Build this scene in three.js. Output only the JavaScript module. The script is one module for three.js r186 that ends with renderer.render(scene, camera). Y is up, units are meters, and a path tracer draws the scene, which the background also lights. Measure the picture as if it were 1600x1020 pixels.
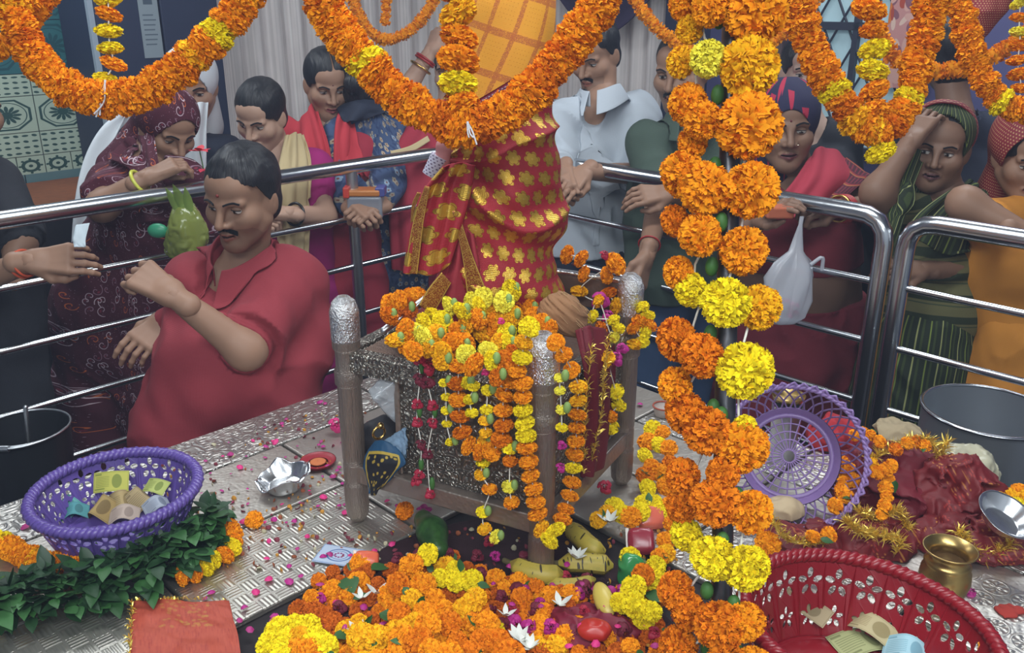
import * as THREE from 'three';
import { mergeGeometries, mergeVertices } from 'three/addons/utils/BufferGeometryUtils.js';
import { RoundedBoxGeometry } from 'three/addons/geometries/RoundedBoxGeometry.js';
import { RectAreaLightUniformsLib } from 'three/addons/lights/RectAreaLightUniformsLib.js';

// ---------- camera, lights, exposure ----------
const scene = new THREE.Scene();
scene.background = new THREE.Color(0x05070a);
const FOCAL = 1390, PITCH = 20.3 * Math.PI / 180, EYE = 0.87, FLOOR = -0.85, CEIL = 1.95;
const camera = new THREE.PerspectiveCamera(2 * Math.atan(510 / FOCAL) * 180 / Math.PI, 1600 / 1020, 0.05, 40);
camera.position.set(0, EYE, 0);
camera.rotation.set(-PITCH, 0, 0);
const renderer = new THREE.WebGLRenderer({ antialias: true });
renderer.toneMapping = THREE.LinearToneMapping;
renderer.toneMappingExposure = 0.92;
renderer.shadowMap.enabled = true;
RectAreaLightUniformsLib.init();
const LIGHTS = [   // x, z, width, depth, intensity : ceiling panels of cool light
  [0.0, -1.6, 1.5, 0.5, 12], [-1.7, -2.9, 1.2, 0.5, 11], [1.5, -3.0, 1.2, 0.5, 11], [0.0, 0.6, 2.4, 0.7, 15],
];
const TUBES = [[0, 1.28, 1.6, 0]];   // x, y, z, turn : hanging tube lights behind the photographer
const LIGHT_COLOR = new THREE.Color(0.90, 0.97, 1.0);

scene.fog = new THREE.FogExp2(new THREE.Color(0.62, 0.72, 1.0), 0.016);

// ---------- helpers ----------
const V = (x, y, z) => new THREE.Vector3(x, y, z);
function rng(seed) { let s = seed | 0; return () => { s = (s + 0x6d2b79f5) | 0; let t = Math.imul(s ^ (s >>> 15), 1 | s); t = (t + Math.imul(t ^ (t >>> 7), 61 | t)) ^ t; return ((t ^ (t >>> 14)) >>> 0) / 4294967296; }; }
const R0 = rng(7);
const cp = Math.cos(PITCH), sp = Math.sin(PITCH);
function P(u, v, z) {            // a point of the photograph at a measured distance along the view axis
  const a = (u - 800) / FOCAL, b = (510 - v) / FOCAL;
  return V(a * z, EYE + z * (b * cp - sp), -z * (cp + b * sp));
}
function onPlane(u, v, y = 0) {  // a point of the photograph on the level y
  const b = (510 - v) / FOCAL; const dy = b * cp - sp; return P(u, v, (y - EYE) / dy);
}
const used = new Map();
function numbered(n) { const k = used.get(n) || 0; used.set(n, k + 1); return k ? n + '_' + String(k).padStart(3, '0') : n; }
function sh(m) { m.castShadow = true; m.receiveShadow = true; return m; }
function tag(o, label, category, group, kind) { if (label) o.userData.label = label; if (category) o.userData.category = category; if (group) o.userData.group = group; if (kind) o.userData.kind = kind; return o; }
function thing(name, label, category, pos = V(0, 0, 0), group, kind) { const o = new THREE.Group(); o.name = numbered(name); o.position.copy(pos); tag(o, label, category, group, kind); scene.add(o); return o; }
function part(parent, name, geo, mat, label) { const m = sh(new THREE.Mesh(geo, mat)); m.name = numbered(name); if (label) m.userData.label = label; parent.add(m); return m; }
function lone(name, geo, mat, label, category, group, kind) { const m = part(scene, name, geo, mat); return tag(m, label, category, group, kind); }
function merge(list) { return mergeGeometries(list.map((g) => { const h = g.index ? g.toNonIndexed() : g; for (const k of Object.keys(h.attributes)) if (!['position', 'normal', 'uv'].includes(k)) h.deleteAttribute(k); if (!h.attributes.uv) h.setAttribute('uv', new THREE.BufferAttribute(new Float32Array(h.attributes.position.count * 2), 2)); return h; })); }
function std(color, roughness = 0.8, metalness = 0, extra = {}) { const m = new THREE.MeshStandardMaterial({ roughness, metalness, side: THREE.DoubleSide, ...extra }); if (Array.isArray(color)) m.color.setRGB(...color); else m.color.set(color); return m; }
function phys(color, o) { const m = new THREE.MeshPhysicalMaterial({ side: THREE.DoubleSide, ...o }); if (Array.isArray(color)) m.color.setRGB(...color); else m.color.set(color); return m; }
function tube(pts, r, seg = 24, rad = 8, closed = false) { return new THREE.TubeGeometry(new THREE.CatmullRomCurve3(pts, closed, 'centripetal'), seg, r, rad, closed); }
function rod(a, b, r, rad = 12) { const d = b.clone().sub(a), g = new THREE.CylinderGeometry(r, r, d.length(), rad, 1); g.applyQuaternion(new THREE.Quaternion().setFromUnitVectors(V(0, 1, 0), d.normalize())); const c = a.clone().add(b).multiplyScalar(0.5); g.translate(c.x, c.y, c.z); return g; }
function capped(pts, r, seg, rad) { const g = [tube(pts, r, seg, rad)]; for (const p of [pts[0], pts[pts.length - 1]]) { const s = new THREE.SphereGeometry(r, rad, 6); s.translate(p.x, p.y, p.z); g.push(s); } return merge(g); }
function lathe(prof, seg = 32) { return new THREE.LatheGeometry(prof.map(([r, y]) => new THREE.Vector2(r, y)), seg); }
function box(w, h, d, r = 0.004) { return new RoundedBoxGeometry(w, h, d, 2, r); }
// value noise
function hash3(x, y, z) { let h = Math.imul(x, 374761393) + Math.imul(y, 668265263) + Math.imul(z, 1274126177); h = Math.imul(h ^ (h >>> 13), 1274126177); return ((h ^ (h >>> 16)) >>> 0) / 4294967296; }
function noise3(x, y, z) {
  const i = Math.floor(x), j = Math.floor(y), k = Math.floor(z); let a = x - i, b = y - j, c = z - k; a = a * a * (3 - 2 * a); b = b * b * (3 - 2 * b); c = c * c * (3 - 2 * c);
  const L = (p, q, t) => p + (q - p) * t;
  return L(L(L(hash3(i, j, k), hash3(i + 1, j, k), a), L(hash3(i, j + 1, k), hash3(i + 1, j + 1, k), a), b), L(L(hash3(i, j, k + 1), hash3(i + 1, j, k + 1), a), L(hash3(i, j + 1, k + 1), hash3(i + 1, j + 1, k + 1), a), b), c) * 2 - 1;
}
const fbm = (x, y, z) => noise3(x, y, z) * 0.6 + noise3(x * 2.1, y * 2.1, z * 2.1) * 0.3 + noise3(x * 4.3, y * 4.3, z * 4.3) * 0.15;
// textures
function canvasTex(w, h, draw, rep, srgb = true) {
  const c = document.createElement('canvas'); c.width = w; c.height = h; draw(c.getContext('2d'), w, h);
  const t = new THREE.CanvasTexture(c); t.wrapS = t.wrapT = THREE.RepeatWrapping; if (srgb) t.colorSpace = THREE.SRGBColorSpace; if (rep) t.repeat.set(rep[0], rep[1]); return t;
}
function dataTex(n, fn, rep, srgb = false) {     // fn(u, v) -> [r, g, b] 0..1
  const d = new Uint8Array(n * n * 4);
  for (let y = 0; y < n; y++) for (let x = 0; x < n; x++) { const c = fn(x / n, y / n), o = (y * n + x) * 4; d[o] = c[0] * 255; d[o + 1] = c[1] * 255; d[o + 2] = c[2] * 255; d[o + 3] = 255; }
  const t = new THREE.DataTexture(d, n, n); t.wrapS = t.wrapT = THREE.RepeatWrapping; t.magFilter = THREE.LinearFilter; t.minFilter = THREE.LinearMipmapLinearFilter; if (srgb) t.colorSpace = THREE.SRGBColorSpace; if (rep) t.repeat.set(rep[0], rep[1]); t.needsUpdate = true; return t;
}
const tn = (u, v, f, s = 0) => { // tiling noise
  const x = u * f, y = v * f, i = Math.floor(x), j = Math.floor(y); let a = x - i, b = y - j; a = a * a * (3 - 2 * a); b = b * b * (3 - 2 * b); const m = (q) => ((q % f) + f) % f;
  const h = (p, q) => hash3(m(p), m(q), s); return (h(i, j) * (1 - a) + h(i + 1, j) * a) * (1 - b) + (h(i, j + 1) * (1 - a) + h(i + 1, j + 1) * a) * b;
};
const clamp01 = (x) => Math.min(1, Math.max(0, x));
const weave = dataTex(128, (u, v) => { const w = 0.5 + 0.25 * Math.sin(u * 2 * Math.PI * 32) + 0.25 * Math.sin(v * 2 * Math.PI * 32); const n = tn(u, v, 8, 3); const k = clamp01(w * 0.6 + n * 0.4); return [k, k, k]; }, [12, 12]);
function fabric(color, rough = 0.85, extra = {}) { return std(color, rough, 0, { bumpMap: weave, bumpScale: 0.0006, ...extra }); }

// ---------- surface meshing of distance fields (people, cloth, fruit) ----------
function nets(f, mn, mx, h, opt = {}) {
  const nx = Math.ceil((mx.x - mn.x) / h) + 2, ny = Math.ceil((mx.y - mn.y) / h) + 2, nz = Math.ceil((mx.z - mn.z) / h) + 2, B = 5;
  const G = new Float32Array(nx * ny * nz), x0 = mn.x - h / 2, y0 = mn.y - h / 2, z0 = mn.z - h / 2, lim = B * h * 0.87 * 1.25 + (opt.slack || 0);
  for (let bz = 0; bz < nz; bz += B) for (let by = 0; by < ny; by += B) for (let bx = 0; bx < nx; bx += B) {
    const c = f(x0 + (bx + (B - 1) / 2) * h, y0 + (by + (B - 1) / 2) * h, z0 + (bz + (B - 1) / 2) * h), far = Math.abs(c) > lim;
    for (let z = bz; z < Math.min(bz + B, nz); z++) for (let y = by; y < Math.min(by + B, ny); y++) for (let x = bx; x < Math.min(bx + B, nx); x++) G[(z * ny + y) * nx + x] = far ? c : f(x0 + x * h, y0 + y * h, z0 + z * h);
  }
  const id = new Int32Array(nx * ny * nz).fill(-1), pos = [], idx = [], sx = 1, sy = nx, sz = nx * ny;
  const cor = [0, sx, sy, sx + sy, sz, sx + sz, sy + sz, sx + sy + sz], ed = [[0, 1], [2, 3], [4, 5], [6, 7], [0, 2], [1, 3], [4, 6], [5, 7], [0, 4], [1, 5], [2, 6], [3, 7]];
  for (let z = 0; z < nz - 1; z++) for (let y = 0; y < ny - 1; y++) for (let x = 0; x < nx - 1; x++) {
    const o = z * sz + y * sy + x; let m = 0; for (let i = 0; i < 8; i++) if (G[o + cor[i]] < 0) m |= 1 << i;
    if (m === 0 || m === 255) continue;
    let px = 0, py = 0, pz = 0, n = 0;
    for (const [a, b] of ed) { const A = G[o + cor[a]], Bv = G[o + cor[b]]; if ((A < 0) === (Bv < 0)) continue; const t = A / (A - Bv); px += (a & 1) + t * ((b & 1) - (a & 1)); py += ((a >> 1) & 1) + t * (((b >> 1) & 1) - ((a >> 1) & 1)); pz += (a >> 2) + t * ((b >> 2) - (a >> 2)); n++; }
    id[o] = pos.length / 3; pos.push(x0 + (x + px / n) * h, y0 + (y + py / n) * h, z0 + (z + pz / n) * h);
  }
  const quad = (a, b, c, d, s) => { if (a < 0 || b < 0 || c < 0 || d < 0) return; if (s) idx.push(a, b, c, a, c, d); else idx.push(a, c, b, a, d, c); };
  for (let z = 1; z < nz - 1; z++) for (let y = 1; y < ny - 1; y++) for (let x = 1; x < nx - 1; x++) {
    const o = z * sz + y * sy + x, i0 = G[o] < 0;
    if (i0 !== (G[o + sx] < 0)) quad(id[o - sy - sz], id[o - sz], id[o], id[o - sy], i0);
    if (i0 !== (G[o + sy] < 0)) quad(id[o - sx - sz], id[o - sx], id[o], id[o - sz], i0);
    if (i0 !== (G[o + sz] < 0)) quad(id[o - sx - sy], id[o - sy], id[o], id[o - sx], i0);
  }
  const g = new THREE.BufferGeometry(), nv = pos.length / 3, nor = new Float32Array(nv * 3), uv = new Float32Array(nv * 2), e = h * 0.6;
  for (let i = 0; i < nv; i++) {
    const x = pos[i * 3], y = pos[i * 3 + 1], z = pos[i * 3 + 2]; let a = f(x + e, y, z) - f(x - e, y, z), b = f(x, y + e, z) - f(x, y - e, z), c = f(x, y, z + e) - f(x, y, z - e); const l = Math.hypot(a, b, c) || 1;
    nor[i * 3] = a / l; nor[i * 3 + 1] = b / l; nor[i * 3 + 2] = c / l;
    if (opt.uv) { const w = opt.uv(x, y, z); uv[i * 2] = w[0]; uv[i * 2 + 1] = w[1]; }
  }
  g.setAttribute('position', new THREE.BufferAttribute(new Float32Array(pos), 3)); g.setAttribute('normal', new THREE.BufferAttribute(nor, 3)); g.setAttribute('uv', new THREE.BufferAttribute(uv, 2));
  if (opt.color) { const col = new Float32Array(nv * 3); for (let i = 0; i < nv; i++) col.set(opt.color(pos[i * 3], pos[i * 3 + 1], pos[i * 3 + 2]), i * 3); g.setAttribute('color', new THREE.BufferAttribute(col, 3)); }
  g.setIndex(idx); return g;
}
const smin = (a, b, k) => { const h = Math.max(k - Math.abs(a - b), 0) / k; return Math.min(a, b) - h * h * k * 0.25; };
// primitives: [a, b, ra, rb] tapered capsules; {e: centre, r: radii} ellipsoids
function field(prims, k = 0.03) {
  const C = [], E = [];
  for (const p of prims) if (Array.isArray(p)) { const [a, b, ra, rb, fl] = p, d = b.clone().sub(a); C.push([a.x, a.y, a.z, d.x, d.y, d.z, 1 / Math.max(d.lengthSq(), 1e-9), ra, (rb ?? ra) - ra, fl ? 1 : 0, d.length()]); } else E.push([p.e.x, p.e.y, p.e.z, p.r[0], p.r[1], p.r[2]]);
  return (x, y, z) => {
    let f = 1e3;
    for (const c of C) { const px = x - c[0], py = y - c[1], pz = z - c[2]; let t = (px * c[3] + py * c[4] + pz * c[5]) * c[6]; const over = (t - 1) * c[10]; t = t < 0 ? 0 : t > 1 ? 1 : t; let d = Math.hypot(px - c[3] * t, py - c[4] * t, pz - c[5] * t) - c[7] - c[8] * t; if (c[9] && over > d) d = over; f = smin(f, d, k); }
    for (const e of E) { const px = x - e[0], py = y - e[1], pz = z - e[2]; const k0 = Math.hypot(px / e[3], py / e[4], pz / e[5]), k1 = Math.hypot(px / (e[3] * e[3]), py / (e[4] * e[4]), pz / (e[5] * e[5])); f = smin(f, k0 < 1e-4 ? -Math.min(e[3], e[4], e[5]) : k0 * (k0 - 1) / k1, k); }
    return f;
  };
}
function bounds(prims, m = 0.05) { const b = new THREE.Box3(); for (const p of prims) if (Array.isArray(p)) { const r = Math.max(p[2], p[3] ?? 0) + m; for (const q of [p[0], p[1]]) { b.expandByPoint(q.clone().addScalar(r)); b.expandByPoint(q.clone().addScalar(-r)); } } else { const r = V(...p.r).addScalar(m); b.expandByPoint(p.e.clone().add(r)); b.expandByPoint(p.e.clone().sub(r)); } return b; }

// ---------- cloth: a grid of control points, smoothed, folded, with thickness ----------
function catmull(p0, p1, p2, p3, t) { const t2 = t * t, t3 = t2 * t; return 0.5 * (2 * p1 + (p2 - p0) * t + (2 * p0 - 5 * p1 + 4 * p2 - p3) * t2 + (3 * p1 - p0 - 3 * p2 + p3) * t3); }
function cloth(rows, o = {}) {
  const { nu = 30, nv = 30, th = 0.003, fold = 0, ff = 6, dir = 'v', seed = 0, body, off = 0.012, wr = 0, edge } = o, m = rows.length, n = rows[0].length;
  const cl = (a, i) => a[Math.max(0, Math.min(a.length - 1, i))];
  const at = (s, t) => { const x = s * (m - 1), y = t * (n - 1), i = Math.min(m - 2, Math.floor(x)), j = Math.min(n - 2, Math.floor(y)), fx = x - i, fy = y - j; const q = []; for (let a = -1; a < 3; a++) { const r = cl(rows, i + a), p = [cl(r, j - 1), cl(r, j), cl(r, j + 1), cl(r, j + 2)]; q.push(['x', 'y', 'z'].map((k) => catmull(p[0][k], p[1][k], p[2][k], p[3][k], fy))); } return V(...[0, 1, 2].map((k) => catmull(q[0][k], q[1][k], q[2][k], q[3][k], fx))); };
  const pts = [], U = [], W = [];
  for (let i = 0; i <= nu; i++) for (let j = 0; j <= nv; j++) pts.push(at(i / nu, j / nv));
  const I = (i, j) => i * (nv + 1) + j, N = () => { const r = []; for (let i = 0; i <= nu; i++) for (let j = 0; j <= nv; j++) { const a = pts[I(Math.min(nu, i + 1), j)].clone().sub(pts[I(Math.max(0, i - 1), j)]), b = pts[I(i, Math.min(nv, j + 1))].clone().sub(pts[I(i, Math.max(0, j - 1))]); r.push(a.cross(b).normalize()); } return r; };
  if (body) for (let it = 0; it < 8; it++) for (const p of pts) { const e = 0.004, f = body(p.x, p.y, p.z); if (f > off) { if (o.pull && f < o.pull) { /* hang close */ } else continue; } const g = V(body(p.x + e, p.y, p.z) - body(p.x - e, p.y, p.z), body(p.x, p.y + e, p.z) - body(p.x, p.y - e, p.z), body(p.x, p.y, p.z + e) - body(p.x, p.y, p.z - e)).normalize(); p.addScaledVector(g, (off - f) * 0.7); }
  let nn = N(); const len = pts[I(0, 0)].distanceTo(pts[I(0, nv)]), hei = pts[I(0, 0)].distanceTo(pts[I(nu, 0)]);
  for (let i = 0; i <= nu; i++) for (let j = 0; j <= nv; j++) {
    const s = i / nu, t = j / nv, k = dir === 'v' ? t : s, l = dir === 'v' ? s : t; let d = 0;
    if (fold) d += fold * (Math.sin((k + 0.06 * noise3(l * 3, k * 3, seed)) * ff * 2 * Math.PI + seed) + 0.5 * noise3(k * ff * 1.7, l * 2.5, seed + 9));
    if (wr) d += wr * fbm(s * 6 + seed, t * 6, seed * 1.7);
    pts[I(i, j)].addScaledVector(nn[I(i, j)], d); U.push(t * (o.w || len)); W.push(s * (o.h || hei));
  }
  nn = N(); const pos = [], uv = [], idx = [], c = pts.length;
  for (const s of [1, -1]) pts.forEach((p, i) => { const q = p.clone().addScaledVector(nn[i], s * th / 2); pos.push(q.x, q.y, q.z); uv.push(U[i], W[i]); });
  for (let i = 0; i < nu; i++) for (let j = 0; j < nv; j++) { const a = I(i, j), b = I(i + 1, j), d = I(i, j + 1), e = I(i + 1, j + 1); idx.push(a, b, e, a, e, d, c + a, c + e, c + b, c + a, c + d, c + e); }
  const rim = (a, b) => idx.push(a, b, c + b, a, c + b, c + a);
  for (let i = 0; i < nu; i++) { rim(I(i + 1, 0), I(i, 0)); rim(I(i, nv), I(i + 1, nv)); } for (let j = 0; j < nv; j++) { rim(I(0, j), I(0, j + 1)); rim(I(nu, j + 1), I(nu, j)); }
  const g = new THREE.BufferGeometry(); g.setAttribute('position', new THREE.Float32BufferAttribute(pos, 3)); g.setAttribute('uv', new THREE.Float32BufferAttribute(uv, 2)); g.setIndex(idx); g.computeVertexNormals(); g.userData = {}; return g;
}
function moved(g, p) { g.translate(-p.x, -p.y, -p.z); return g; }
// ---------- room: its walls run at 45 degrees to the view; s and t are measured across them ----------
const S = (s, t, y = 0) => V((t - s) / 2, y, -(s + t) / 2);
const SW = 5.3, TW = 5.0, NEAR = -3.2, Q = Math.SQRT2;
function slab(name, s0, s1, t0, t1, y0, y1, mat, parent, r = 0) {
  const w = (t1 - t0) / Q, d = (s1 - s0) / Q, h = y1 - y0;
  const g = r ? new RoundedBoxGeometry(w, h, d, 2, r) : new THREE.BoxGeometry(w, h, d); g.rotateY(Math.PI / 4); const c = S((s0 + s1) / 2, (t0 + t1) / 2, (y0 + y1) / 2);
  const uv = g.attributes.uv, ps = g.attributes.position, nr = g.attributes.normal;
  for (let i = 0; i < ps.count; i++) { const X = ps.getX(i), Y = ps.getY(i), Z = ps.getZ(i), a = (X - Z) / Q, b = (X + Z) / Q; if (Math.abs(nr.getY(i)) > 0.7) uv.setXY(i, a, b); else uv.setXY(i, Math.abs((nr.getX(i) + nr.getZ(i))) > 0.7 ? a : b, Y); }
  g.translate(c.x, c.y, c.z);
  const m = sh(new THREE.Mesh(g, mat)); m.name = numbered(name); (parent || scene).add(m); if (!parent) m.userData.kind = 'structure'; return m;
}
const wallPaint = std([0.09, 0.12, 0.22], 0.7), darkStone = std([0.035, 0.035, 0.045], 0.45), ceilPaint = std([0.55, 0.58, 0.62], 0.9), navy = std([0.022, 0.032, 0.075], 0.55), purpleWall = std([0.10, 0.10, 0.24], 0.7);
slab('floor', NEAR - 0.2, SW + 0.2, NEAR - 0.2, TW + 0.2, FLOOR - 0.15, FLOOR, darkStone);
slab('ceiling', NEAR - 0.2, SW + 0.2, NEAR - 0.2, TW + 0.2, CEIL, CEIL + 0.12, ceilPaint);
const wallLeft = slab('wall_left', SW, SW + 0.2, NEAR - 0.2, TW + 0.2, FLOOR, CEIL, wallPaint);
const wallBack = slab('wall_back', NEAR - 0.2, SW, TW, TW + 0.2, FLOOR, CEIL, purpleWall);
slab('wall_right', NEAR - 0.2, NEAR, NEAR - 0.2, TW, FLOOR, CEIL, ceilPaint);
slab('wall_front', NEAR, SW, NEAR - 0.2, NEAR, FLOOR, CEIL, ceilPaint);

// ceiling light panels
LIGHTS.forEach(([x, z, w, d, I], i) => {
  const t = thing('ceiling_light', ['white light panel on the ceiling above the throne', 'white light panel on the ceiling above the left crowd', 'white light panel on the ceiling above the right crowd', 'widest white light panel, on the ceiling over the photographer'][i], 'light', V(x, CEIL - 0.03, z), 'ceiling light panels');
  part(t, 'housing', box(w + 0.06, 0.06, d + 0.06, 0.01), std([0.8, 0.8, 0.8], 0.5));
  const glow = new THREE.MeshStandardMaterial({ color: 0xffffff, emissive: LIGHT_COLOR, emissiveIntensity: 1.2 }); const g = new THREE.BoxGeometry(w, 0.012, d); g.translate(0, -0.034, 0); part(t, 'diffuser', g, glow);
  const L = new THREE.RectAreaLight(LIGHT_COLOR, I, w, d); L.position.set(x, CEIL - 0.085, z); L.rotation.set(-Math.PI / 2, 0, 0); L.castShadow = true; L.name = 'ceiling_lamp'; scene.add(L);
});

TUBES.forEach(([x, y, z, a], i) => {
  const t = thing('tube_light', 'white tube light batten hanging behind the photographer', 'light', V(x, y, z)); t.rotation.y = Math.PI - a;
  part(t, 'batten', box(1.2, 0.2, 0.05, 0.01), std([0.8, 0.8, 0.8], 0.5)); const g = new THREE.BoxGeometry(1.16, 0.14, 0.012); g.translate(0, 0, 0.03); part(t, 'diffuser', g, new THREE.MeshStandardMaterial({ color: 0xffffff, emissive: LIGHT_COLOR, emissiveIntensity: 1.2 }));
  for (const dx of [-0.5, 0.5]) part(t, 'hanger', rod(V(dx, 0.1, 0), V(dx, CEIL - y, 0), 0.006, 8), std([0.5, 0.5, 0.5], 0.4, 1));
  const L = new THREE.RectAreaLight(LIGHT_COLOR, 14, 1.16, 0.14); L.position.set(x - Math.sin(a) * -0.06 * 0, y, z - 0.06); L.rotation.y = -a; L.castShadow = true; L.name = 'tube_lamp'; scene.add(L);
});

// patterned wall tiles on the left wall
const TILE = { cream: '#aebfae', ink: '#31514f', teal: '#2e666c' };
function tileTex(kind) {
  return canvasTex(256, 256, (c, w) => {
    c.fillStyle = kind === 'teal' ? TILE.teal : TILE.cream; c.fillRect(0, 0, w, w); c.strokeStyle = c.fillStyle = kind === 'teal' ? '#1f4c54' : TILE.ink;
    if (kind === 'ring' || kind === 'teal') { c.lineWidth = 12; c.beginPath(); for (let i = 0; i <= 8; i++) { const a = i * Math.PI / 4 + Math.PI / 8, x = 128 + 112 * Math.cos(a), y = 128 + 112 * Math.sin(a); i ? c.lineTo(x, y) : c.moveTo(x, y); } c.stroke(); c.lineWidth = 5; c.beginPath(); c.arc(128, 128, 88, 0, 7); c.stroke(); for (let k = 0; k < 12; k++) { const a = k * Math.PI / 6; c.beginPath(); c.ellipse(128 + 44 * Math.cos(a), 128 + 44 * Math.sin(a), 22, 9, a, 0, 7); c.fill(); } c.beginPath(); c.arc(128, 128, 26, 0, 7); c.fill(); }
    if (kind === 'dots') { for (let y = 0; y < 4; y++) for (let x = 0; x < 6; x++) { c.beginPath(); c.ellipse(22 + x * 42, 32 + y * 64, 15, 11, (x + y) % 2, 0, 7); c.fill(); } }
    if (kind === 'roundel') { c.lineWidth = 34; c.beginPath(); c.arc(128, 138, 72, 0, 7); c.stroke(); c.beginPath(); c.arc(128, 138, 20, 0, 7); c.fill(); for (let k = 0; k < 8; k++) { const a = k * Math.PI / 4; c.beginPath(); c.arc(128 + 100 * Math.cos(a), 138 + 100 * Math.sin(a), 14, 0, 7); c.fill(); } }
  });
}
const tileMat = {}; for (const k of ['ring', 'dots', 'roundel', 'teal']) tileMat[k] = std(0xffffff, 0.35, 0, { map: tileTex(k) }); tileMat.plain = std([0.12, 0.22, 0.24], 0.35);
for (const [y0, y1, w, kind] of [[-0.1, 0.06, 0.28, 'plain'], [0.06, 0.23, 0.28, 'plain'], [0.23, 0.297, 0.1, 'roundel'], [0.3, 0.386, 0.2, 'dots'], [0.389, 0.52, 0.2, 'ring'], [0.523, 0.6, 0.2, 'dots'], [0.603, 0.79, 0.2, 'teal'], [0.793, 0.96, 0.2, 'teal'], [0.963, 1.13, 0.2, 'ring']]) {
  const n = Math.ceil(0.98 / w);
  for (let i = 0; i < n; i++) { const t1 = 1.93 - i * w * Q; const m = slab('tile', SW - 0.012 * Q, SW + 0.001, t1 - (w - 0.004) * Q, t1, y0, y1, tileMat[kind], wallLeft); const uv = m.geometry.attributes.uv, c = S(SW, t1 - w * Q / 2, 0); for (let k = 0; k < uv.count; k++) { const ps = m.geometry.attributes.position; const a = ((ps.getX(k) - c.x) + (-(ps.getZ(k) - c.z))) / Q; uv.setXY(k, a / w + 0.5, (ps.getY(k) - y0) / (y1 - y0)); } }
}
slab('trim_1', SW - 0.03 * Q, SW, 1.95, 1.97, FLOOR, CEIL, std([0.35, 0.42, 0.5], 0.5));
// navy steel cupboard with a paper notice beside the tiles
{ const c = thing('steel_cupboard', 'tall navy blue steel cupboard beside the patterned wall tiles', 'cupboard', S(SW - 0.2, 2.2, FLOOR));
  const put = (n, s0, s1, t0, t1, y0, y1, m, r) => { const q = slab(n, s0, s1, t0, t1, y0, y1, m, c, r); q.geometry.translate(-c.position.x, -c.position.y, -c.position.z); return q; };
  put('body', SW - 0.4, SW - 0.02, 1.85, 2.57, FLOOR, 1.5, navy, 0.006); put('door', SW - 0.425, SW - 0.4, 1.88, 2.22, FLOOR + 0.05, 1.48, navy, 0.006); put('door', SW - 0.425, SW - 0.4, 2.23, 2.56, FLOOR + 0.05, 1.48, navy, 0.006);
  put('edge_trim', SW - 0.43, SW - 0.4, 1.85, 1.878, FLOOR, 1.5, std([0.35, 0.42, 0.5], 0.5)); for (const t of [2.185, 2.265]) put('handle', SW - 0.46, SW - 0.425, t - 0.02, t + 0.02, 0.2, 0.36, std([0.4, 0.42, 0.45], 0.3, 1), 0.004);
  const n = lone('paper_notice', new THREE.BufferGeometry(), std(0xffffff, 0.8, 0, { map: canvasTex(128, 384, (x, w, h) => { x.fillStyle = '#8f9ba3'; x.fillRect(0, 0, w, h); x.fillStyle = '#4d5a68'; x.fillRect(34, 150, 60, 70); x.fillStyle = '#5d6a76'; for (let i = 0; i < 7; i++) x.fillRect(20, 250 + i * 15, 70 + (i * 37) % 22, 4); x.fillRect(20, 60, 88, 10); x.fillRect(24, 90, 80, 10); }) }), 'long white paper notice stuck on the navy cupboard', 'notice');
  const q = slab('x', SW - 0.429, SW - 0.4265, 2.11, 2.215, 0.655, 1.1, n.material); n.geometry = q.geometry; scene.remove(q); used.delete('x'); const g = n.geometry, uv = g.attributes.uv, ps = g.attributes.position, cc = S(SW - 0.42, 2.1625, 0); for (let k = 0; k < uv.count; k++) uv.setXY(k, (ps.getX(k) - cc.x - ps.getZ(k) + cc.z) / Q / 0.0745 + 0.5, (ps.getY(k) - 0.655) / 0.445);
}
// wooden counter in front of the tiles
{ const c = thing('counter_table', 'brown wooden counter top standing against the tiled wall', 'table', S(SW - 0.35, 1.35, FLOOR)); const wood = std(0xffffff, 0.5, 0, { map: dataTex(256, (u, v) => { const g = tn(u, v, 4, 2) * 0.5 + tn(u * 1, v * 1, 64, 4) * 0.15 + 0.5 * tn(u, v * 1, 32, 5); return [0.40 + 0.12 * g, 0.21 + 0.07 * g, 0.10 + 0.04 * g]; }, [2, 2], true) });
  const put = (n, ...a) => { const q = slab(n, ...a, c, 0.005); q.geometry.translate(-c.position.x, -c.position.y, -c.position.z); };
  put('top', SW - 0.66, SW - 0.03, 0.75, 1.82, 0.165, 0.2, wood); put('front_panel', SW - 0.6, SW - 0.57, 0.8, 1.8, FLOOR, 0.165, darkStone); put('side_panel', SW - 0.57, SW - 0.04, 1.77, 1.8, FLOOR, 0.165, darkStone); put('side_panel', SW - 0.57, SW - 0.04, 0.8, 0.83, FLOOR, 0.165, darkStone); }

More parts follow.
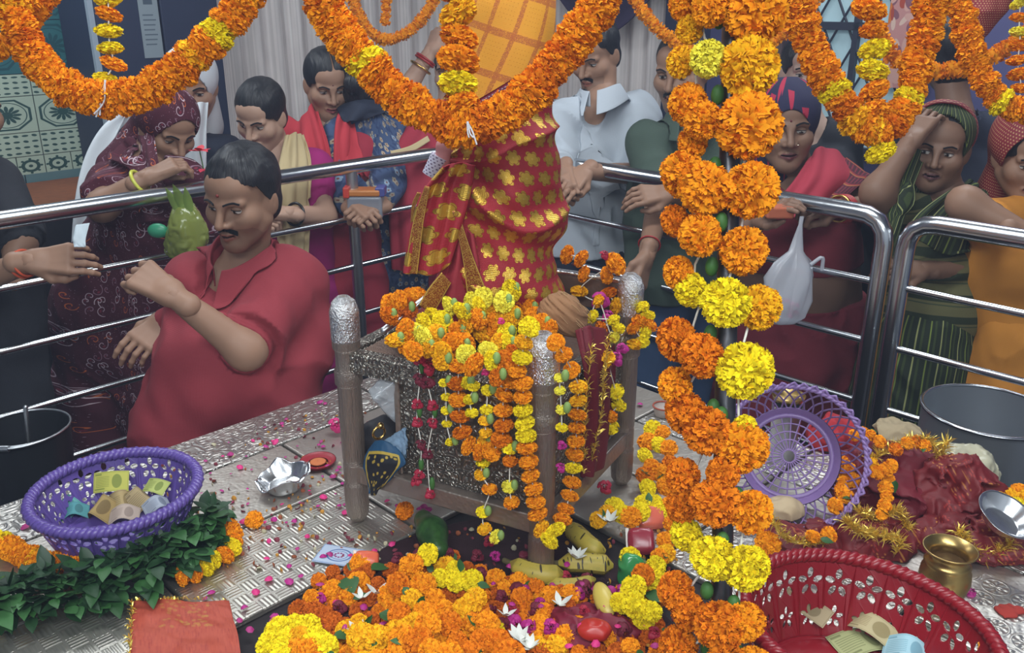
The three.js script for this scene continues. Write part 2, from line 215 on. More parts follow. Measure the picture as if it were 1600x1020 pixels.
// pleated backdrop curtains round the far corner
const curtainMat = std(0xffffff, 0.75, 0, { map: dataTex(512, (u, v) => { const a = tn(u, v * 1, 64, 1) * 0.3 + tn(u, v, 16, 2) * 0.4; const st = hash3(Math.floor(u * 256), 0, 5); const k = 0.93 + 0.16 * (a - 0.35) + 0.12 * (st - 0.5) + 0.1 * (tn(u, 0, 24, 9) - 0.5); return [Math.min(1, k * 1.0), Math.min(1, k * 0.965), Math.min(1, k * 0.95)]; }, [1, 1], true) });
function pleats(name, label, p0, p1, y0, y1, n, amp) {
  const L = p0.distanceTo(p1), dir = p1.clone().sub(p0).normalize(), nrm = V(-dir.z, 0, dir.x), rows = [], N = n * 8; const pos = [], uv = [], idx = [];
  const prof = (k, y) => amp * (Math.sin(k * n * 2 * Math.PI) + 0.4 * noise3(k * n * 1.3, y * 0.6, 3)) * (0.75 + 0.25 * (y - y0));
  for (const side of [0, 1]) for (let j = 0; j <= 6; j++) for (let i = 0; i <= N; i++) { const k = i / N, y = y0 + (y1 - y0) * j / 6, q = p0.clone().lerp(p1, k).addScaledVector(nrm, prof(k, y) + side * 0.004); pos.push(q.x, y, q.z); uv.push(k * L * 0.8, y * 0.25); }
  const c = 7 * (N + 1); for (let j = 0; j < 6; j++) for (let i = 0; i < N; i++) { const a = j * (N + 1) + i, b = a + 1, d = a + N + 1, e = d + 1; idx.push(a, b, e, a, e, d, c + a, c + e, c + b, c + a, c + d, c + e); }
  const g = new THREE.BufferGeometry(); g.setAttribute('position', new THREE.Float32BufferAttribute(pos, 3)); g.setAttribute('uv', new THREE.Float32BufferAttribute(uv, 2)); g.setIndex(idx); g.computeVertexNormals(); return lone(name, g, curtainMat, label, 'curtain');
}
pleats('backdrop_curtain', 'pale grey pleated curtain behind the women at the left railing', S(SW - 0.1, 2.64), S(SW - 0.1, 4.86), FLOOR + 0.01, CEIL - 0.02, 15, 0.014);
pleats('backdrop_curtain', 'pale grey pleated curtain behind the man in the white shirt', S(5.1, 4.87), S(3.5, 4.87), FLOOR + 0.01, CEIL - 0.02, 12, 0.014);
// right wall: post, wooden panel, grille window, poster, steel bar
slab('column_1', 3.25, 3.44, TW - 0.22, TW, FLOOR, CEIL, navy);
slab('trim_2', 2.72, 3.0, TW - 0.06, TW, FLOOR, CEIL, std([0.11, 0.075, 0.08], 0.6));
{ const w = tag(new THREE.Group(), null, null, null, 'structure'); w.name = 'window_1'; scene.add(w); const fr = std([0.03, 0.035, 0.06], 0.5), pane = phys([0.55, 0.75, 0.8], { roughness: 0.35, emissive: new THREE.Color(0.25, 0.42, 0.5), emissiveIntensity: 0.25 });
  slab('pane', TW - 3.0, TW - 2.42, TW - 0.03, TW - 0.012, 0.3, 1.6, pane, w);
  for (const [a, b] of [[1.97, 2.0], [2.58, 2.62], [2.27, 2.3]]) slab('frame', a, b, TW - 0.07, TW - 0.005, 0.28, 1.62, fr, w);
  for (const y of [0.28, 0.75, 1.2, 1.6]) slab('frame', 1.97, 2.62, TW - 0.07, TW - 0.005, y, y + 0.03, fr, w);
  for (let k = -6; k < 10; k++) for (const d of [1, -1]) { const cl = []; for (let i = 0; i <= 40; i++) { const s = 2.0 + 0.58 * i / 40, y = 0.3 + k * 0.2 + (d > 0 ? i : 40 - i) / 40 * 0.8; if (y > 0.3 && y < 1.6) cl.push(S(s, TW - 0.055, y)); } if (cl.length > 2) part(w, 'lattice_bar', rod(cl[0], cl[cl.length - 1], 0.005, 6), fr); } }
{ const m = std(0xffffff, 0.6, 0, { map: canvasTex(256, 384, (c, w, h) => { const r = rng(5); c.fillStyle = '#c98f8b'; c.fillRect(0, 0, w, h); for (let i = 0; i < 60; i++) { c.fillStyle = ['#d8a79c', '#b04a38', '#d8782c', '#e0c0b0', '#8c5a68'][i % 5]; c.beginPath(); c.ellipse(r() * w, r() * h, 8 + r() * 32, 8 + r() * 24, r() * 3, 0, 7); c.fill(); } }) });
  const q = slab('wall_poster', 1.86, 2.1, TW - 0.1, TW - 0.085, 0.55, 1.0, m, scene); tag(q, 'small pink and orange poster hanging at the lattice window', 'poster'); const uv = q.geometry.attributes.uv; for (let k = 0; k < uv.count; k++) uv.setXY(k, uv.getX(k) * 5, uv.getY(k) * 2 + 0.5); }
const steel = std([0.62, 0.64, 0.67], 0.22, 1), steelDull = std([0.55, 0.57, 0.6], 0.35, 1);
lone('wall_rail', merge([rod(S(-0.6, TW - 0.5, 0.5), S(1.75, TW - 0.5, 0.5), 0.016), rod(S(1.7, TW - 0.5, 0.5), S(1.7, TW - 0.5, FLOOR), 0.016), rod(S(0.2, TW - 0.5, 0.5), S(0.2, TW - 0.5, FLOOR), 0.016)]), steel, 'thin steel barrier rail far behind the women on the right', 'railing');

// ---------- railings ----------
const RS = 3.31, RT = 3.03, RY = 0.37, BARS = [0.204, 0.046, -0.122, -0.29];
{ const t = thing('steel_railing', 'polished steel railing running along the left crowd to the far corner', 'railing', S(RS, 1.2, FLOOR)), b = t.position;
  part(t, 'handrail', moved(rod(S(RS, -0.7, RY), S(RS, RT, RY), 0.0225, 24), b), steel);
  for (const y of BARS) part(t, 'crossbar', moved(rod(S(RS, -0.7, RY + y - 0.37), S(RS, RT, RY + y - 0.37), 0.0095, 14), b), steel);
  for (const u of [0.35, 2.295]) part(t, 'post', moved(rod(S(RS, u, RY - 0.01), S(RS, u, FLOOR), 0.019, 18), b), steelDull); }
BARS.forEach((y) => 0);
function gate(label, s0, s1, end) {   // one framed section of the right railing, its handrail bent down into the end post
  const t = thing('steel_railing', label, 'railing', S(s0, RT, FLOOR)), b = t.position, r = 0.07 * Q;
  const path = end > 0 ? [[s1, RY], [s0 + r, RY], [s0 + r * 0.3, RY - 0.021], [s0, RY - 0.07], [s0, FLOOR]] : [[s0, RY], [s1 - r, RY], [s1 - r * 0.3, RY - 0.021], [s1, RY - 0.07], [s1, FLOOR]];
  const c = new THREE.CurvePath(), p = path.map(([s, y]) => S(s, RT, y)); c.add(new THREE.LineCurve3(p[0], p[1])); const corner = S(end > 0 ? s0 : s1, RT, RY); c.add(new THREE.QuadraticBezierCurve3(p[1], corner, p[3])); c.add(new THREE.LineCurve3(p[3], p[4]));
  const pts = [p[0], p[0].clone().lerp(p[1], 0.5)]; for (let i = 0; i <= 12; i++) pts.push(c.curves[1].getPoint(i / 12)); pts.push(p[3].clone().lerp(p[4], 0.5), p[4]);
  part(t, 'handrail', moved(new THREE.TubeGeometry(new THREE.CatmullRomCurve3(pts, false, 'centripetal'), 90, 0.0225, 20), b), steel);
  for (const y of BARS) part(t, 'crossbar', moved(rod(S(s0, RT, y + (RY - 0.37)), S(s1, RT, y + (RY - 0.37)), 0.0095, 14), b), steel);
  const far = end > 0 ? s1 - 0.03 : s0 + 0.03; part(t, 'post', moved(rod(S(far, RT, RY), S(far, RT, FLOOR), 0.019, 18), b), steelDull); }
gate('polished steel railing section between the idol and the rounded corner post', 1.205, RS - 0.03, 1);
gate('polished steel railing section at the right edge with rounded corner', -0.75, 1.13, -1);

// ---------- silver platform ----------
const FP = { s: 2.35, t: 2.25, in: 1.49 };
const platform = slab('floor_platform', -0.5, FP.s, -0.5, FP.t, FLOOR, -0.012, std([0.016, 0.01, 0.011], 0.75));
function emboss(kind) {
  return dataTex(512, (u, v) => {
    let h = 0; const fr = (x) => x - Math.floor(x);
    if (kind === 'scroll') { const a = tn(u, v, 24, 1) * 2 + tn(u, v, 12, 2) * 2; h = 0.5 + 0.5 * Math.sin(a * 7); }
    else if (kind === 'weave') { const n = 10, x = u * n, y = v * n, o = (Math.floor(x) + Math.floor(y)) % 2; h = 0.45 + 0.35 * Math.sin((o ? fr(x) : fr(y)) * 2 * Math.PI * 4); if (Math.min(fr(x), fr(y), 1 - fr(x), 1 - fr(y)) < 0.07) h = 0; h += (tn(u, v, 20, 8) - 0.5) * 0.5; }
    else if (kind === 'plain') { h = 0.4 * tn(u, v, 8, 2) + 0.3 * tn(u, v, 23, 3) + 0.3 * tn(u, v, 61, 6); }
    else { const n = 6, x = fr(u * n) - 0.5, y = fr(v * n) - 0.5, r = Math.hypot(x, y), a = Math.atan2(y, x); h = r < 0.42 ? 0.5 + 0.5 * Math.cos(a * 8) * Math.sin(r * 15) : 0.25 + 0.5 * tn(u, v, 60, 4); if (Math.abs(r - 0.43) < 0.03) h = 1; }
    h = clamp01(h); return [h, h, h]; }, [3.6, 3.6]);
}
const silver = (kind, bs, col = [0.72, 0.70, 0.66], ro = 0.3) => std(col, ro, 0.9, { bumpMap: emboss(kind), bumpScale: bs });
const SIL = { scroll: silver('scroll', 0.0018, [0.58, 0.55, 0.51], 0.42), weave: silver('weave', 0.0008, [0.58, 0.55, 0.49], 0.4), plain: silver('plain', 0.0013, [0.55, 0.51, 0.46], 0.46), rosette: silver('rosette', 0.0016, [0.6, 0.57, 0.52], 0.38) };
{ const sheet = (s0, s1, t0, t1, k) => slab('metal_sheet', s0 + 0.004, s1 - 0.004, t0 + 0.004, t1 - 0.004, -0.012, 0, SIL[k], platform, 0.004);
  for (let i = 0; i < 4; i++) sheet(2.13, FP.s, -0.45 + i * 0.675, 0.225 + i * 0.675, 'scroll');
  const kinds = ['rosette', 'plain', 'weave', 'plain', 'plain'];
  kinds.forEach((k, i) => { const t0 = -0.45 + i * 0.54, t1 = t0 + 0.54; sheet(1.81, 2.13, t0, t1, i === 2 ? 'plain' : k); sheet(FP.in, 1.81, t0, t1, i === 1 ? 'weave' : k); });
  for (let i = 0; i < 4; i++) sheet(-0.45 + i * 0.485, 0.035 + i * 0.485, 2.03, FP.t, 'scroll');
  ['rosette', 'weave', 'rosette', 'plain'].forEach((k, i) => { const s0 = -0.45 + i * 0.485, s1 = s0 + 0.485; sheet(s0, s1, FP.in, 1.76, k); sheet(s0, s1, 1.76, 2.03, 'plain'); }); }
// ---------- marigolds, roses, garlands ----------
function marigoldGeo(N, flat, seed, full = true) {   // radius 1: ruffled petals all over a pompom, its axis along y
  const r = rng(seed), pos = [], nor = [], col = [], idx = [], up = V(0, 1, 0);
  const quadUp = (n) => (Math.abs(n.y) < 0.95 ? up.clone().cross(n).normalize() : V(1, 0, 0).cross(n).normalize());
  for (let i = 0; i < N; i++) {
    const y = full ? 1 - 2 * (i + 0.5) / N : 1 - 1.45 * (i + 0.5) / N, ph = i * 2.39996 + r() * 0.5, q = Math.sqrt(Math.max(0, 1 - y * y)); const n = V(q * Math.cos(ph), y, q * Math.sin(ph)); n.add(V(r() - 0.5, r() - 0.5, r() - 0.5).multiplyScalar(0.35)).normalize();
    const a = r() * 6.28, t = quadUp(n), b = n.clone().cross(t), w = t.clone().multiplyScalar(Math.cos(a)).addScaledVector(b, Math.sin(a)), s = t.clone().multiplyScalar(-Math.sin(a)).addScaledVector(b, Math.cos(a));
    const L = 0.92 + r() * 0.14, W = (N > 400 ? 0.1 : N > 200 ? 0.125 : N > 120 ? 0.14 : 0.22) * (0.8 + r() * 0.5), cu = 0.07 + r() * 0.13, sh0 = 0.88 + r() * 0.2, base = pos.length / 3;
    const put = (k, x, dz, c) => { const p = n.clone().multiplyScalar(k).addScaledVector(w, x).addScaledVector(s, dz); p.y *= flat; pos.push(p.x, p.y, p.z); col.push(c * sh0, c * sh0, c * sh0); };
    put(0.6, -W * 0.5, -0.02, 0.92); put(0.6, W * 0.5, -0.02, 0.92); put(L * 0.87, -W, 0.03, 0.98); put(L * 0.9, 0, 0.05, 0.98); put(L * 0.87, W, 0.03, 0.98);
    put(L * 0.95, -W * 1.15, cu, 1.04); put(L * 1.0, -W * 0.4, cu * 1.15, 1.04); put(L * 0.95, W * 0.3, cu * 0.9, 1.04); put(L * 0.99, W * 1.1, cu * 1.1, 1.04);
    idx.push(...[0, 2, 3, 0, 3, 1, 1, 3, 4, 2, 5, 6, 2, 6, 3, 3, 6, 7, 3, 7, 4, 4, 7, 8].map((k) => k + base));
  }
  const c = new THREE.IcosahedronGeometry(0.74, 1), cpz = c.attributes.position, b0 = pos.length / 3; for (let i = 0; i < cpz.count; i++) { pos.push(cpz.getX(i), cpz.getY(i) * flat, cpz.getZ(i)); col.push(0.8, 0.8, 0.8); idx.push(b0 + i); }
  const g = new THREE.BufferGeometry(); g.setAttribute('position', new THREE.Float32BufferAttribute(pos, 3)); g.setAttribute('color', new THREE.Float32BufferAttribute(col, 3)); g.setAttribute('uv', new THREE.Float32BufferAttribute(new Float32Array(pos.length / 3 * 2), 2)); g.setIndex(idx); g.computeVertexNormals(); return g;
}
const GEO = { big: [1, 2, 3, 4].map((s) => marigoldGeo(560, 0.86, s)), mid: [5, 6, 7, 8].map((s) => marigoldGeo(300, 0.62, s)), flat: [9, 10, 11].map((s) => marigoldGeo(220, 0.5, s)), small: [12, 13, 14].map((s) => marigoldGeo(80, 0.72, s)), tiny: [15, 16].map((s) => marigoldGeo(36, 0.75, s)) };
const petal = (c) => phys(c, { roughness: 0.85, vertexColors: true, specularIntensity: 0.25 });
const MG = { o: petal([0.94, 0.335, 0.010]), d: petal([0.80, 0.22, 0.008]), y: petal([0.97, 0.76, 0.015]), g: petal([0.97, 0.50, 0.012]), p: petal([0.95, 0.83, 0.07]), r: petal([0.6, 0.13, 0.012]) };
const threadMat = std([0.8, 0.78, 0.7], 0.6), stemMat = std([0.05, 0.16, 0.03], 0.6), stemPale = std([0.25, 0.38, 0.10], 0.6);
const UP = V(0, 1, 0); let flowerCount = 0;
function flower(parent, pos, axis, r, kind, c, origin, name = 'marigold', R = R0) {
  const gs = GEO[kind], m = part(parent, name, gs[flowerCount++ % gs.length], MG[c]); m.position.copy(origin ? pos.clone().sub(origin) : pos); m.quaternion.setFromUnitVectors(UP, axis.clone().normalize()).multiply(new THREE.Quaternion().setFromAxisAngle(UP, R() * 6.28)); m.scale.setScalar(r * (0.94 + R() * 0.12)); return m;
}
function resample(pts, gap) { const c = new THREE.CatmullRomCurve3(pts, false, 'centripetal'), n = Math.max(2, Math.round(c.getLength() / gap)); const out = []; for (let i = 0; i <= n; i++) out.push([c.getPointAt(i / n), c.getTangentAt(i / n)]); return out; }
// a garland strung along a path; cols(k) gives the petal colour at 0..1; ends that hang are tied by threads to the ceiling
function garland(label, pts, o) {
  const { r, gap = r * 0.62, kind = 'mid', cols = () => 'o', jit = 0.12, tie = [], group, tail } = o, R = rng(o.seed || 3), t = thing('marigold_garland', label, 'garland', pts[0].clone(), group), q = resample(pts, gap), b = t.position;
  part(t, 'thread', moved(tube(pts, 0.0012, Math.max(12, q.length), 5), b), threadMat);
  q.forEach(([p, tg], i) => { const a = tg.clone().add(V(R() - 0.5, R() - 0.5, R() - 0.5).multiplyScalar(0.7)), w = p.clone().add(V(R() - 0.5, R() - 0.5, R() - 0.5).multiplyScalar(r * jit)); flower(t, w, a, r * (0.92 + R() * 0.18), kind, cols(i / (q.length - 1), R), b, 'marigold', R); });
  for (const p of tie) part(t, 'tie_thread', moved(rod(p, V(p.x, CEIL, p.z), 0.0015, 5), b), threadMat);
  if (tail) part(t, 'tail_thread', moved(merge(tail.map((l) => tube(l, 0.0012, 8, 5))), b), phys([0.85, 0.87, 0.9], { roughness: 0.3, transmission: 0.4, thickness: 0 }));
  return t;
}
const PX = (list, z) => list.map(([u, v, dz]) => P(u, v, z + (dz || 0)));
const pick = (s) => (k, R) => s[Math.floor(R() * s.length)];
const ylAt = (spots, s) => (k, R) => { for (const [a, b, c] of spots) if (k > a && k < b) return c; return s[Math.floor(R() * s.length)]; };
{ let p = PX([[2, -40], [14, 0], [35, 52], [62, 100], [105, 137], [160, 157], [215, 148], [262, 122], [300, 90], [337, 55], [375, 8], [405, -40]], 1.25);
  garland('thick orange marigold garland sagging in a deep curve across the top left corner', p, { r: 0.0262, gap: 0.0135, cols: ylAt([[0.79, 0.83, 'y']], 'oooooogd'), tie: [p[0], p[11]], seed: 11 });
  p = PX([[-30, 92], [0, 74], [20, 58], [48, 30], [90, -25]], 1.33); garland('short orange marigold garland crossing behind the top left swag', p, { r: 0.0175, gap: 0.011, kind: 'small', cols: pick('oood'), tie: [p[4]], seed: 12 });
  p = PX([[168, -30], [169, 4], [170, 20], [170, 48], [172, 75], [178, 100], [165, 122]], 1.27); const t = garland('short marigold strand hanging down to the top left swag, mostly yellow', p, { r: 0.0195, gap: 0.0245, kind: 'flat', jit: 0.05, cols: (k, R) => (k > 0.8 && k < 0.95 ? 'o' : k > 0.25 && k < 0.42 ? 'o' : 'y'), tie: [p[0]], seed: 13, tail: [PX([[165, 125], [160, 150], [150, 183]], 1.23), PX([[165, 125], [158, 155], [156, 180]], 1.23), PX([[164, 125], [162, 160], [147, 178]], 1.225)] });
  p = PX([[495, -40], [503, -5], [528, 45], [556, 82], [578, 104], [605, 132], [645, 165], [690, 190], [726, 203], [768, 186], [818, 155], [852, 122], [885, 78], [918, 36], [942, -5], [955, -40]], 1.2);
  garland('thick orange marigold garland sagging in front of the draped idol', p, { r: 0.0275, gap: 0.014, cols: ylAt([[0.21, 0.245, 'y']], 'ooooodd'), tie: [p[0], p[15]], seed: 14 });
  p = PX([[714, -50], [714, -12], [716, 25], [717, 60], [716, 93], [715, 128], [722, 166]], 1.2); garland('marigold strand with one bright yellow flower hanging in front of the orange shawl', p, { r: 0.027, gap: 0.03, kind: 'mid', jit: 0.06, cols: (k) => (k > 0.78 && k < 0.88 ? 'y' : k < 0.5 && k > 0.3 ? 'g' : 'o'), tie: [p[0]], seed: 15, tail: [PX([[730, 190], [738, 205], [745, 226]], 1.17), PX([[730, 190], [731, 208], [733, 215]], 1.17), PX([[731, 190], [735, 210], [740, 215]], 1.168)] });
  p = PX([[603, -40], [604, 0], [602, 34]], 3.0); garland('tiny orange marigold strand hanging by the far grey curtain', p, { r: 0.02, gap: 0.022, kind: 'tiny', cols: pick('o'), tie: [p[0]], seed: 16 });
  p = PX([[540, -40], [562, 25], [585, 55], [605, 62], [635, 52], [660, 28], [690, -20]], 3.0); garland('thin orange marigold garland curving across the far grey curtain', p, { r: 0.0225, gap: 0.017, kind: 'tiny', cols: pick('o'), tie: [p[0], p[6]], seed: 17 });
  p = PX([[975, -30], [998, 8], [1015, 32], [1035, 50], [1070, 75], [1120, 92], [1180, 82], [1212, 62], [1240, 38], [1275, 0], [1300, -40]], 2.7); garland('thin orange marigold garland passing behind the flower wrapped pole', p, { r: 0.0225, gap: 0.02, kind: 'tiny', cols: pick('o'), tie: [p[0], p[10]], seed: 18 });
  p = PX([[1238, -50], [1243, -10], [1256, 42], [1274, 88], [1296, 130], [1320, 166], [1348, 195], [1380, 207], [1402, 185], [1424, 142], [1432, 105], [1444, 60], [1454, 0], [1458, -50]], 1.33);
  garland('orange marigold garland in a steep loop above the woman in green', p, { r: 0.0255, gap: 0.0165, cols: ylAt([[0.335, 0.37, 'y'], [0.64, 0.66, 'y']], 'ooooogd'), tie: [p[0], p[13]], seed: 19 });
  p = PX([[1360, -50], [1360, -10], [1358, 22], [1366, 53], [1366, 81], [1364, 113], [1366, 144], [1364, 176], [1372, 210], [1376, 238]], 1.33); garland('marigold strand hanging inside the steep loop, two yellow flowers in its middle', p, { r: 0.0235, gap: 0.0295, kind: 'mid', jit: 0.05, cols: (k) => (k > 0.42 && k < 0.58 ? 'y' : k > 0.96 ? 'y' : 'o'), tie: [p[0]], seed: 20 });
  p = PX([[1480, -50], [1490, -12], [1505, 30], [1515, 72], [1530, 112], [1552, 147], [1582, 170], [1640, 168]], 1.5); garland('orange marigold garland sagging out of the right edge of the view', p, { r: 0.0235, gap: 0.0145, cols: ylAt([[0.72, 0.77, 'y']], 'oooood'), tie: [p[0]], seed: 21 });
  p = PX([[1592, -40], [1592, -5], [1594, 15], [1592, 37], [1594, 58], [1592, 80], [1590, 104], [1595, 130], [1592, 160]], 1.5); garland('thin strand of alternating yellow and orange marigolds at the right edge', p, { r: 0.0175, gap: 0.023, kind: 'flat', jit: 0.05, cols: (k) => (k < 0.32 || (k > 0.44 && k < 0.52) ? 'p' : 'o'), tie: [p[0]], seed: 22 });
  p = PX([[1340, -20], [1398, 92], [1430, 106], [1475, 110], [1520, 104], [1558, 84], [1590, 62], [1640, 10]], 2.3); garland('dull orange marigold garland stretched across the far right behind the loops', p, { r: 0.0235, gap: 0.02, kind: 'tiny', cols: pick('od'), tie: [p[0], p[7]], seed: 23 });
}
// the pole wound with large marigolds
const poleA = P(1146, -40, 1.05), poleB = P(1126, 1000, 1.05), poleDir = poleB.clone().sub(poleA).normalize(), poleAt = (y) => poleA.clone().addScaledVector(poleDir, (y - poleA.y) / poleDir.y);
lone('metal_pole', rod(poleAt(CEIL), poleAt(-0.012), 0.0125, 20), std([0.12, 0.12, 0.13], 0.35, 0.8), 'dark metal pole standing in front, wound with large marigolds', 'pole');
{ const left = 'l', list = [[1110, 12, 27, 'o'], [1181, 20, 45, 'o'], [1069, 8, 23, 'o'], [1077, 46, 20, 'g'], [1107, 92, 27, 'p'], [1064, 97, 23, 'g'], [1170, 104, 40, 'g'], [1075, 163, 30, 'o'], [1099, 188, 28, 'o'], [1170, 196, 48, 'o'], [1082, 222, 22, 'o'], [1067, 273, 35, 'o'], [1102, 294, 36, 'o'], [1174, 297, 39, 'o'], [1055, 345, 24, 'd'], [1094, 367, 32, 'o'], [1162, 392, 33, 'o'], [1060, 426, 25, 'o'], [1080, 453, 27, 'y'], [1134, 473, 37, 'y'], [1186, 480, 31, 'g'], [1057, 530, 30, 'd'], [1096, 556, 31, 'd'], [1164, 579, 43, 'y'], [1055, 602, 26, 'o'], [1072, 645, 32, 'd'], [1104, 673, 33, 'd'], [1160, 698, 36, 'o'], [1163, 668, 18, 'y'], [1067, 745, 28, 'd'], [1064, 792, 25, 'd'], [1117, 785, 34, 'd'], [1174, 800, 33, 'o'], [1130, 738, 25, 'd'], [1073, 835, 25, 'y'], [1115, 872, 33, 'y'], [1167, 887, 33, 'y'], [1056, 923, 28, 'd'], [1076, 955, 26, 'd'], [1124, 978, 35, 'd'], [1164, 972, 28, 'o'], [1060, 1012, 30, 'd'], [1135, 1040, 33, 'd'], [1175, 1042, 30, 'o'], [1098, -34, 28, 'o'], [1175, -50, 40, 'o']];
  const A = thing('marigold_garland', 'strand of large marigolds wound down the left side of the dark pole', 'garland', P(1070, -50, 1.03)), B = thing('marigold_garland', 'strand of largest pompom marigolds down the right side of the dark pole', 'garland', P(1170, -50, 1.03)), R = rng(44), sp0 = { l: [], r: [] };
  list.sort((a, b) => a[1] - b[1]).forEach(([u, v, r, c], i) => { const side = u < 1128 ? 'l' : 'r', par = side === 'l' ? A : B, du = u - 1140, z = 1.0 + Math.min(0.035, Math.abs(du) * 0.0003) + (side === 'l' && u < 1085 ? 0.03 : 0) - (r > 38 ? 0.012 : 0), p = P(u, v, z), pl = poleAt(p.y), ax = p.clone().sub(pl).normalize().add(V(R() - 0.5, R() - 0.5, 0.25 + R() * 0.5).multiplyScalar(0.7)); flower(par, p, ax, r / FOCAL * z * 1.13, 'big', c, par.position, 'marigold', R); sp0[side].push(p.clone().lerp(pl, 0.3));
    if (i % 2) { const s = new THREE.SphereGeometry(0.008, 10, 8); s.scale(1, 1.5, 1); const q = p.clone().lerp(pl, 0.62).add(V(0, 0.012, 0.012)); const m = part(par, 'flower_bud', s, stemMat); m.position.copy(q.sub(par.position)); } });
  for (const [par, k] of [[A, 'l'], [B, 'r']]) { part(par, 'thread', moved(tube(sp0[k], 0.0016, 80, 5), par.position), threadMat); part(par, 'tie_thread', moved(rod(sp0[k][0], V(sp0[k][0].x, CEIL, sp0[k][0].z), 0.0015, 5), par.position), threadMat); } }
// ---------- throne ----------
const TA = V(-0.273, 0, -1.364), TB = V(0.046, 0, -1.199), TC = V(0.208, 0, -1.49), TD = V(-0.111, 0, -1.655);
function onFace(u, v, A, B, off = 0, y0 = 0) {   // a point of the photograph on the upright plane through A and B, moved outwards
  const d = P(u, v, 1).sub(V(0, EYE, 0)), n = V(-(B.z - A.z), 0, B.x - A.x).normalize(), o = A.clone().addScaledVector(n, off); const t = o.dot(n) / d.dot(n) - 0; return V(0, EYE, 0).addScaledVector(d, t);
}
const beaten = std([0.34, 0.28, 0.24], 0.42, 0.75, { bumpMap: emboss('plain'), bumpScale: 0.002 }), foil = std([0.75, 0.75, 0.76], 0.25, 0.95, { bumpMap: emboss('plain'), bumpScale: 0.003 }), brownWood = std([0.16, 0.10, 0.075], 0.5, 0.25, { bumpMap: emboss('plain'), bumpScale: 0.002 });
const throneEmboss = silver('scroll', 0.0045, [0.37, 0.345, 0.30], 0.34); throneEmboss.bumpMap.repeat.set(6.5, 6.5);
{ const t = thing('throne', 'small silver sheathed wooden throne with four round posts and embossed side panel', 'throne', V(-0.03, 0, -1.43)), b = t.position;
  const prof = (h0) => [[0.001, h0], [0.011, h0 + 0.002], [0.017, h0 + 0.014], [0.0185, h0 + 0.03], [0.0185, 0.075], [0.0165, 0.08], [0.0175, 0.085], [0.0175, 0.115], [0.0165, 0.12], [0.0175, 0.125], [0.0180, 0.2], [0.0175, 0.262], [0.0205, 0.266], [0.0205, 0.29], [0.0175, 0.294], [0.0175, 0.325], [0.0205, 0.33], [0.021, 0.36], [0.0205, 0.392], [0.016, 0.408], [0.008, 0.417], [0.001, 0.419]];
  for (const [c, h] of [[TA, 0], [TB, -0.012], [TC, 0], [TD, 0]]) { const g = lathe(prof(h).map(([r, y]) => [r * 1.13, y]), 28); g.translate(c.x - b.x, 0, c.z - b.z); const l = part(t, 'leg', g, beaten); const k = lathe([[0.001, 0.4185], [0.0085, 0.4175], [0.0168, 0.409], [0.0215, 0.393], [0.0215, 0.345], [0.0205, 0.343]].map(([r, y]) => [r * 1.13, y]), 28); k.translate(c.x - b.x, 0, c.z - b.z); part(l, 'foil_cap', k, foil); }
  const bar = (name, a, c, y, h, w, m, f0 = 0, f1 = 1, out = 0) => { const p = a.clone().lerp(c, f0), q = a.clone().lerp(c, f1), L = p.distanceTo(q), g = new RoundedBoxGeometry(L, h, w, 2, 0.003), d = q.clone().sub(p).normalize(); { const uv = g.attributes.uv, ps = g.attributes.position; for (let i = 0; i < uv.count; i++) uv.setXY(i, ps.getX(i), ps.getY(i) + ps.getZ(i)); } g.rotateY(Math.atan2(-d.z, d.x)); const n = V(-d.z, 0, d.x).multiplyScalar(out); g.translate((p.x + q.x) / 2 - b.x + n.x, y, (p.z + q.z) / 2 - b.z + n.z); return part(t, name, g, m); };
  for (const [p, q] of [[TA, TB], [TB, TC], [TC, TD], [TD, TA]]) { bar('seat_rail', p, q, 0.308, 0.036, 0.026, throneEmboss, 0.03, 0.97); bar('stretcher', p, q, 0.1, 0.034, 0.026, beaten, 0.03, 0.97); }
  bar('side_panel', TA, TB, 0.203, 0.17, 0.006, throneEmboss, 0.27, 0.98, -0.006); bar('side_panel', TB, TC, 0.203, 0.17, 0.006, throneEmboss, 0.02, 0.98, -0.006); bar('panel_edge', TA, TB, 0.203, 0.172, 0.014, beaten, 0.25, 0.28, -0.006);
  bar('backrest', TC, TD, 0.372, 0.055, 0.014, brownWood, 0.02, 0.98); bar('backrest_trim', TC, TD, 0.402, 0.008, 0.018, foil, 0.02, 0.98);
  const s = new RoundedBoxGeometry(0.335, 0.02, 0.31, 2, 0.004); s.rotateY(-Math.atan2(TB.z - TA.z, TB.x - TA.x)); s.translate((TA.x + TC.x) / 2 - b.x, 0.312, (TA.z + TC.z) / 2 - b.z); part(t, 'seat', s, brownWood); }
{ const a = P(600, 516, 1.44), c = P(668, 464, 1.47), g = merge([capped([a, c], 0.006, 4, 12), capped([c, c.clone().add(V(0.03, 0.02, -0.02))], 0.004, 4, 10)]); lone('metal_staff', g, steelDull, 'short grey metal staff leaning over the left corner of the throne', 'staff'); }

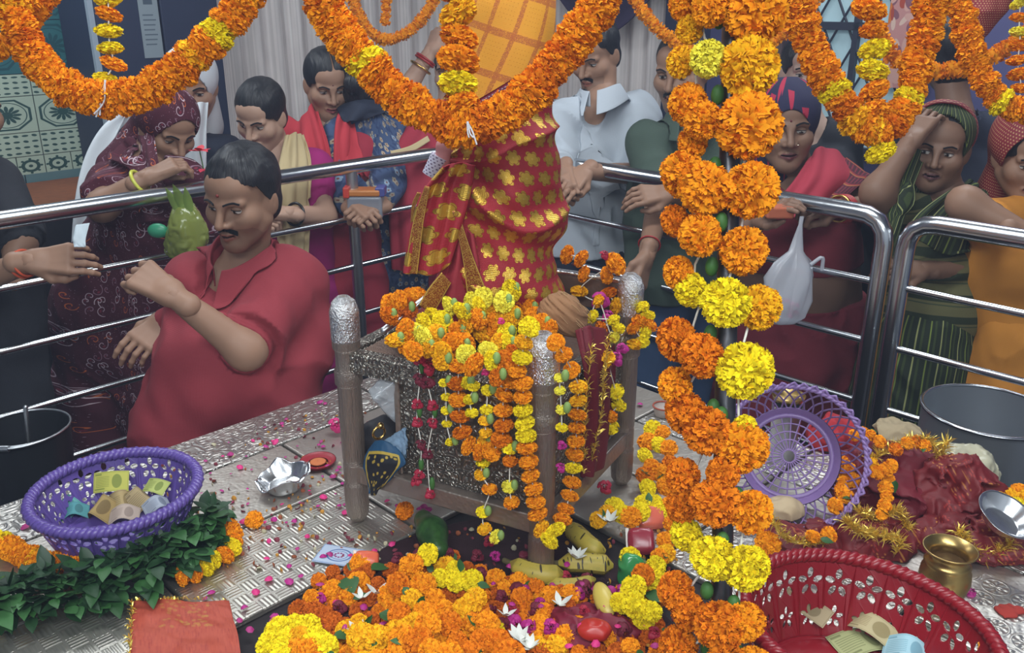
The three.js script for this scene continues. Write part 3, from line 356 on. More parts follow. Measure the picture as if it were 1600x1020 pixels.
// ---------- draped idol ----------
function brocade(mask) {
  return canvasTex(512, 512, (c, w) => {
    const r = rng(4); c.fillStyle = mask ? 'rgb(0,175,0)' : '#a11f2b'; c.fillRect(0, 0, w, w);
    if (!mask) for (let i = 0; i < 2600; i++) { c.fillStyle = ['#8c1824', '#b02a3c', '#97202c', '#b5304a'][i % 4]; c.globalAlpha = 0.35; c.fillRect(r() * w, r() * w, 3 + r() * 16, 2); } c.globalAlpha = 1;
    const fl = (x, y, R, rot) => { for (const [k, col] of mask ? [[1, 'rgb(0,95,190)']] : [[1, '#b8902c'], [0.86, '#d8ae45']]) { c.fillStyle = col; for (let i = 0; i < 6; i++) { const a = rot + i * Math.PI / 3; c.beginPath(); c.ellipse(x + Math.cos(a) * R * 0.58, y + Math.sin(a) * R * 0.58, R * 0.44 * k, R * 0.33 * k, a + 0.5, 0, 7); c.fill(); } c.beginPath(); c.arc(x, y, R * 0.5 * k, 0, 7); c.fill(); }
      if (!mask) { c.strokeStyle = '#8a3a22'; c.lineWidth = 2.2; for (let i = 0; i < 6; i++) { const a = rot + i * Math.PI / 3; c.beginPath(); c.arc(x + Math.cos(a) * R * 0.42, y + Math.sin(a) * R * 0.42, R * 0.36, a - 1.2, a + 1.3); c.stroke(); } c.fillStyle = '#e3bf5e'; c.beginPath(); c.arc(x, y, R * 0.13, 0, 7); c.fill(); } };
    for (let j = 0; j < 4; j++) for (let i = -1; i < 4; i++) { const x = (i + (j % 2) * 0.5) * 128 + 64, y = j * 128 + 64, rot = ((i + 4) % 4) * 1.1 + j; for (const dx of [0, 512]) fl(x + dx, y, 54, rot); }
  }, [1 / 0.132, 1 / 0.132], !mask);
}
const brMask = brocade(true), brocadeMat = std(0xffffff, 1, 1, { map: brocade(false), roughnessMap: brMask, metalnessMap: brMask, bumpMap: weave, bumpScale: 0.0008 });
const goldTrimTex = canvasTex(128, 256, (c, w, h) => { const r = rng(8); c.fillStyle = '#7d2018'; c.fillRect(0, 0, w, h); for (let i = 0; i < 700; i++) { c.fillStyle = ['#b98a30', '#d9b45a', '#8f6420', '#c79c40'][i % 4]; c.fillRect(r() * w, r() * h, 3 + r() * 7, 3 + r() * 5); } c.fillStyle = '#d8b050'; c.fillRect(0, 0, 12, h); c.fillRect(w - 14, 0, 12, h); }, [1, 1]);
const goldTrim = std(0xffffff, 0.38, 0.55, { map: goldTrimTex }), crimson = fabric([0.36, 0.03, 0.045], 0.7), pinkRed = fabric([0.52, 0.05, 0.09], 0.7);
const orangeCloth = fabric(0xffffff, 0.7, { map: canvasTex(512, 512, (c, w) => { const r = rng(9); c.fillStyle = '#ffb53a'; c.fillRect(0, 0, w, w); for (let i = 0; i < 1500; i++) { c.globalAlpha = 0.16; c.fillStyle = i % 2 ? '#ffc45a' : '#f09a20'; c.fillRect(r() * w, r() * w, 2 + r() * 26, 2); } c.globalAlpha = 1; for (let i = 0; i < 9000; i++) { const s = r() * 4, k = Math.floor(r() * 2), q = r() * w, n = k * 256 + (r() - 0.5) * 44; c.fillStyle = i % 3 ? '#d98034' : '#cf6a48'; c.fillRect(i % 2 ? q : n, i % 2 ? n : q, 3 + s, 3); if (n < 0) c.fillRect(i % 2 ? q : n + w, i % 2 ? n + w : q, 3 + s, 3); } for (let j = 0; j < 2; j++) for (let i = 0; i < 2; i++) for (let k = 0; k < 26; k++) { c.fillStyle = '#ee9a28'; c.fillRect(i * 256 + 60 + (k % 5) * 32 + ((k * 7) % 9), j * 256 + 60 + Math.floor(k / 5) * 26, 9, 5); } }, [1 / 0.13, 1 / 0.13]) });
const PD = (u, v, d) => { const b = (510 - v) / FOCAL; return P(u, v, d / (cp + b * sp)); };
const IDOL = [[-150, 745, 860], [-60, 738, 866], [0, 730, 868], [60, 722, 866], [120, 712, 858], [165, 704, 854], [200, 696, 860], [240, 690, 874], [290, 690, 882], [340, 694, 882], [400, 700, 879], [450, 690, 872], [500, 690, 866]];
const ring = (v) => { let i = 0; while (i < IDOL.length - 2 && v > IDOL[i + 1][0]) i++; const t = (v - IDOL[i][0]) / (IDOL[i + 1][0] - IDOL[i][0]), q = (k) => catmull((IDOL[i - 1] || IDOL[i])[k], IDOL[i][k], IDOL[i + 1][k], (IDOL[i + 2] || IDOL[i + 1])[k], t); const a = PD(q(1), v, 1.47), b = PD(q(2), v, 1.47); return [a.clone().add(b).multiplyScalar(0.5), a.distanceTo(b) / 2]; };
function loft(v0, v1, grow, o = {}) {
  const nu = 150, nv = 110, pos = [], uv = [], idx = [], pin = PD(700, 258, 1.4);
  for (let j = 0; j <= nv; j++) for (let i = 0; i <= nu; i++) {
    const a = i / nu * 2 * Math.PI, ca = Math.cos(a), sa = Math.sin(a), vb = o.tilt ? v1 + o.tilt * ca : v1, v = v0 + (vb - v0) * j / nv, [c, w] = ring(v);
    let x = c.x + ca * w * grow, z = c.z + sa * w * 0.85 * grow, y = c.y, dy = y - pin.y, dx = x - pin.x; let f = 0;
    if (o.folds) { const th = Math.atan2(-dy, dx + 0.02), rr = Math.hypot(dx, dy), wv = 1 - Math.abs(Math.sin(th * 5.2 + 1.1 * noise3(x * 9, y * 9, 1) + rr * 3)); f += o.folds * (Math.pow(wv, 1.6) - 0.25) * Math.min(1, rr * 8 + 0.3); f += o.folds * 0.9 * noise3(x * 16, y * 26 + dx * 10, 5); } else f += 0.004 * noise3(a * 2.2 + y * 5, y * 3, 3);
    x += ca * f; z += sa * f; pos.push(x, y, z); uv.push(a * 0.105 + (o.folds ? 0.02 * noise3(x * 8, y * 8, 8) : (y * 0.45)), y * (o.folds ? 1.05 : 1) + (o.folds ? 0.28 * dx * 0.5 + 0.015 * noise3(x * 7, y * 7, 4) : 0.3 * dx)); }
  for (let j = 0; j < nv; j++) for (let i = 0; i < nu; i++) { const p = j * (nu + 1) + i, q = p + 1, r = p + nu + 1, s = r + 1; idx.push(p, r, s, p, s, q); }
  const g = new THREE.BufferGeometry(); g.setAttribute('position', new THREE.Float32BufferAttribute(pos, 3)); g.setAttribute('uv', new THREE.Float32BufferAttribute(uv, 2)); g.setIndex(idx); g.computeVertexNormals();
  const n = g.attributes.normal; for (let j = 0; j <= nv; j++) { const p = j * (nu + 1), q = p + nu, k = V(n.getX(p) + n.getX(q), n.getY(p) + n.getY(q), n.getZ(p) + n.getZ(q)).normalize(); n.setXYZ(p, k.x, k.y, k.z); n.setXYZ(q, k.x, k.y, k.z); } return g; }
{ const base = V(-0.03, 0.322, -1.46), t = thing('draped_idol', 'tall idol draped in red and gold brocade under an orange printed shawl', 'idol', base);
  part(t, 'brocade_sari', moved(loft(150, 492, 1, { folds: 0.021 }), base), brocadeMat);
  part(t, 'inner_cloth', moved(loft(-140, 170, 0.93), base), pinkRed);
  part(t, 'orange_shawl', moved(loft(-150, 128, 1.02, { tilt: -50 }), base), orangeCloth);
  { const rows = [[], []]; for (let i = 0; i <= 16; i++) { const a = i / 16 * Math.PI, ca = Math.cos(a), vb = 128 - 50 * ca, [c, w] = ring(vb + 4), [c2, w2] = ring(vb + 20); rows[0].push(V(c.x + ca * w * 1.03, c.y, c.z + Math.sin(a) * w * 0.88)); rows[1].push(V(c2.x + ca * w2 * 1.0, c2.y, c2.z + Math.sin(a) * w2 * 0.85)); }
    part(t, 'lace_border', moved(cloth(rows, { nu: 4, nv: 60, th: 0.002, w: 0.3, h: 0.02 }), base), std(0xffffff, 0.6, 0, { map: canvasTex(64, 64, (c) => { c.fillStyle = '#7c3350'; c.fillRect(0, 0, 64, 64); c.fillStyle = '#d9cfd6'; for (let y = 0; y < 3; y++) for (let x = 0; x < 3; x++) { c.beginPath(); c.ellipse(11 + x * 21, 11 + y * 21, 7, 4, 0.6, 0, 7); c.fill(); } }, [60, 60]) })); }
  const flap = [[[690, 262], [706, 256], [722, 254], [742, 258]], [[660, 300], [684, 292], [708, 292], [736, 296]], [[644, 345], [672, 338], [700, 338], [724, 345]], [[634, 395], [660, 390], [688, 388], [714, 380]], [[630, 427], [655, 428], [682, 428], [704, 412]]];
  const q = (row, z) => row.map(([u, v]) => PD(u, v, z));
  part(t, 'sari_end', moved(cloth(flap.map((r, i) => q(r, 1.385 - 0.003 * i)), { fold: 0.006, ff: 2.5, nu: 40, nv: 40, th: 0.002 }), base), brocadeMat);
  part(t, 'gold_border', moved(cloth([[[664, 290], [672, 292]], [[646, 345], [662, 346]], [[637, 395], [656, 396]], [[631, 427], [652, 428]]].map((r) => q(r, 1.373)), { nu: 24, nv: 6, th: 0.0015, w: 1, h: 5 }), base), goldTrim);
  part(t, 'gold_border', moved(cloth([[[652, 300], [664, 302]], [[644, 318], [650, 320]], [[642, 340], [645, 340]], [[642, 352], [643, 352]]].map((r) => q(r, 1.4)), { nu: 18, nv: 6, th: 0.0015, w: 1, h: 4 }), base), goldTrim);
  part(t, 'pleated_cloth', moved(cloth([[[704, 360], [720, 355], [740, 365]], [[694, 400], [718, 400], [748, 410]], [[680, 440], [712, 440], [752, 440]], [[662, 482], [705, 485], [760, 480]]].map((r) => q(r, 1.39)), { fold: 0.006, ff: 2.5, th: 0.002 }), base), crimson);
  part(t, 'gold_border', moved(cloth([[[706, 330], [716, 328]], [[716, 370], [728, 368]], [[724, 410], [742, 408]], [[730, 462], [762, 458]]].map((r) => q(r, 1.376)), { nu: 24, nv: 6, th: 0.0015, w: 1, h: 5 }), base), goldTrim);
  part(t, 'gold_border', moved(cloth([[[705, 442], [690, 425]], [[690, 468], [668, 452]], [[676, 492], [655, 476]]].map((r) => q(r, 1.37)), { nu: 20, nv: 6, th: 0.0015, w: 1, h: 3 }), base), goldTrim);
  part(t, 'arm', moved(nets(field([[PD(690, 258, 1.42), PD(694, 228, 1.42), 0.013, 0.011], [PD(694, 228, 1.42), PD(706, 222, 1.41), 0.011, 0.009]], 0.01), PD(670, 275, 1.45).addScalar(-0.03), PD(710, 210, 1.38).addScalar(0.03), 0.004), base), std([0.62, 0.25, 0.24], 0.5));
  part(t, 'lace_cuff', moved(rod(PD(674, 274, 1.42), PD(688, 244, 1.42), 0.0155, 18), base), std(0xffffff, 0.7, 0, { map: canvasTex(64, 64, (c) => { c.fillStyle = '#cfcbdc'; c.fillRect(0, 0, 64, 64); c.fillStyle = '#6d5a7a'; for (let y = 0; y < 4; y++) for (let x = 0; x < 4; x++) { c.beginPath(); c.arc(8 + x * 16 + (y % 2) * 8, 8 + y * 16, 4, 0, 7); c.fill(); } }, [3, 2]) })); }

// ---------- garlands on the throne ----------
const AB = (u, v, o = 0.03) => onFace(u, v, TA, TB, o), BC = (u, v, o = 0.03) => onFace(u, v, TB, TC, o);
function strand(label, list, r, kind, colS, plane, seed, opt = {}) {   // flowers set one by one
  const R = rng(seed), pts = list.map(([u, v, , q]) => plane(u, v, q)), t = thing('marigold_garland', label, 'garland', pts[0].clone()), b = t.position;
  pts.forEach((p, i) => { const tg = (pts[Math.min(i + 1, pts.length - 1)]).clone().sub(pts[Math.max(i - 1, 0)]); flower(t, p, tg.lengthSq() ? tg.add(V(R() - 0.5, R() - 0.5, R() - 0.5).multiplyScalar(tg.length() * 0.5)) : UP, (list[i][4] || r) / FOCAL * (p.z * -cp + (EYE - p.y) * sp), kind, list[i][2] || colS[Math.floor(R() * colS.length)], b, 'marigold', R); });
  if (pts.length > 1 && !opt.loose) part(t, 'thread', moved(tube(pts, 0.001, pts.length * 3, 5), b), threadMat);
  if (opt.buds) pts.forEach((p, i) => { if (i % 2) return; const s = new THREE.SphereGeometry(0.006, 8, 6); s.scale(1, 1.6, 1); s.translate(p.x - b.x + 0.008, p.y - b.y + 0.006, p.z - b.z + 0.006); part(t, 'flower_bud', s, stemPale); }); return t; }
strand('orange marigold garland hanging in a U loop over the silver panel', [[716, 572], [716, 599], [717, 624], [718, 650], [722, 675], [732, 696], [750, 705], [768, 704], [783, 686], [787, 664], [786, 641], [787, 617], [797, 596], [800, 571]], 17, 'mid', 'oood', AB, 51);
strand('thin pale yellow flower string left of the orange U loop', [[694, 598], [697, 620], [697, 641], [698, 662], [704, 690]], 9, 'small', 'py', AB, 52, { buds: 1 });
strand('short yellow flower string inside the left arm of the U loop', [[728, 598], [740, 603], [734, 624], [737, 645]], 11, 'small', 'py', (u, v) => AB(u, v, 0.036), 53, { buds: 1 });
strand('short yellow flower string inside the right arm of the U loop', [[762, 610], [760, 640], [758, 657], [759, 676]], 11, 'small', 'pyg', (u, v) => AB(u, v, 0.036), 54, { buds: 1 });
strand('long marigold strand by the front post, yellow in its middle, ending in a yellow bunch', [[828, 515, 'y'], [818, 535, 'g'], [816, 558, 'y'], [808, 579, 'o'], [817, 599, 'o'], [817, 620, 'o'], [817, 641, 'y'], [820, 661, 'y'], [822, 680, 'y'], [823, 699, 'o'], [826, 721, 'o'], [829, 743, 'o'], [834, 764, 'o'], [837, 784, 'o'], [840, 803, 'o'], [846, 826, 'g', 0.045], [868, 828, 'y', 0.04], [858, 844, 'y', 0.05]], 16.5, 'mid', 'o', (u, v, q) => AB(u, v, q || 0.042), 55);
strand('small yellow strand with buds hanging below the U loop', [[757, 690], [755, 722], [752, 741], [765, 764, 'o'], [755, 800], [757, 826, 'g'], [775, 838, 'p']], 12, 'small', 'gyp', (u, v) => AB(u, v, 0.022), 56, { buds: 1 });
strand('short dull strand hanging between the U loop and the long strand', [[797, 700, 'y'], [797, 720, 'd'], [796, 760, 'p'], [799, 785, 'o']], 13, 'small', 'dy', AB, 57, { buds: 1 });
strand('marigold strand right of the front post hanging nearly to the platform', [[868, 535, 'o'], [881, 554, 'o'], [893, 578, 'o'], [904, 604, 'g'], [903, 626, 'g'], [902, 648, 'o'], [901, 668, 'o'], [900, 689, 'o'], [898, 710, 'o'], [896, 731, 'y'], [894, 753, 'o'], [890, 774, 'o'], [884, 795, 'o'], [879, 811, 'o']], 15, 'mid', 'o', (u, v) => BC(u, v, 0.035), 58);
strand('thin green budded strand just right of the front post', [[874, 590, 'p'], [875, 610, 'p'], [877, 640, 'p'], [878, 668, 'y']], 10, 'small', 'p', (u, v) => BC(u, v, 0.035), 59, { buds: 1 });
strand('short yellow and orange strand hanging on the right side of the throne', [[948, 560, 'g'], [962, 612, 'y'], [966, 632, 'y'], [952, 650, 'o'], [955, 668, 'y']], 14, 'small', 'g', (u, v) => BC(u, v, 0.03), 60);
const seatTop = (h) => (u, v) => onPlane(u, v, h); const S2 = (l) => l.map(([x, y, c, r]) => [520 + x / 2.04, 420 + y / 2.04, c, null, r]);
const heap = (label, list, seed, base = 0.345) => strand(label, S2(list), 17.5, 'mid', 'ygp', (u, v) => onPlane(u, v, base + Math.max(0, (530 - v)) * 0.0005 + (((u * 7 + v * 13) | 0) % 5) * 0.005), seed, { loose: 1, buds: 1 });
heap('heaped garland of bright yellow marigolds on the front of the seat', [[515, 66, 'p'], [480, 92, 'p'], [570, 68, 'y'], [440, 108, 'p'], [372, 118, 'p'], [322, 150, 'y'], [350, 168, 'y'], [290, 172, 'y'], [262, 206, 'p'], [292, 216, 'p'], [412, 135, 'y'], [465, 122, 'y'], [545, 105, 'p'], [500, 135, 'g'], [555, 205, 'y'], [625, 188, 'y', 19], [600, 232, 'g', 12], [495, 262, 'p'], [505, 292, 'y'], [425, 272, 'p'], [560, 240, 'y'], [528, 236, 'g']], 61, 0.37);
heap('heaped garland of orange marigolds among the yellow on the seat', [[602, 84, 'o'], [588, 122, 'o'], [628, 128, 'o'], [642, 152, 'o'], [668, 176, 'o'], [692, 196, 'o'], [540, 160, 'g'], [505, 170, 'o'], [462, 160, 'o'], [425, 175, 'g'], [400, 200, 'o'], [382, 232, 'o'], [412, 246, 'o', 22], [450, 306, 'o', 21], [330, 212, 'g'], [345, 262, 'g'], [352, 290, 'g'], [232, 192, 'o'], [202, 226, 'g'], [236, 238, 'o'], [525, 342, 'd'], [546, 292, 'd'], [572, 150, 'g'], [475, 208, 'g'], [520, 205, 'o'], [572, 275, 'd'], [300, 250, 'g'], [255, 262, 'o']], 62, 0.362);
heap('orange marigold bunch on the back left corner of the throne', [[186, 112, 'o'], [212, 100, 'o'], [248, 94, 'o'], [272, 90, 'o'], [180, 150, 'd'], [205, 140, 'd'], [238, 128, 'r']], 63, 0.36);
strand('few orange marigolds strung along the brown backrest board', [[886, 398, 'o'], [908, 404, 'o'], [912, 428, 'o'], [948, 430, 'o'], [962, 412, 'o', null, 19], [905, 455, 'g'], [962, 478, 'g'], [950, 458, 'd']], 15, 'mid', 'o', (u, v) => onFace(u, v, TD, TC, 0.025), 64);
strand('yellow and orange marigold cluster round the back right post', [[1003, 480, 'y'], [1012, 492, 'y'], [1000, 502, 'o'], [1008, 520, 'y'], [1016, 508, 'o'], [992, 538, 'g'], [1003, 535, 'y'], [990, 512, 'o']], 13, 'small', 'yo', (u, v) => P(u, v, 1.55), 65);
strand('yellow blossoms tucked behind the coconut', [[966, 512, 'y'], [958, 528, 'p'], [935, 470, 'g'], [925, 495, 'y'], [958, 500, 'y'], [940, 512, 'd']], 12, 'small', 'yg', (u, v) => P(u, v, 1.5), 66);
// roses: overlapping curled petals
function roseGeo(seed, n = 16) {
  const r = rng(seed), gs = []; for (let i = 0; i < n; i++) { const k = i / n, R = 0.25 + 0.75 * k, a = i * 2.4 + r() * 0.4, tilt = 0.15 + 1.1 * k, g = new THREE.SphereGeometry(1, 8, 5, -0.8, 1.6, 0.25, 1.15), p = g.attributes.position; for (let j = 0; j < p.count; j++) { const w = 1 + 0.12 * Math.sin(p.getX(j) * 6 + i) * (p.getY(j) > 0.3 ? 1 : 0.2); p.setXYZ(j, p.getX(j) * 0.75 * R * w, p.getY(j) * 0.8 * (0.7 + 0.3 * (1 - k)), (p.getZ(j) - 0.1) * 0.62 * R * w); } g.rotateX(tilt * 0.5); g.rotateY(a); g.translate(Math.sin(a) * 0.25 * k, -0.2 * k, Math.cos(a) * 0.25 * k); gs.push(g); }
  const m = merge(gs); m.computeVertexNormals(); return m; }
const ROSE = [roseGeo(1), roseGeo(2), roseGeo(3, 12)], roseRed = std([0.42, 0.018, 0.05], 0.6), rosePink = std([0.68, 0.03, 0.2], 0.6), roseMag = std([0.45, 0.02, 0.22], 0.6), maroon = std([0.16, 0.012, 0.03], 0.7);
function rose(parent, p, r, m, b, axis = V(0.1, 0.6, 0.8), name = 'rose') { const q = part(parent, name, ROSE[flowerCount++ % 3], m); q.position.copy(b ? p.clone().sub(b) : p); q.quaternion.setFromUnitVectors(UP, axis.clone().add(V(R0() - 0.5, R0() - 0.5, R0() - 0.5).multiplyScalar(0.7)).normalize()); q.scale.setScalar(r); return q; }
for (const [label, list] of [['string of dark red roses hanging down the left end of the silver panel', [[655, 560], [656, 592], [652, 632], [652, 660], [658, 694], [655, 742], [650, 752]]], ['second string of dark red roses, right beside the first', [[670, 575], [668, 598], [676, 634], [676, 660], [668, 710], [672, 772]]]]) { const pts = list.map(([u, v]) => AB(u, v, 0.025)), t = thing('rose_garland', label, 'garland', pts[0].clone()); pts.forEach((p, i) => { rose(t, p, (i < 2 ? 16 : 13) / FOCAL * 1.43, i % 3 === 1 ? maroon : roseRed, t.position); if (i % 2) { const s = new THREE.SphereGeometry(0.006, 8, 6); s.scale(0.8, 2, 0.8); s.translate(p.x - t.position.x + 0.004, p.y + 0.02 - t.position.y, p.z - t.position.z); part(t, 'leaf', s, stemMat); } }); part(t, 'thread', moved(tube(pts, 0.001, 20, 5), t.position), threadMat); }
for (const [u, v, m, pl, r, l] of [[962, 560, roseMag, 'bc', 18, 'large magenta rose on the right side of the throne'], [972, 545, roseMag, 'bc', 15, 'magenta rose above the larger one near the back right post'], [878, 696, roseMag, 'bc', 10, 'magenta rose by the thin strand right of the front post'], [876, 730, roseMag, 'bc', 11, 'lower magenta rose right of the front post'], [938, 470, roseMag, 'z', 22, 'dark magenta rose heap under the backrest board'], [950, 495, roseMag, 'z', 17, 'dark magenta rose lower under the backrest board'], [944, 398, roseRed, 'z', 12, 'red rose on top of the brown backrest board'], [758, 582, rosePink, 'ab', 8, 'small pink rose on the heaped marigolds'], [783, 502, rosePink, 'top', 8, 'tiny pink petal rose on top of the heaped marigolds'], [945, 760, roseRed, 'bc', 18, 'dark red rose lying over the right stretcher of the throne']]) tag(rose(scene, pl === 'bc' ? BC(u, v, 0.035) : pl === 'ab' ? AB(u, v, 0.06) : pl === 'top' ? onPlane(u, v, 0.4) : P(u, v, 1.52), r / FOCAL * 1.45, m, null), l, 'rose');
// coconut with husk fibres
{ const c = P(876, 490, 1.42), f = field([{ e: V(0, 0, 0), r: [0.037, 0.034, 0.034] }, [V(0.02, -0.012, 0.01), V(0.034, -0.034, 0.018), 0.018, 0.004]], 0.02), g = nets((x, y, z) => f(x, y, z) + 0.0022 * noise3(x * 60 + y * 20, (y + x * 0.7) * 260, z * 60) + 0.003 * noise3(x * 50, y * 50, z * 50), V(-0.06, -0.07, -0.06), V(0.06, 0.06, 0.06), 0.0022);
  const m = lone('coconut', g, std([0.30, 0.15, 0.07], 0.95), 'brown husked coconut resting on the throne beside the idol', 'coconut'); m.position.copy(c); const R = rng(3), fs = []; for (let i = 0; i < 60; i++) { const a = R() * 6.28, b = R() * 2.4, p = V(Math.cos(a) * 0.036 * Math.sin(b), 0.036 * Math.cos(b), Math.sin(a) * 0.035 * Math.sin(b)); const q = p.clone().multiplyScalar(1.05).add(V(0.012, -0.012, 0.004)); fs.push(tube([p, p.clone().lerp(q, 0.5).multiplyScalar(1.05), q], 0.0005, 4, 4)); } part(m, 'husk_fibre', merge(fs), std([0.42, 0.25, 0.12], 0.9)); m.children[0].userData.kind = 'stuff'; }
// ---------- people ----------
const vec = (a) => (a.isVector3 ? a : P(a[0], a[1], a[2]));
const hairMat = std([0.012, 0.012, 0.016], 0.38, 0, { bumpMap: dataTex(256, (u, v) => { const k = clamp01(0.6 * tn(u, v, 128, 1) + 0.4 * hash3(Math.floor(u * 256), 1, 2)); return [k, k, k]; }, [10, 0.6]), bumpScale: 0.0012 });
const skinMat = phys(0xffffff, { roughness: 0.5, vertexColors: true, specularIntensity: 0.7 });
const eyeMat = std(0xffffff, 0.25, 0, { vertexColors: true });
function headField(o) {
  const w = o.w ?? 1, j = o.jaw ?? 1, L = (x, y, z) => V(x, y, z);
  const main = field([{ e: L(0, 0.036, -0.014), r: [0.073 * w, 0.077, 0.091] }, { e: L(0, -0.036, 0.024), r: [0.057 * w, 0.074, 0.062] },
    [L(-0.046 * j, -0.05, 0.004), L(-0.012, -0.094, 0.06), 0.024, 0.019], [L(0.046 * j, -0.05, 0.004), L(0.012, -0.094, 0.06), 0.024, 0.019], { e: L(0, -0.094, 0.068), r: [0.02, 0.017, 0.017] },
    { e: L(-0.042 * w, -0.026, 0.053), r: [0.025, 0.024, 0.025] }, { e: L(0.042 * w, -0.026, 0.053), r: [0.025, 0.024, 0.025] }, { e: L(0, 0.045, 0.05), r: [0.052 * w, 0.036, 0.035] }], 0.028);
  const nose = field([[L(0, 0.012, 0.084), L(0, -0.03, 0.108), 0.0075, 0.0105], { e: L(-0.0125, -0.034, 0.093), r: [0.0085, 0.0075, 0.0105] }, { e: L(0.0125, -0.034, 0.093), r: [0.0085, 0.0075, 0.0105] }], 0.008);
  const brow = field([[L(-0.045, 0.017, 0.07), L(-0.012, 0.014, 0.084), 0.008, 0.0085], [L(0.045, 0.017, 0.07), L(0.012, 0.014, 0.084), 0.008, 0.0085]], 0.008);
  const lip = field([[L(-0.021, -0.0635, 0.079), L(-0.006, -0.0595, 0.0905), 0.0045, 0.0065], [L(0.021, -0.0635, 0.079), L(0.006, -0.0595, 0.0905), 0.0045, 0.0065], [L(-0.006, -0.0595, 0.0905), L(0.006, -0.0595, 0.0905), 0.0062], [L(-0.018, -0.067, 0.079), L(0, -0.0705, 0.0895), 0.005, 0.0078], [L(0.018, -0.067, 0.079), L(0, -0.0705, 0.0895), 0.005, 0.0078]], 0.005);
  const neckP = o.neck || [L(0, -0.06, -0.02), L(0, -0.17, -0.03)]; const neck = field([[neckP[0], neckP[1], 0.048 * (o.nw ?? 1), 0.052 * (o.nw ?? 1)]], 0.01);
  const ear = (x, y, z, s) => { const px = (x - s * 0.076 * w) * 0.9 + s * (z + 0.01) * 0.35, py = y + 0.012 + (z * 0.15), pz = z + 0.006; const a = Math.hypot(px / 0.007, py / 0.031, pz / 0.019); return (a - 1) * 0.007; };
  const earIn = (x, y, z, s) => Math.hypot((x - s * 0.087 * w) / 0.006, (y + 0.008) / 0.02, (z + 0.002) / 0.011) * 0.006 - 0.006;
  return (x, y, z) => {
    let f = main(x, y, z);
    if (z > -0.01) { f = smin(f, brow(x, y, z), 0.014); for (const s of [-1, 1]) { const d = 0.0165 - Math.hypot((x - s * 0.0305) * 0.85, (y + 0.001) * 1.15, z - 0.088); f = -smin(-f, -d, 0.012); } f = smin(f, nose(x, y, z), 0.014); for (const s of [-1, 1]) { const d = 0.0036 - Math.hypot(x - s * 0.0085, y + 0.0405, (z - 0.1) * 0.8); f = Math.max(f, d); } f = smin(f, lip(x, y, z), 0.006); const m = 0.0022 - Math.hypot(Math.max(0, Math.abs(x) - 0.018), y + 0.0647 - Math.abs(x) * 0.03, (z - 0.092 + Math.abs(x) * 0.35) * 0.35); f = Math.max(f, m); }
    if (Math.abs(x) > 0.05) for (const s of [-1, 1]) { f = smin(f, ear(x, y, z, s), 0.006); f = Math.max(f, -earIn(x, y, z, s)); }
    return smin(f, neck(x, y, z), 0.03);
  };
}
function handGeo(o) {   // wrist at the origin, fingers along x, back of the hand up y, thumb on the +z side
  const c = o.curl ?? [0.4, 0.5, 0.55, 0.6], prims = [], th = o.thumb ?? 0.5;
  const palm = (x, y, z) => { const t = Math.min(1, Math.max(0, x / 0.09)), hw = 0.026 + 0.014 * t, hh = 0.0135 - 0.002 * t; const qx = Math.abs(x - 0.045) - 0.038, qy = Math.abs(y + 0.002) - hh + 0.008, qz = Math.abs(z) - hw + 0.01; return Math.hypot(Math.max(qx, 0), Math.max(qy, 0), Math.max(qz, 0)) + Math.min(0, Math.max(qx, qy, qz)) - 0.0095; };
  const fields = [];
  [[0.031, 0.07, 0.0088], [0.0105, 0.079, 0.009], [-0.0105, 0.073, 0.0086], [-0.031, 0.057, 0.0076]].forEach(([z, L, r], i) => {
    let p = V(0.082, 0, z), a = -(c[i] * 0.6), sp = (o.spread ?? 0.12) * z * 3; const q = [], seg = [0.45, 0.32, 0.24];
    for (let k = 0; k < 3; k++) { const d = V(Math.cos(a), Math.sin(a), sp).normalize().multiplyScalar(L * seg[k]); const n = p.clone().add(d); q.push([p, n, r * (1 - 0.1 * k), r * (0.9 - 0.1 * k)]); p = n; a -= c[i] * (k ? 0.9 : 1.2); }
    q.unshift([V(0.05, 0, z * 0.8), V(0.082, 0, z), r, r]); fields.push(field(q, 0.004)); });
  fields.push(field([[V(0.012, -0.004, 0.018), V(0.042, -0.012 - 0.012 * th, 0.046 - 0.01 * th), 0.014, 0.0115], [V(0.042, -0.012 - 0.012 * th, 0.046 - 0.01 * th), V(0.068, -0.018 - 0.02 * th, 0.056 - 0.03 * th), 0.0105, 0.0095], [V(0.068, -0.018 - 0.02 * th, 0.056 - 0.03 * th), V(0.09, -0.02 - 0.026 * th, 0.055 - 0.042 * th), 0.0095, 0.007]], 0.006));
  const wrist = field([[V(-0.035, 0, 0), V(0.012, 0, 0), 0.026, 0.022]], 0.01);
  const f = (x, y, z) => { let d = smin(palm(x, y, z), wrist(x, y * 1.15, z), 0.02); fields.forEach((g, i) => { d = smin(d, g(x, y, z), i === 4 ? 0.014 : 0.005); }); return d; };
  return nets(f, V(-0.075, -0.1, -0.06), V(0.175, 0.03, 0.08), 0.0032);
}
const HANDS = {}; const handOf = (k, o) => (HANDS[k] ??= handGeo(o));
const HPOSE = { relax: { curl: [0.35, 0.42, 0.48, 0.55] }, grip: { curl: [1.0, 1.05, 1.1, 1.15], thumb: 1 }, fist: { curl: [1.25, 1.3, 1.3, 1.3], thumb: 1.1 }, flat: { curl: [0.15, 0.18, 0.2, 0.26], thumb: 0.2 }, pinch: { curl: [0.75, 0.8, 0.7, 0.6], thumb: 1.2 } };
function withColor(g, c) { const n = g.attributes.position.count, a = new Float32Array(n * 3); for (let i = 0; i < n; i++) a.set(typeof c === 'function' ? c(i) : c, i * 3); g.setAttribute('color', new THREE.BufferAttribute(a, 3)); return g; }
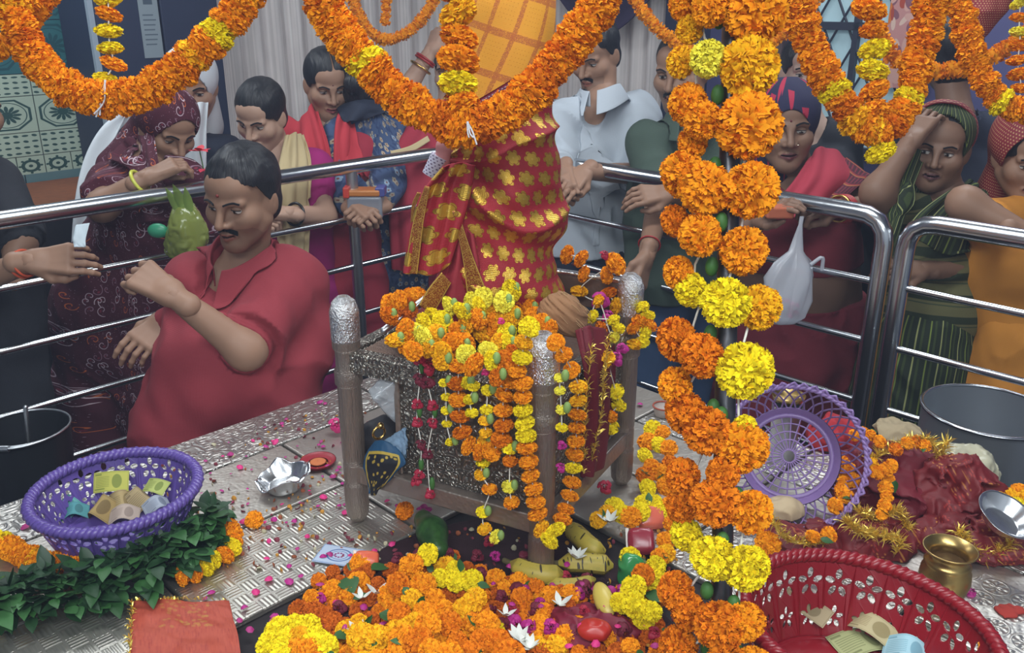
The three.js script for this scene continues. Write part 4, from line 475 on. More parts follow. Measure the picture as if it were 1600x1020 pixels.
function mergeC(list) { return mergeGeometries(list.map((g) => { const h = g.index ? g.toNonIndexed() : g.clone(); for (const k of Object.keys(h.attributes)) if (!['position', 'normal', 'uv', 'color'].includes(k)) h.deleteAttribute(k); return h; })); }
function person(o) {
  const H = o.head, hc = vec(H.at), s = (H.h || 0.22) / 0.222, q = new THREE.Quaternion().setFromEuler(new THREE.Euler((H.pitch || 0) * Math.PI / 180, (H.yaw || 0) * Math.PI / 180, (H.roll || 0) * Math.PI / 180, 'YXZ')), M = new THREE.Matrix4().compose(hc, q, V(s, s, s)), Mi = M.clone().invert(), loc = (p) => p.clone().applyMatrix4(Mi), wor = (p) => p.clone().applyMatrix4(M);
  const dk = (o.drop ?? 0.045), A = vec(o.sh[0]).add(V(0, -dk, 0)), B = vec(o.sh[1]).add(V(0, -dk, 0)), mid = A.clone().add(B).multiplyScalar(0.5); const hip = o.hip ? vec(o.hip) : V(mid.x, mid.y - 0.5, mid.z), ax = B.clone().sub(A).normalize(), fw = V(-ax.z, 0, ax.x); if (fw.z < 0 && !o.away) fw.negate(); // chest direction
  if (o.facing) fw.copy(V(...o.facing).normalize());
  const k = o.build ?? 1, nb = mid.clone().add(V(0, 0.06, 0)).addScaledVector(fw, -0.02), hipA = hip.clone().addScaledVector(ax, -0.085), hipB = hip.clone().addScaledVector(ax, 0.085), gY = FLOOR + 0.045;
  const footA = V(hipA.x, gY, hipA.z).addScaledVector(ax, -0.03), footB = V(hipB.x, gY, hipB.z).addScaledVector(ax, 0.03), kn = (h, f) => { const m = h.clone().lerp(f, 0.5), short = Math.max(0, 0.82 - h.distanceTo(f)); return m.addScaledVector(fw, 0.03 + short * 0.7); };
  const kA = kn(hipA, footA), kB = kn(hipB, footB);
  const chA = mid.clone().addScaledVector(ax, -0.075 * k).add(V(0, -0.13, 0)), chB = mid.clone().addScaledVector(ax, 0.075 * k).add(V(0, -0.13, 0));
  const torso = (e) => [[nb, mid.clone().add(V(0, -0.08, 0)), 0.046 + e * 0.6, 0.08 * k + e], [A, nb.clone().lerp(mid, 0.45), 0.048 + e, 0.04 + e * 0.7], [B, nb.clone().lerp(mid, 0.45), 0.048 + e, 0.04 + e * 0.7], [chA, hipA, 0.098 * k + e, 0.105 * k + e], [chB, hipB, 0.098 * k + e, 0.105 * k + e], ...(o.belly ? [{ e: mid.clone().lerp(hip, 0.65).addScaledVector(fw, 0.04), r: [0.13 + o.belly + e, 0.15 + e, 0.12 + o.belly + e] }] : []), ...(o.bust ? [{ e: chA.clone().addScaledVector(fw, 0.07).add(V(0, 0.02, 0)), r: [0.065 + e, 0.065 + e, 0.06 + e] }, { e: chB.clone().addScaledVector(fw, 0.07).add(V(0, 0.02, 0)), r: [0.065 + e, 0.065 + e, 0.06 + e] }] : [])];
  const arms = [o.armA, o.armB].map((a, i) => { const S0 = i ? B : A; if (!a) { const e = S0.clone().add(V(0, -0.27, 0)).addScaledVector(ax, i ? 0.05 : -0.05); return { S: S0, E: e, W: e.clone().add(V(0, -0.2, 0)).addScaledVector(fw, 0.12), none: true }; } return { S: S0, E: vec(a.e), W: vec(a.w), ...a }; });
  const limb = arms.flatMap((a) => [[a.S, a.E, 0.047 * k, 0.037 * k], [a.E, a.W, 0.038 * k, 0.025]]);
  const legs = (e) => [[hipA, kA, 0.085 + e, 0.057 + e], [kA, footA, 0.057 + e, 0.037 + e], [hipB, kB, 0.085 + e, 0.057 + e], [kB, footB, 0.057 + e, 0.037 + e]];
  const feet = [[footA.clone().add(V(0, -0.012, 0)), footA.clone().add(V(0, -0.02, 0)).addScaledVector(fw, 0.15), 0.035, 0.022], [footB.clone().add(V(0, -0.012, 0)), footB.clone().add(V(0, -0.02, 0)).addScaledVector(fw, 0.15), 0.035, 0.022]];
  const prims = [[nb, wor(V(0, -0.06, -0.02)), 0.05, 0.047], ...torso(0), ...limb, ...legs(0), ...feet], bf = field(prims, 0.03), bb = bounds(prims, 0.02), skin = o.skin || [0.36, 0.2, 0.13];
  const base = V(hip.x, FLOOR, hip.z), t = thing('person', o.label, o.cat || 'person', base); const geos = [withColor(nets(bf, bb.min, bb.max, 0.0125), skin)];
  // head
  const hf = headField({ ...H, neck: [V(0, -0.06, -0.022), loc(nb)] }); const mnN = loc(nb);
  const lipC = o.lip || [skin[0] * 0.78, skin[1] * 0.5, skin[2] * 0.52], tint = (x, y, z) => { if (z > 0.06 && Math.abs(x) < 0.026) { const e = Math.hypot(x / 0.0235, (y + 0.0655) / 0.0098); if (e < 1) { const d = Math.abs(y + 0.0647 - Math.abs(x) * 0.03) < 0.0022 ? 0.35 : 1; return lipC.map((c) => c * d); } } let m = 1; if (o.stubble && z > 0.01 && y < -0.045 && y > -0.115 && Math.abs(x) < 0.06) m = 0.72; return skin.map((c) => c * m); };
  const hg = nets(hf, V(-0.1, Math.min(-0.14, mnN.y * 0.6 - 0.05), Math.min(-0.12, mnN.z - 0.05)), V(0.1, 0.13, 0.125), H.cell || 0.0036, { color: tint }); hg.applyMatrix4(M); geos.push(hg);
  const surf = (x, y) => { let z = 0.14; while (z > 0 && hf(x, y, z) > 0.0004) z -= Math.max(0.0005, hf(x, y, z) * 0.7); return z; };
  if (!o.noface) {
    const open = H.open ?? 0.5;
    for (const sx of [-1, 1]) {
      const ez = surf(sx * 0.0305, -0.001) - 0.0035, ec = V(sx * 0.0305, -0.001, ez), up = 0.1 + open * 0.42, dn = -0.42;
      for (const [a0, a1] of [[up, 1.7], [-1.7, dn]]) { const g = new THREE.SphereGeometry(0.0133, 16, 8, 0, Math.PI, Math.PI / 2 - a1, a1 - a0); g.scale(1.15, 1, 0.95); g.translate(ec.x, ec.y, ec.z); g.applyMatrix4(M); geos.push(withColor(g, skin.map((c) => c * 0.93))); }
      const e = new THREE.SphereGeometry(0.0124, 20, 14); e.scale(1.15, 1, 0.95); const gz = H.gaze || [0, -0.2], ga = V(gz[0], gz[1], 1).normalize(), ps = e.attributes.position; withColor(e, (i) => { const d = V(ps.getX(i), ps.getY(i), ps.getZ(i)).normalize().dot(ga); return d > 0.93 ? [0.01, 0.008, 0.006] : d > 0.86 ? [0.04, 0.02, 0.012] : [0.62, 0.58, 0.54]; }); e.translate(ec.x, ec.y, ec.z); e.applyMatrix4(M); part(t, 'eye', moved(e, base), eyeMat);
      const br = [], la = []; for (let i = 0; i <= 6; i++) { const x = 0.0125 + 0.036 * i / 6, y = 0.0175 + 0.0055 * Math.sin(Math.min(1, i / 4.5) * 1.9) - 0.004 * Math.max(0, i - 4) / 2; br.push(wor(V(sx * x, y, surf(sx * x, y) + 0.0003))); const a = (i / 6 - 0.5) * 2.2; la.push(wor(V(ec.x + Math.sin(a) * 0.0158, ec.y + Math.sin(up) * 0.0137 * Math.cos(a) + 0.0002, ec.z + Math.cos(up) * 0.0128 * Math.cos(a) + 0.0006))); }
      const bw = (H.brow ?? 1) * 0.0026 * s; const g = mergeC([tube(br, bw, 14, 6)]); part(t, 'eyebrow', moved(g, base), hairMat); part(t, 'eyelash', moved(tube(la, 0.0011 * s, 14, 5), base), hairMat);
    }
    if (o.bindi) { const y = o.bindiY ?? 0.03, g = new THREE.SphereGeometry((o.bindiR || 0.003) * s, 10, 8); const p = wor(V(0, y, surf(0, y))); g.translate(p.x, p.y, p.z); part(t, 'bindi', moved(g, base), std(o.bindi, 0.6)); }
    if (o.moustache) { const gs = []; for (const sx of [-1, 1]) { const m = []; for (let i = 0; i <= 6; i++) { const x = 0.001 + 0.026 * i / 6, y = -0.0495 - 0.009 * (i / 6) ** 2; m.push(wor(V(sx * x, y, surf(sx * x, y) + 0.001))); } for (let r = 0; r < 3; r++) gs.push(tube(m.map((p) => p.clone().add(V(0, (1 - r) * 0.0035, r * 0.0004))), 0.0028 * s, 12, 6)); } part(t, 'moustache', moved(merge(gs), base), hairMat); }
    if (o.nosering) { const p = wor(V(0.0205 * o.nosering, -0.034, surf(0.02 * o.nosering, -0.034) + 0.001)), g = new THREE.SphereGeometry(0.0028, 10, 8); g.translate(p.x, p.y, p.z); part(t, 'nose_stud', moved(g, base), std([0.9, 0.8, 0.6], 0.2, 1)); }
    if (o.goatee) { const g = nets((x, y, z) => Math.max(hf(x, y, z) - 0.0035 - 0.001 * noise3(x * 300, y * 300, z * 300), Math.hypot(x / 0.024, (y + 0.098) / 0.02, (z - 0.07) / 0.04) - 1 > 0 ? 0.004 : -0.004), V(-0.04, -0.13, 0.03), V(0.04, -0.07, 0.12), 0.003); g.applyMatrix4(M); part(t, 'beard', moved(g, base), hairMat); }
  }
  // hair
  const hv = H.vol ?? (o.moustache || H.nohv ? 0 : 0.009), hl = (H.hairline ?? 0.062) - (o.moustache ? 0 : 0.01), cr = field([{ e: V(0, 0.037, -0.016), r: [0.0785 * (H.w ?? 1) + hv * 0.5, 0.083 + hv, 0.0965 + hv * 0.4] }, ...(H.bun ? [{ e: V(...H.bun), r: [0.036, 0.036, 0.034] }] : []), ...(H.hair === 'long' ? [[V(0, 0, -0.07), V(0, -0.2, -0.085), 0.05, 0.045]] : [{ e: V(0, -0.03, -0.05), r: [0.066, 0.065, 0.052] }])], 0.014);
  const part0 = H.part ?? 0; const hairF = (x, y, z) => { let f = cr(x, y, z) - 0.0015 * noise3(x * 160, y * 30, z * 30) + (H.vol ? 0.003 * noise3(x * 50, y * 40, z * 50) : 0); const hy = hl - 0.35 * x * x * 20 - (z < 0.03 ? (0.03 - z) * 1.5 : 0); const fc = Math.min(y - hy - 0.012 * (H.side ?? 0) * (x * 30), 0.12) < 0 && z > -0.006 - 0.25 * Math.max(0, -y) ? 1 : -1; const d = Math.min(Math.abs(y - hy), Math.abs(z + 0.006 + 0.25 * Math.max(0, -y))); f = Math.max(f, fc > 0 ? Math.max(0.0002, Math.min(d, 0.01)) : -Math.min(d, 0.01) - 0.0001 > f ? f : f); if (part0 && y > 0.05 && z > -0.04) f = Math.max(f, 0.0035 - Math.abs(x - part0 * 0.01) * 1.0 - Math.max(0, 0.105 - y) * 0.0); if (H.nape !== undefined) f = Math.max(f, H.nape - y - (z > -0.02 ? -0.0 : 0)); return f; };
  if (!H.bald) { const g = nets(hairF, V(-0.12, H.hair === 'long' ? -0.24 : -0.12, -0.16), V(0.12, 0.14 + (H.vol ?? 0), 0.11), 0.004, { uv: (x, y, z) => [Math.atan2(x, z + 0.02) * 0.09, Math.hypot(y, z)] }); g.applyMatrix4(M); part(t, 'hair', moved(g, base), hairMat); }
  // hands
  arms.forEach((a, i) => { if (!a.hand) return; const h = a.hand, g = handOf(h.pose || 'relax', HPOSE[h.pose || 'relax']).clone(), d = h.to ? vec(h.to).sub(a.W).normalize() : a.W.clone().sub(a.E).normalize(); let n = V(...(h.back || [0, 1, 0])); n.addScaledVector(d, -n.dot(d)).normalize(); let z = d.clone().cross(n); const m = new THREE.Matrix4(); if (h.flip) { g.scale(1, 1, -1); const ix = g.index.array; for (let j = 0; j < ix.length; j += 3) { const w = ix[j]; ix[j] = ix[j + 1]; ix[j + 1] = w; } } m.makeBasis(d, n, z); const hs = h.s || 0.95; m.scale(V(hs, hs, hs)); m.setPosition(a.W); g.applyMatrix4(m); geos.push(withColor(g, h.skin || skin.map((c) => c * 0.97))); });
  part(t, 'body', moved(mergeC(geos), base), skinMat);
  const ctx = { t, base, A, B, mid, nb, hip, hipA, hipB, ax, fw, arms, torso, legs, feet, kA, kB, footA, footB, bf, M, loc, wor, hf, hc, s, skin, k };
  ctx.wrap = (name, pr, mat, opt = {}) => {   // a garment: swollen body field, cut at hems, with folds
    const f0 = field(pr, opt.k ?? 0.034), amp = opt.fold ?? 0.006, fr = opt.freq ?? 11, b = bounds(pr, 0.03), cuts = opt.cuts || [];
    const f = (x, y, z) => { let d = f0(x, y, z); if (Math.abs(d) < 0.05) { d -= amp * (0.8 * noise3(x * fr, y * fr * (opt.vy ?? 0.5), z * fr) + 0.4 * noise3(x * fr * 2.2 + y * fr, y * fr * 0.9, z * fr * 2.2) + (opt.crease ?? 1.5) * (0.3 - Math.abs(noise3(x * fr * 0.9 + y * fr * 0.8 + 3, y * fr * 0.55 - x * fr * 0.4, z * fr * 0.9 + 7)) * 1.2)); } if (Math.abs(d) < 0.03 && y < nb.y - 0.05) d = Math.min(d, Math.max(bf(x, y, z) - 0.005, d - 0.022)); for (const c of cuts) d = Math.max(d, c(x, y, z)); return d; };
    const g = nets(f, b.min, b.max, opt.h || 0.0115, { uv: opt.uv || ((x, y, z) => { const a = Math.atan2((x - mid.x) * ax.x + (z - mid.z) * ax.z, (x - mid.x) * fw.x + (z - mid.z) * fw.z); return [a * 0.16, y]; }) }); ctx[name] = f; return part(t, name, moved(g, base), mat, opt.label); };
  const nd = wor(V(0, -0.06, -0.015)), neckCut = (r, drop = 0) => { const g = field([[nb.clone().add(V(0, 0.0, 0)), nd.clone().addScaledVector(fw, 0.01), r, r + 0.015], [nb.clone(), nb.clone().addScaledVector(fw, 0.16).add(V(0, 0.03, 0)), r * 0.85, r * 0.85], ...(drop ? [[nb.clone().add(V(0, -drop * 1.4, 0)), nb.clone().addScaledVector(fw, 0.16).add(V(0, -drop * 1.4, 0)), r * 0.5, r * 0.5]] : [])], 0.03); return (x, y, z) => -g(x, y, z); };
  ctx.neckCut = neckCut; ctx.under = (y) => (x, Y) => y - Y; ctx.over = (y) => (x, Y) => Y - y;
  ctx.sleeve = (i, frac, e, e2 = e) => { const a = arms[i]; if (frac <= 1) return [[a.S, a.S.clone().lerp(a.E, frac), 0.05 * k + e, 0.042 * k + e2, true]]; return [[a.S, a.E, 0.05 * k + e, 0.043 * k + e2], [a.E, a.E.clone().lerp(a.W, frac - 1), 0.042 * k + e2, 0.033 + e2, true]]; };
  ctx.skirt = (e = 0.02, r = 0.22) => [[hip.clone().add(V(0, 0.1, 0)), hip.clone().add(V(0, -0.1, 0)), 0.12 + e, 0.145 + e], [hipA, V(footA.x, FLOOR + r * 0.8, footA.z), 0.115 + e, r * 0.75], [hipB, V(footB.x, FLOOR + r * 0.8, footB.z), 0.115 + e, r * 0.75]];
  ctx.hood = (mat, opt = {}) => {   // head cloth with an opening for the face
    const e = opt.e ?? 0.012, fo = opt.open || [[0, -0.025, 0.1], [0.064, 0.088, 0.105]], pr = [{ e: V(0, 0.036, -0.018), r: [0.0785 + e, 0.083 + e, 0.097 + e] }, ...(opt.drape || [[V(0, 0, -0.03), V(0, -0.16, -0.05), 0.075, 0.09]]), ...(opt.to || []).map(([p, r0, r1]) => [V(0, -0.06, -0.05), loc(vec(p)), r0, r1])], f0 = field(pr, 0.04), ef = fo[1];
    const f = (x, y, z) => { let d = f0(x, y, z) - 0.0035 * noise3(x * 28, y * 12, z * 28); const q = Math.hypot((x - fo[0][0]) / ef[0], (y - fo[0][1]) / ef[1], (z - fo[0][2]) / ef[2]); d = Math.max(d, (1 - q) * Math.min(...ef)); return d; };
    const b = bounds(pr, 0.02), g = nets(f, b.min, b.max, 0.0052, { uv: (x, y, z) => [Math.atan2(x, z + 0.03) * 0.1, y * 1.0] }); g.applyMatrix4(M); return part(t, opt.name || 'head_scarf', moved(g, base), mat); };
  ctx.cloth = (name, rows, mat, opt = {}) => part(t, name, moved(cloth(rows.map((r) => r.map(vec)), { body: opt.free ? null : (ctx[opt.on] || bf), off: 0.02, ...opt }), base), mat, opt.label);
  ctx.band = (name, i, at, r, tr, mat, n = 1) => { for (let j = 0; j < n; j++) { const a = arms[i], p = a.E.clone().lerp(a.W, at + j * 0.045), g = new THREE.TorusGeometry(r, tr, 8, 28); g.applyQuaternion(new THREE.Quaternion().setFromUnitVectors(V(0, 0, 1), a.W.clone().sub(a.E).normalize())); g.translate(p.x, p.y, p.z); part(t, name, moved(g, base), mat); } };
  ctx.collar = (mat, on = 'shirt') => { const up = nd.clone().sub(nb).normalize().addScaledVector(UP, 0.6).normalize(), f2 = fw.clone().addScaledVector(up, -fw.dot(up)).normalize(), a2 = up.clone().cross(f2).normalize(), rows = [[], [], [], []]; for (let i = 0; i <= 22; i++) { const a = 0.2 + (i / 22) * (2 * Math.PI - 0.4), d = f2.clone().multiplyScalar(Math.cos(a)).addScaledVector(a2, Math.sin(a)), lead = Math.max(0, Math.cos(a)) ** 1.5, c = nb.clone().addScaledVector(up, 0.02 - 0.045 * lead).addScaledVector(f2, 0.012 + 0.03 * lead); rows[0].push(c.clone().addScaledVector(d, 0.060).addScaledVector(up, -0.02)); rows[1].push(c.clone().addScaledVector(d, 0.063).addScaledVector(up, 0.022)); rows[2].push(c.clone().addScaledVector(d, 0.071).addScaledVector(up, 0.02)); rows[3].push(c.clone().addScaledVector(d, 0.098 + 0.015 * lead).addScaledVector(up, -0.028 - 0.035 * lead)); } return part(t, 'collar', moved(cloth(rows, { nu: 18, nv: 60, th: 0.003, body: ctx[on], off: 0.006 }), base), mat); };
  return ctx;
}
// ---------- the crowd ----------
const print = (w, h, draw, size) => canvasTex(w, h, draw, [1 / size[0], 1 / size[1]]);
const paisley = print(512, 512, (c, w) => { const r = rng(31); c.fillStyle = '#4c1527'; c.fillRect(0, 0, w, w); for (let i = 0; i < 26; i++) { const x = r() * w, y = r() * w, a = r() * 6.28, s = 26 + r() * 26; for (const dx of [-w, 0, w]) for (const dy of [-w, 0, w]) { c.save(); c.translate(x + dx, y + dy); c.rotate(a); c.strokeStyle = ['#b9a2ad', '#cdbac2', '#8f6d7d', '#c2602c'][i % 4]; c.lineWidth = 6; c.beginPath(); c.moveTo(-s, 0); c.bezierCurveTo(-s * 0.6, -s, s * 0.8, -s, s * 0.7, 0); c.bezierCurveTo(s * 0.6, s * 0.6, -s * 0.3, s * 0.5, 0, 0); c.stroke(); c.fillStyle = '#7c2338'; c.beginPath(); c.ellipse(s * 0.2, -s * 0.3, s * 0.25, s * 0.16, 0.5, 0, 7); c.fill(); c.restore(); } } for (let i = 0; i < 300; i++) { c.fillStyle = i % 2 ? '#a88a98' : '#6a2036'; c.fillRect(r() * w, r() * w, 4, 4); } }, [0.2, 0.2]);
const greenStripe = print(256, 256, (c, w) => { c.fillStyle = '#232e1c'; c.fillRect(0, 0, w, w); for (let i = 0; i < 8; i++) { c.fillStyle = i % 2 ? '#7a8a3e' : '#a0a468'; c.fillRect(i * 32 + 4, 0, 4, w); c.fillStyle = '#3c4a26'; c.fillRect(i * 32 + 16, 0, 6, w); } }, [0.11, 0.11]);
const greenBlock = print(128, 128, (c, w) => { c.fillStyle = '#6d6a44'; c.fillRect(0, 0, w, w); c.fillStyle = '#2f3a24'; c.fillRect(0, 0, w, 46); c.fillStyle = '#465036'; c.fillRect(0, 60, w, 8); }, [0.06, 0.06]);
const blueFloral = print(512, 512, (c, w) => { const r = rng(12); c.fillStyle = '#44577c'; c.fillRect(0, 0, w, w); for (let i = 0; i < 90; i++) { const x = r() * w, y = r() * w; c.fillStyle = '#33456c'; c.beginPath(); c.ellipse(x, y, 30, 12, r() * 3, 0, 7); c.fill(); } for (let i = 0; i < 55; i++) { const x = r() * w, y = r() * w, s = 10 + r() * 10; c.fillStyle = ['#a79f8e', '#8d8478', '#b9a58b', '#8fa3b8'][i % 4]; for (let k = 0; k < 5; k++) { c.beginPath(); c.arc(x + Math.cos(k * 1.257) * s * 0.8, y + Math.sin(k * 1.257) * s * 0.8, s * 0.6, 0, 7); c.fill(); } c.fillStyle = '#7c4a3c'; c.beginPath(); c.arc(x, y, s * 0.4, 0, 7); c.fill(); } }, [0.2, 0.2]);
const navyRed = print(256, 256, (c, w) => { const r = rng(2); c.fillStyle = '#262544'; c.fillRect(0, 0, w, w); c.fillStyle = '#b02c48'; for (let i = 0; i < 7; i++) { const x = r() * w, y = r() * w; for (const dx of [-w, 0, w]) { c.beginPath(); c.moveTo(x + dx, y); c.lineTo(x + dx + 14, y + 60 + r() * 30); c.lineTo(x + dx + 30, y + 6); c.fill(); } } }, [0.16, 0.2]);
const borderRed = print(128, 128, (c, w) => { c.fillStyle = '#4a1626'; c.fillRect(0, 0, w, w); c.fillStyle = '#7e2438'; for (let i = 0; i < 8; i++) c.fillRect(i * 16 + 4, 10, 6, 80); c.fillStyle = '#a8623c'; c.fillRect(0, 98, w, 14); c.fillStyle = '#8e2a34'; c.fillRect(0, 112, w, 16); }, [1, 1]);
const goldDots = print(128, 128, (c, w) => { c.fillStyle = '#8a2b34'; c.fillRect(0, 0, w, w); c.fillStyle = '#c9a070'; for (let y = 0; y < 6; y++) for (let x = 0; x < 6; x++) { c.beginPath(); c.arc(10 + x * 21 + (y % 2) * 10, 10 + y * 21, 5, 0, 7); c.fill(); } }, [0.05, 0.05]);
const F = { red: fabric([0.50, 0.035, 0.05]), redShirt: fabric([0.27, 0.028, 0.04]), redSari: fabric([0.40, 0.03, 0.055]), darkRed: fabric([0.20, 0.018, 0.03]), magenta: fabric([0.36, 0.012, 0.16]), cream: fabric([0.60, 0.47, 0.26]), white: fabric([0.66, 0.70, 0.74]), shirt: fabric([0.50, 0.55, 0.61]), navyCloth: fabric([0.02, 0.026, 0.05]), green: fabric([0.055, 0.085, 0.065]), jeans: fabric([0.035, 0.07, 0.15]), dark: fabric([0.02, 0.022, 0.03]), orange: fabric([0.68, 0.27, 0.035]), paisley: fabric(0xffffff, 0.85, { map: paisley }), stripe: fabric(0xffffff, 0.85, { map: greenStripe }), block: fabric(0xffffff, 0.85, { map: greenBlock }), blue: fabric(0xffffff, 0.85, { map: blueFloral }), navyRed: fabric(0xffffff, 0.85, { map: navyRed }), border: fabric(0xffffff, 0.8, { map: borderRed }), goldDots: fabric(0xffffff, 0.6, { map: goldDots }), gold: std([0.5, 0.33, 0.12], 0.45, 0.5), hotPink: fabric([0.55, 0.015, 0.22]) };
const SK = { mid: [0.37, 0.21, 0.14], light: [0.47, 0.29, 0.21], dark: [0.24, 0.135, 0.09], pale: [0.52, 0.36, 0.29], brown: [0.31, 0.175, 0.115] };
const goldMetal = std([0.75, 0.5, 0.15], 0.25, 1), redBangle = std([0.4, 0.03, 0.03], 0.3), blackBangle = std([0.01, 0.01, 0.012], 0.3);

{ // man in the red shirt, inside the railing
  const p = person({ label: 'man with black hair and moustache in a red half-sleeved shirt inside the railing', skin: SK.brown, build: 1.08, belly: 0.01, stubble: 1, moustache: 1, bindi: '#7a2a24', bindiR: 0.0042, bindiY: 0.04,
    head: { at: [379, 306, 2.04], h: 0.211, yaw: -20, pitch: 13, roll: -3, hairline: 0.066, vol: 0.008, side: 0.6, open: 0.2, gaze: [-0.15, -0.5], nape: -0.085, jaw: 1.05 },
    sh: [[304, 416, 2.1], [452, 414, 2.16]], hip: [352, 660, 2.16], facing: [-0.4, 0, 0.9], armB: { e: [385, 548, 1.98], w: [272, 462, 1.9], hand: { pose: 'fist', back: [0.2, 0.8, 0.6], to: [222, 430, 1.9], s: 1.02 } }, armA: { e: [300, 520, 2.16], w: [258, 500, 2.14], hand: { pose: 'relax', to: [225, 530, 2.1], back: [0, 0.5, 1] } } });
  p.wrap('shirt', [...p.torso(0.02), ...p.legs(0.035).filter((_, i) => i % 2 === 0), ...p.sleeve(1, 0.86, 0.03, 0.036), ...p.sleeve(0, 0.8, 0.022)], F.redShirt, { fold: 0.01, cuts: [p.neckCut(0.056, 0.03), (x, y) => -0.34 - y], h: 0.0105 });
  p.collar(F.redShirt); p.wrap('trousers', [...p.legs(0.02), [p.hipA, p.hipB, 0.11, 0.11]], F.dark); }
{ // girl in magenta
  const p = person({ label: 'girl in a magenta kurta with a cream dupatta standing at the left railing', skin: SK.light, head: { at: [408, 180, 2.82], h: 0.2, yaw: -17, pitch: 24, roll: -4, hairline: 0.054, open: 0.55, gaze: [-0.2, -0.3], bun: [0, 0.0, -0.11], brow: 1.1 }, lip: [0.4, 0.13, 0.13],
    sh: [[366, 250, 2.88], [488, 243, 2.9]], hip: [440, 480, 3.04], build: 0.92, bust: 1, facing: [-0.2, 0, 1], armB: { e: [508, 338, 2.86], w: [450, 334, 2.7], hand: { pose: 'grip', back: [0, 1, 0.42], to: [420, 330, 2.68], s: 0.85 } }, armA: { e: [352, 345, 2.86], w: [388, 352, 2.7], hand: { pose: 'grip', to: [420, 345, 2.68], back: [0, 1, 0.42], flip: 1, s: 0.85 } } });
  p.wrap('kurta', [...p.torso(0.014), ...p.sleeve(1, 0.55, 0.014), ...p.sleeve(0, 0.55, 0.014), ...p.skirt(0.01, 0.2)], F.magenta, { fold: 0.006, cuts: [p.neckCut(0.062, 0.03)] });
  p.cloth('dupatta', [[[472, 212, 2.92], [462, 208, 2.86], [446, 212, 2.82]], [[486, 255, 2.84], [462, 255, 2.78], [436, 258, 2.78]], [[484, 330, 2.82], [458, 330, 2.77], [432, 330, 2.76]], [[480, 420, 2.82], [455, 425, 2.77], [436, 420, 2.76]], [[486, 500, 2.82], [466, 515, 2.78], [440, 530, 2.76]]], F.cream, { on: 'kurta', fold: 0.005, ff: 3, off: 0.014 });
  p.band('bangle', 1, 0.82, 0.034, 0.0045, blackBangle); }
{ // woman with the red shawl
  const p = person({ label: 'woman with tied black hair and a bright red shawl behind the girl in magenta', skin: SK.mid, bindi: '#5a1420', bindiR: 0.0025, lip: [0.36, 0.1, 0.1], head: { at: [511, 130, 3.08], h: 0.208, yaw: 24, pitch: 19, hairline: 0.055, part: 0.6, bun: [0, 0.02, -0.115], open: 0.4, gaze: [0.1, -0.4] },
    sh: [[455, 205, 3.16], [560, 208, 3.1]], hip: [512, 440, 3.15], bust: 1, facing: [0.2, 0, 1], armB: { e: [545, 300, 3.05], w: [505, 320, 2.96] } });
  p.wrap('dress', [...p.torso(0.018), ...p.sleeve(0, 1.6, 0.018), ...p.sleeve(1, 1.6, 0.018), ...p.skirt(0.015, 0.2)], F.redSari, { fold: 0.006, cuts: [p.neckCut(0.06, 0.02)] });
  p.cloth('shawl', [[[490, 150, 3.16], [482, 168, 3.06], [470, 190, 3.1], [445, 210, 3.18]], [[500, 185, 3.05], [490, 205, 3.02], [470, 235, 3.02], [445, 250, 3.1]], [[515, 235, 3], [500, 260, 2.98], [480, 290, 2.98], [455, 310, 3.05]], [[528, 330, 2.98], [510, 340, 2.98], [490, 350, 2.98], [470, 360, 3.05]]], F.red, { on: 'dress', fold: 0.006, ff: 3 });
  p.cloth('shawl', [[[540, 150, 3.16], [545, 170, 3.08], [548, 190, 3.1]], [[525, 190, 3.02], [538, 215, 3], [560, 225, 3.08]], [[520, 260, 2.98], [535, 280, 2.98], [552, 285, 3.05]], [[515, 345, 2.98], [525, 350, 2.98], [540, 350, 3.02]]], F.red, { on: 'dress', fold: 0.006, ff: 2 }); }
{ // person in the blue flowered shirt, seen from behind
  const p = person({ label: 'person in a blue flowered shirt seen from behind, dark hair hidden by the garland', skin: SK.mid, noface: 1, away: 1, head: { at: [572, 130, 3.11], h: 0.22, yaw: 165, pitch: 15, bun: [0, -0.02, -0.1], cell: 0.006 }, sh: [[535, 190, 3.11], [610, 192, 3.14]], hip: [575, 420, 3.26], facing: [0.2, 0, -1], armB: { e: [606, 290, 3.06], w: [590, 325, 2.84], hand: { pose: 'grip', to: [570, 330, 2.8], back: [0.5, 0.8, 0] } }, armA: { e: [538, 295, 3.01], w: [552, 328, 2.84], hand: { pose: 'grip', to: [566, 335, 2.8], back: [-0.5, 0.8, 0], flip: 1 } } });
  p.wrap('shirt', [...p.torso(0.02), ...p.sleeve(0, 1.7, 0.016), ...p.sleeve(1, 1.7, 0.016), ...p.legs(0.05).filter((_, i) => i % 2 === 0)], F.blue, { fold: 0.007, cuts: [(x, y) => -0.42 - y] });
  p.wrap('trousers', [...p.legs(0.02), [p.hipA, p.hipB, 0.1, 0.1]], F.dark);
  p.cloth('scarf', [[[530, 165, 3.14], [560, 150, 3.06], [600, 155, 3.08]], [[528, 178, 3.11], [560, 165, 3.02], [606, 172, 3.06]], [[530, 192, 3.11], [545, 190, 3.01], [570, 186, 3.04]]], F.navyCloth, { on: 'shirt', fold: 0.004, ff: 2 }); }
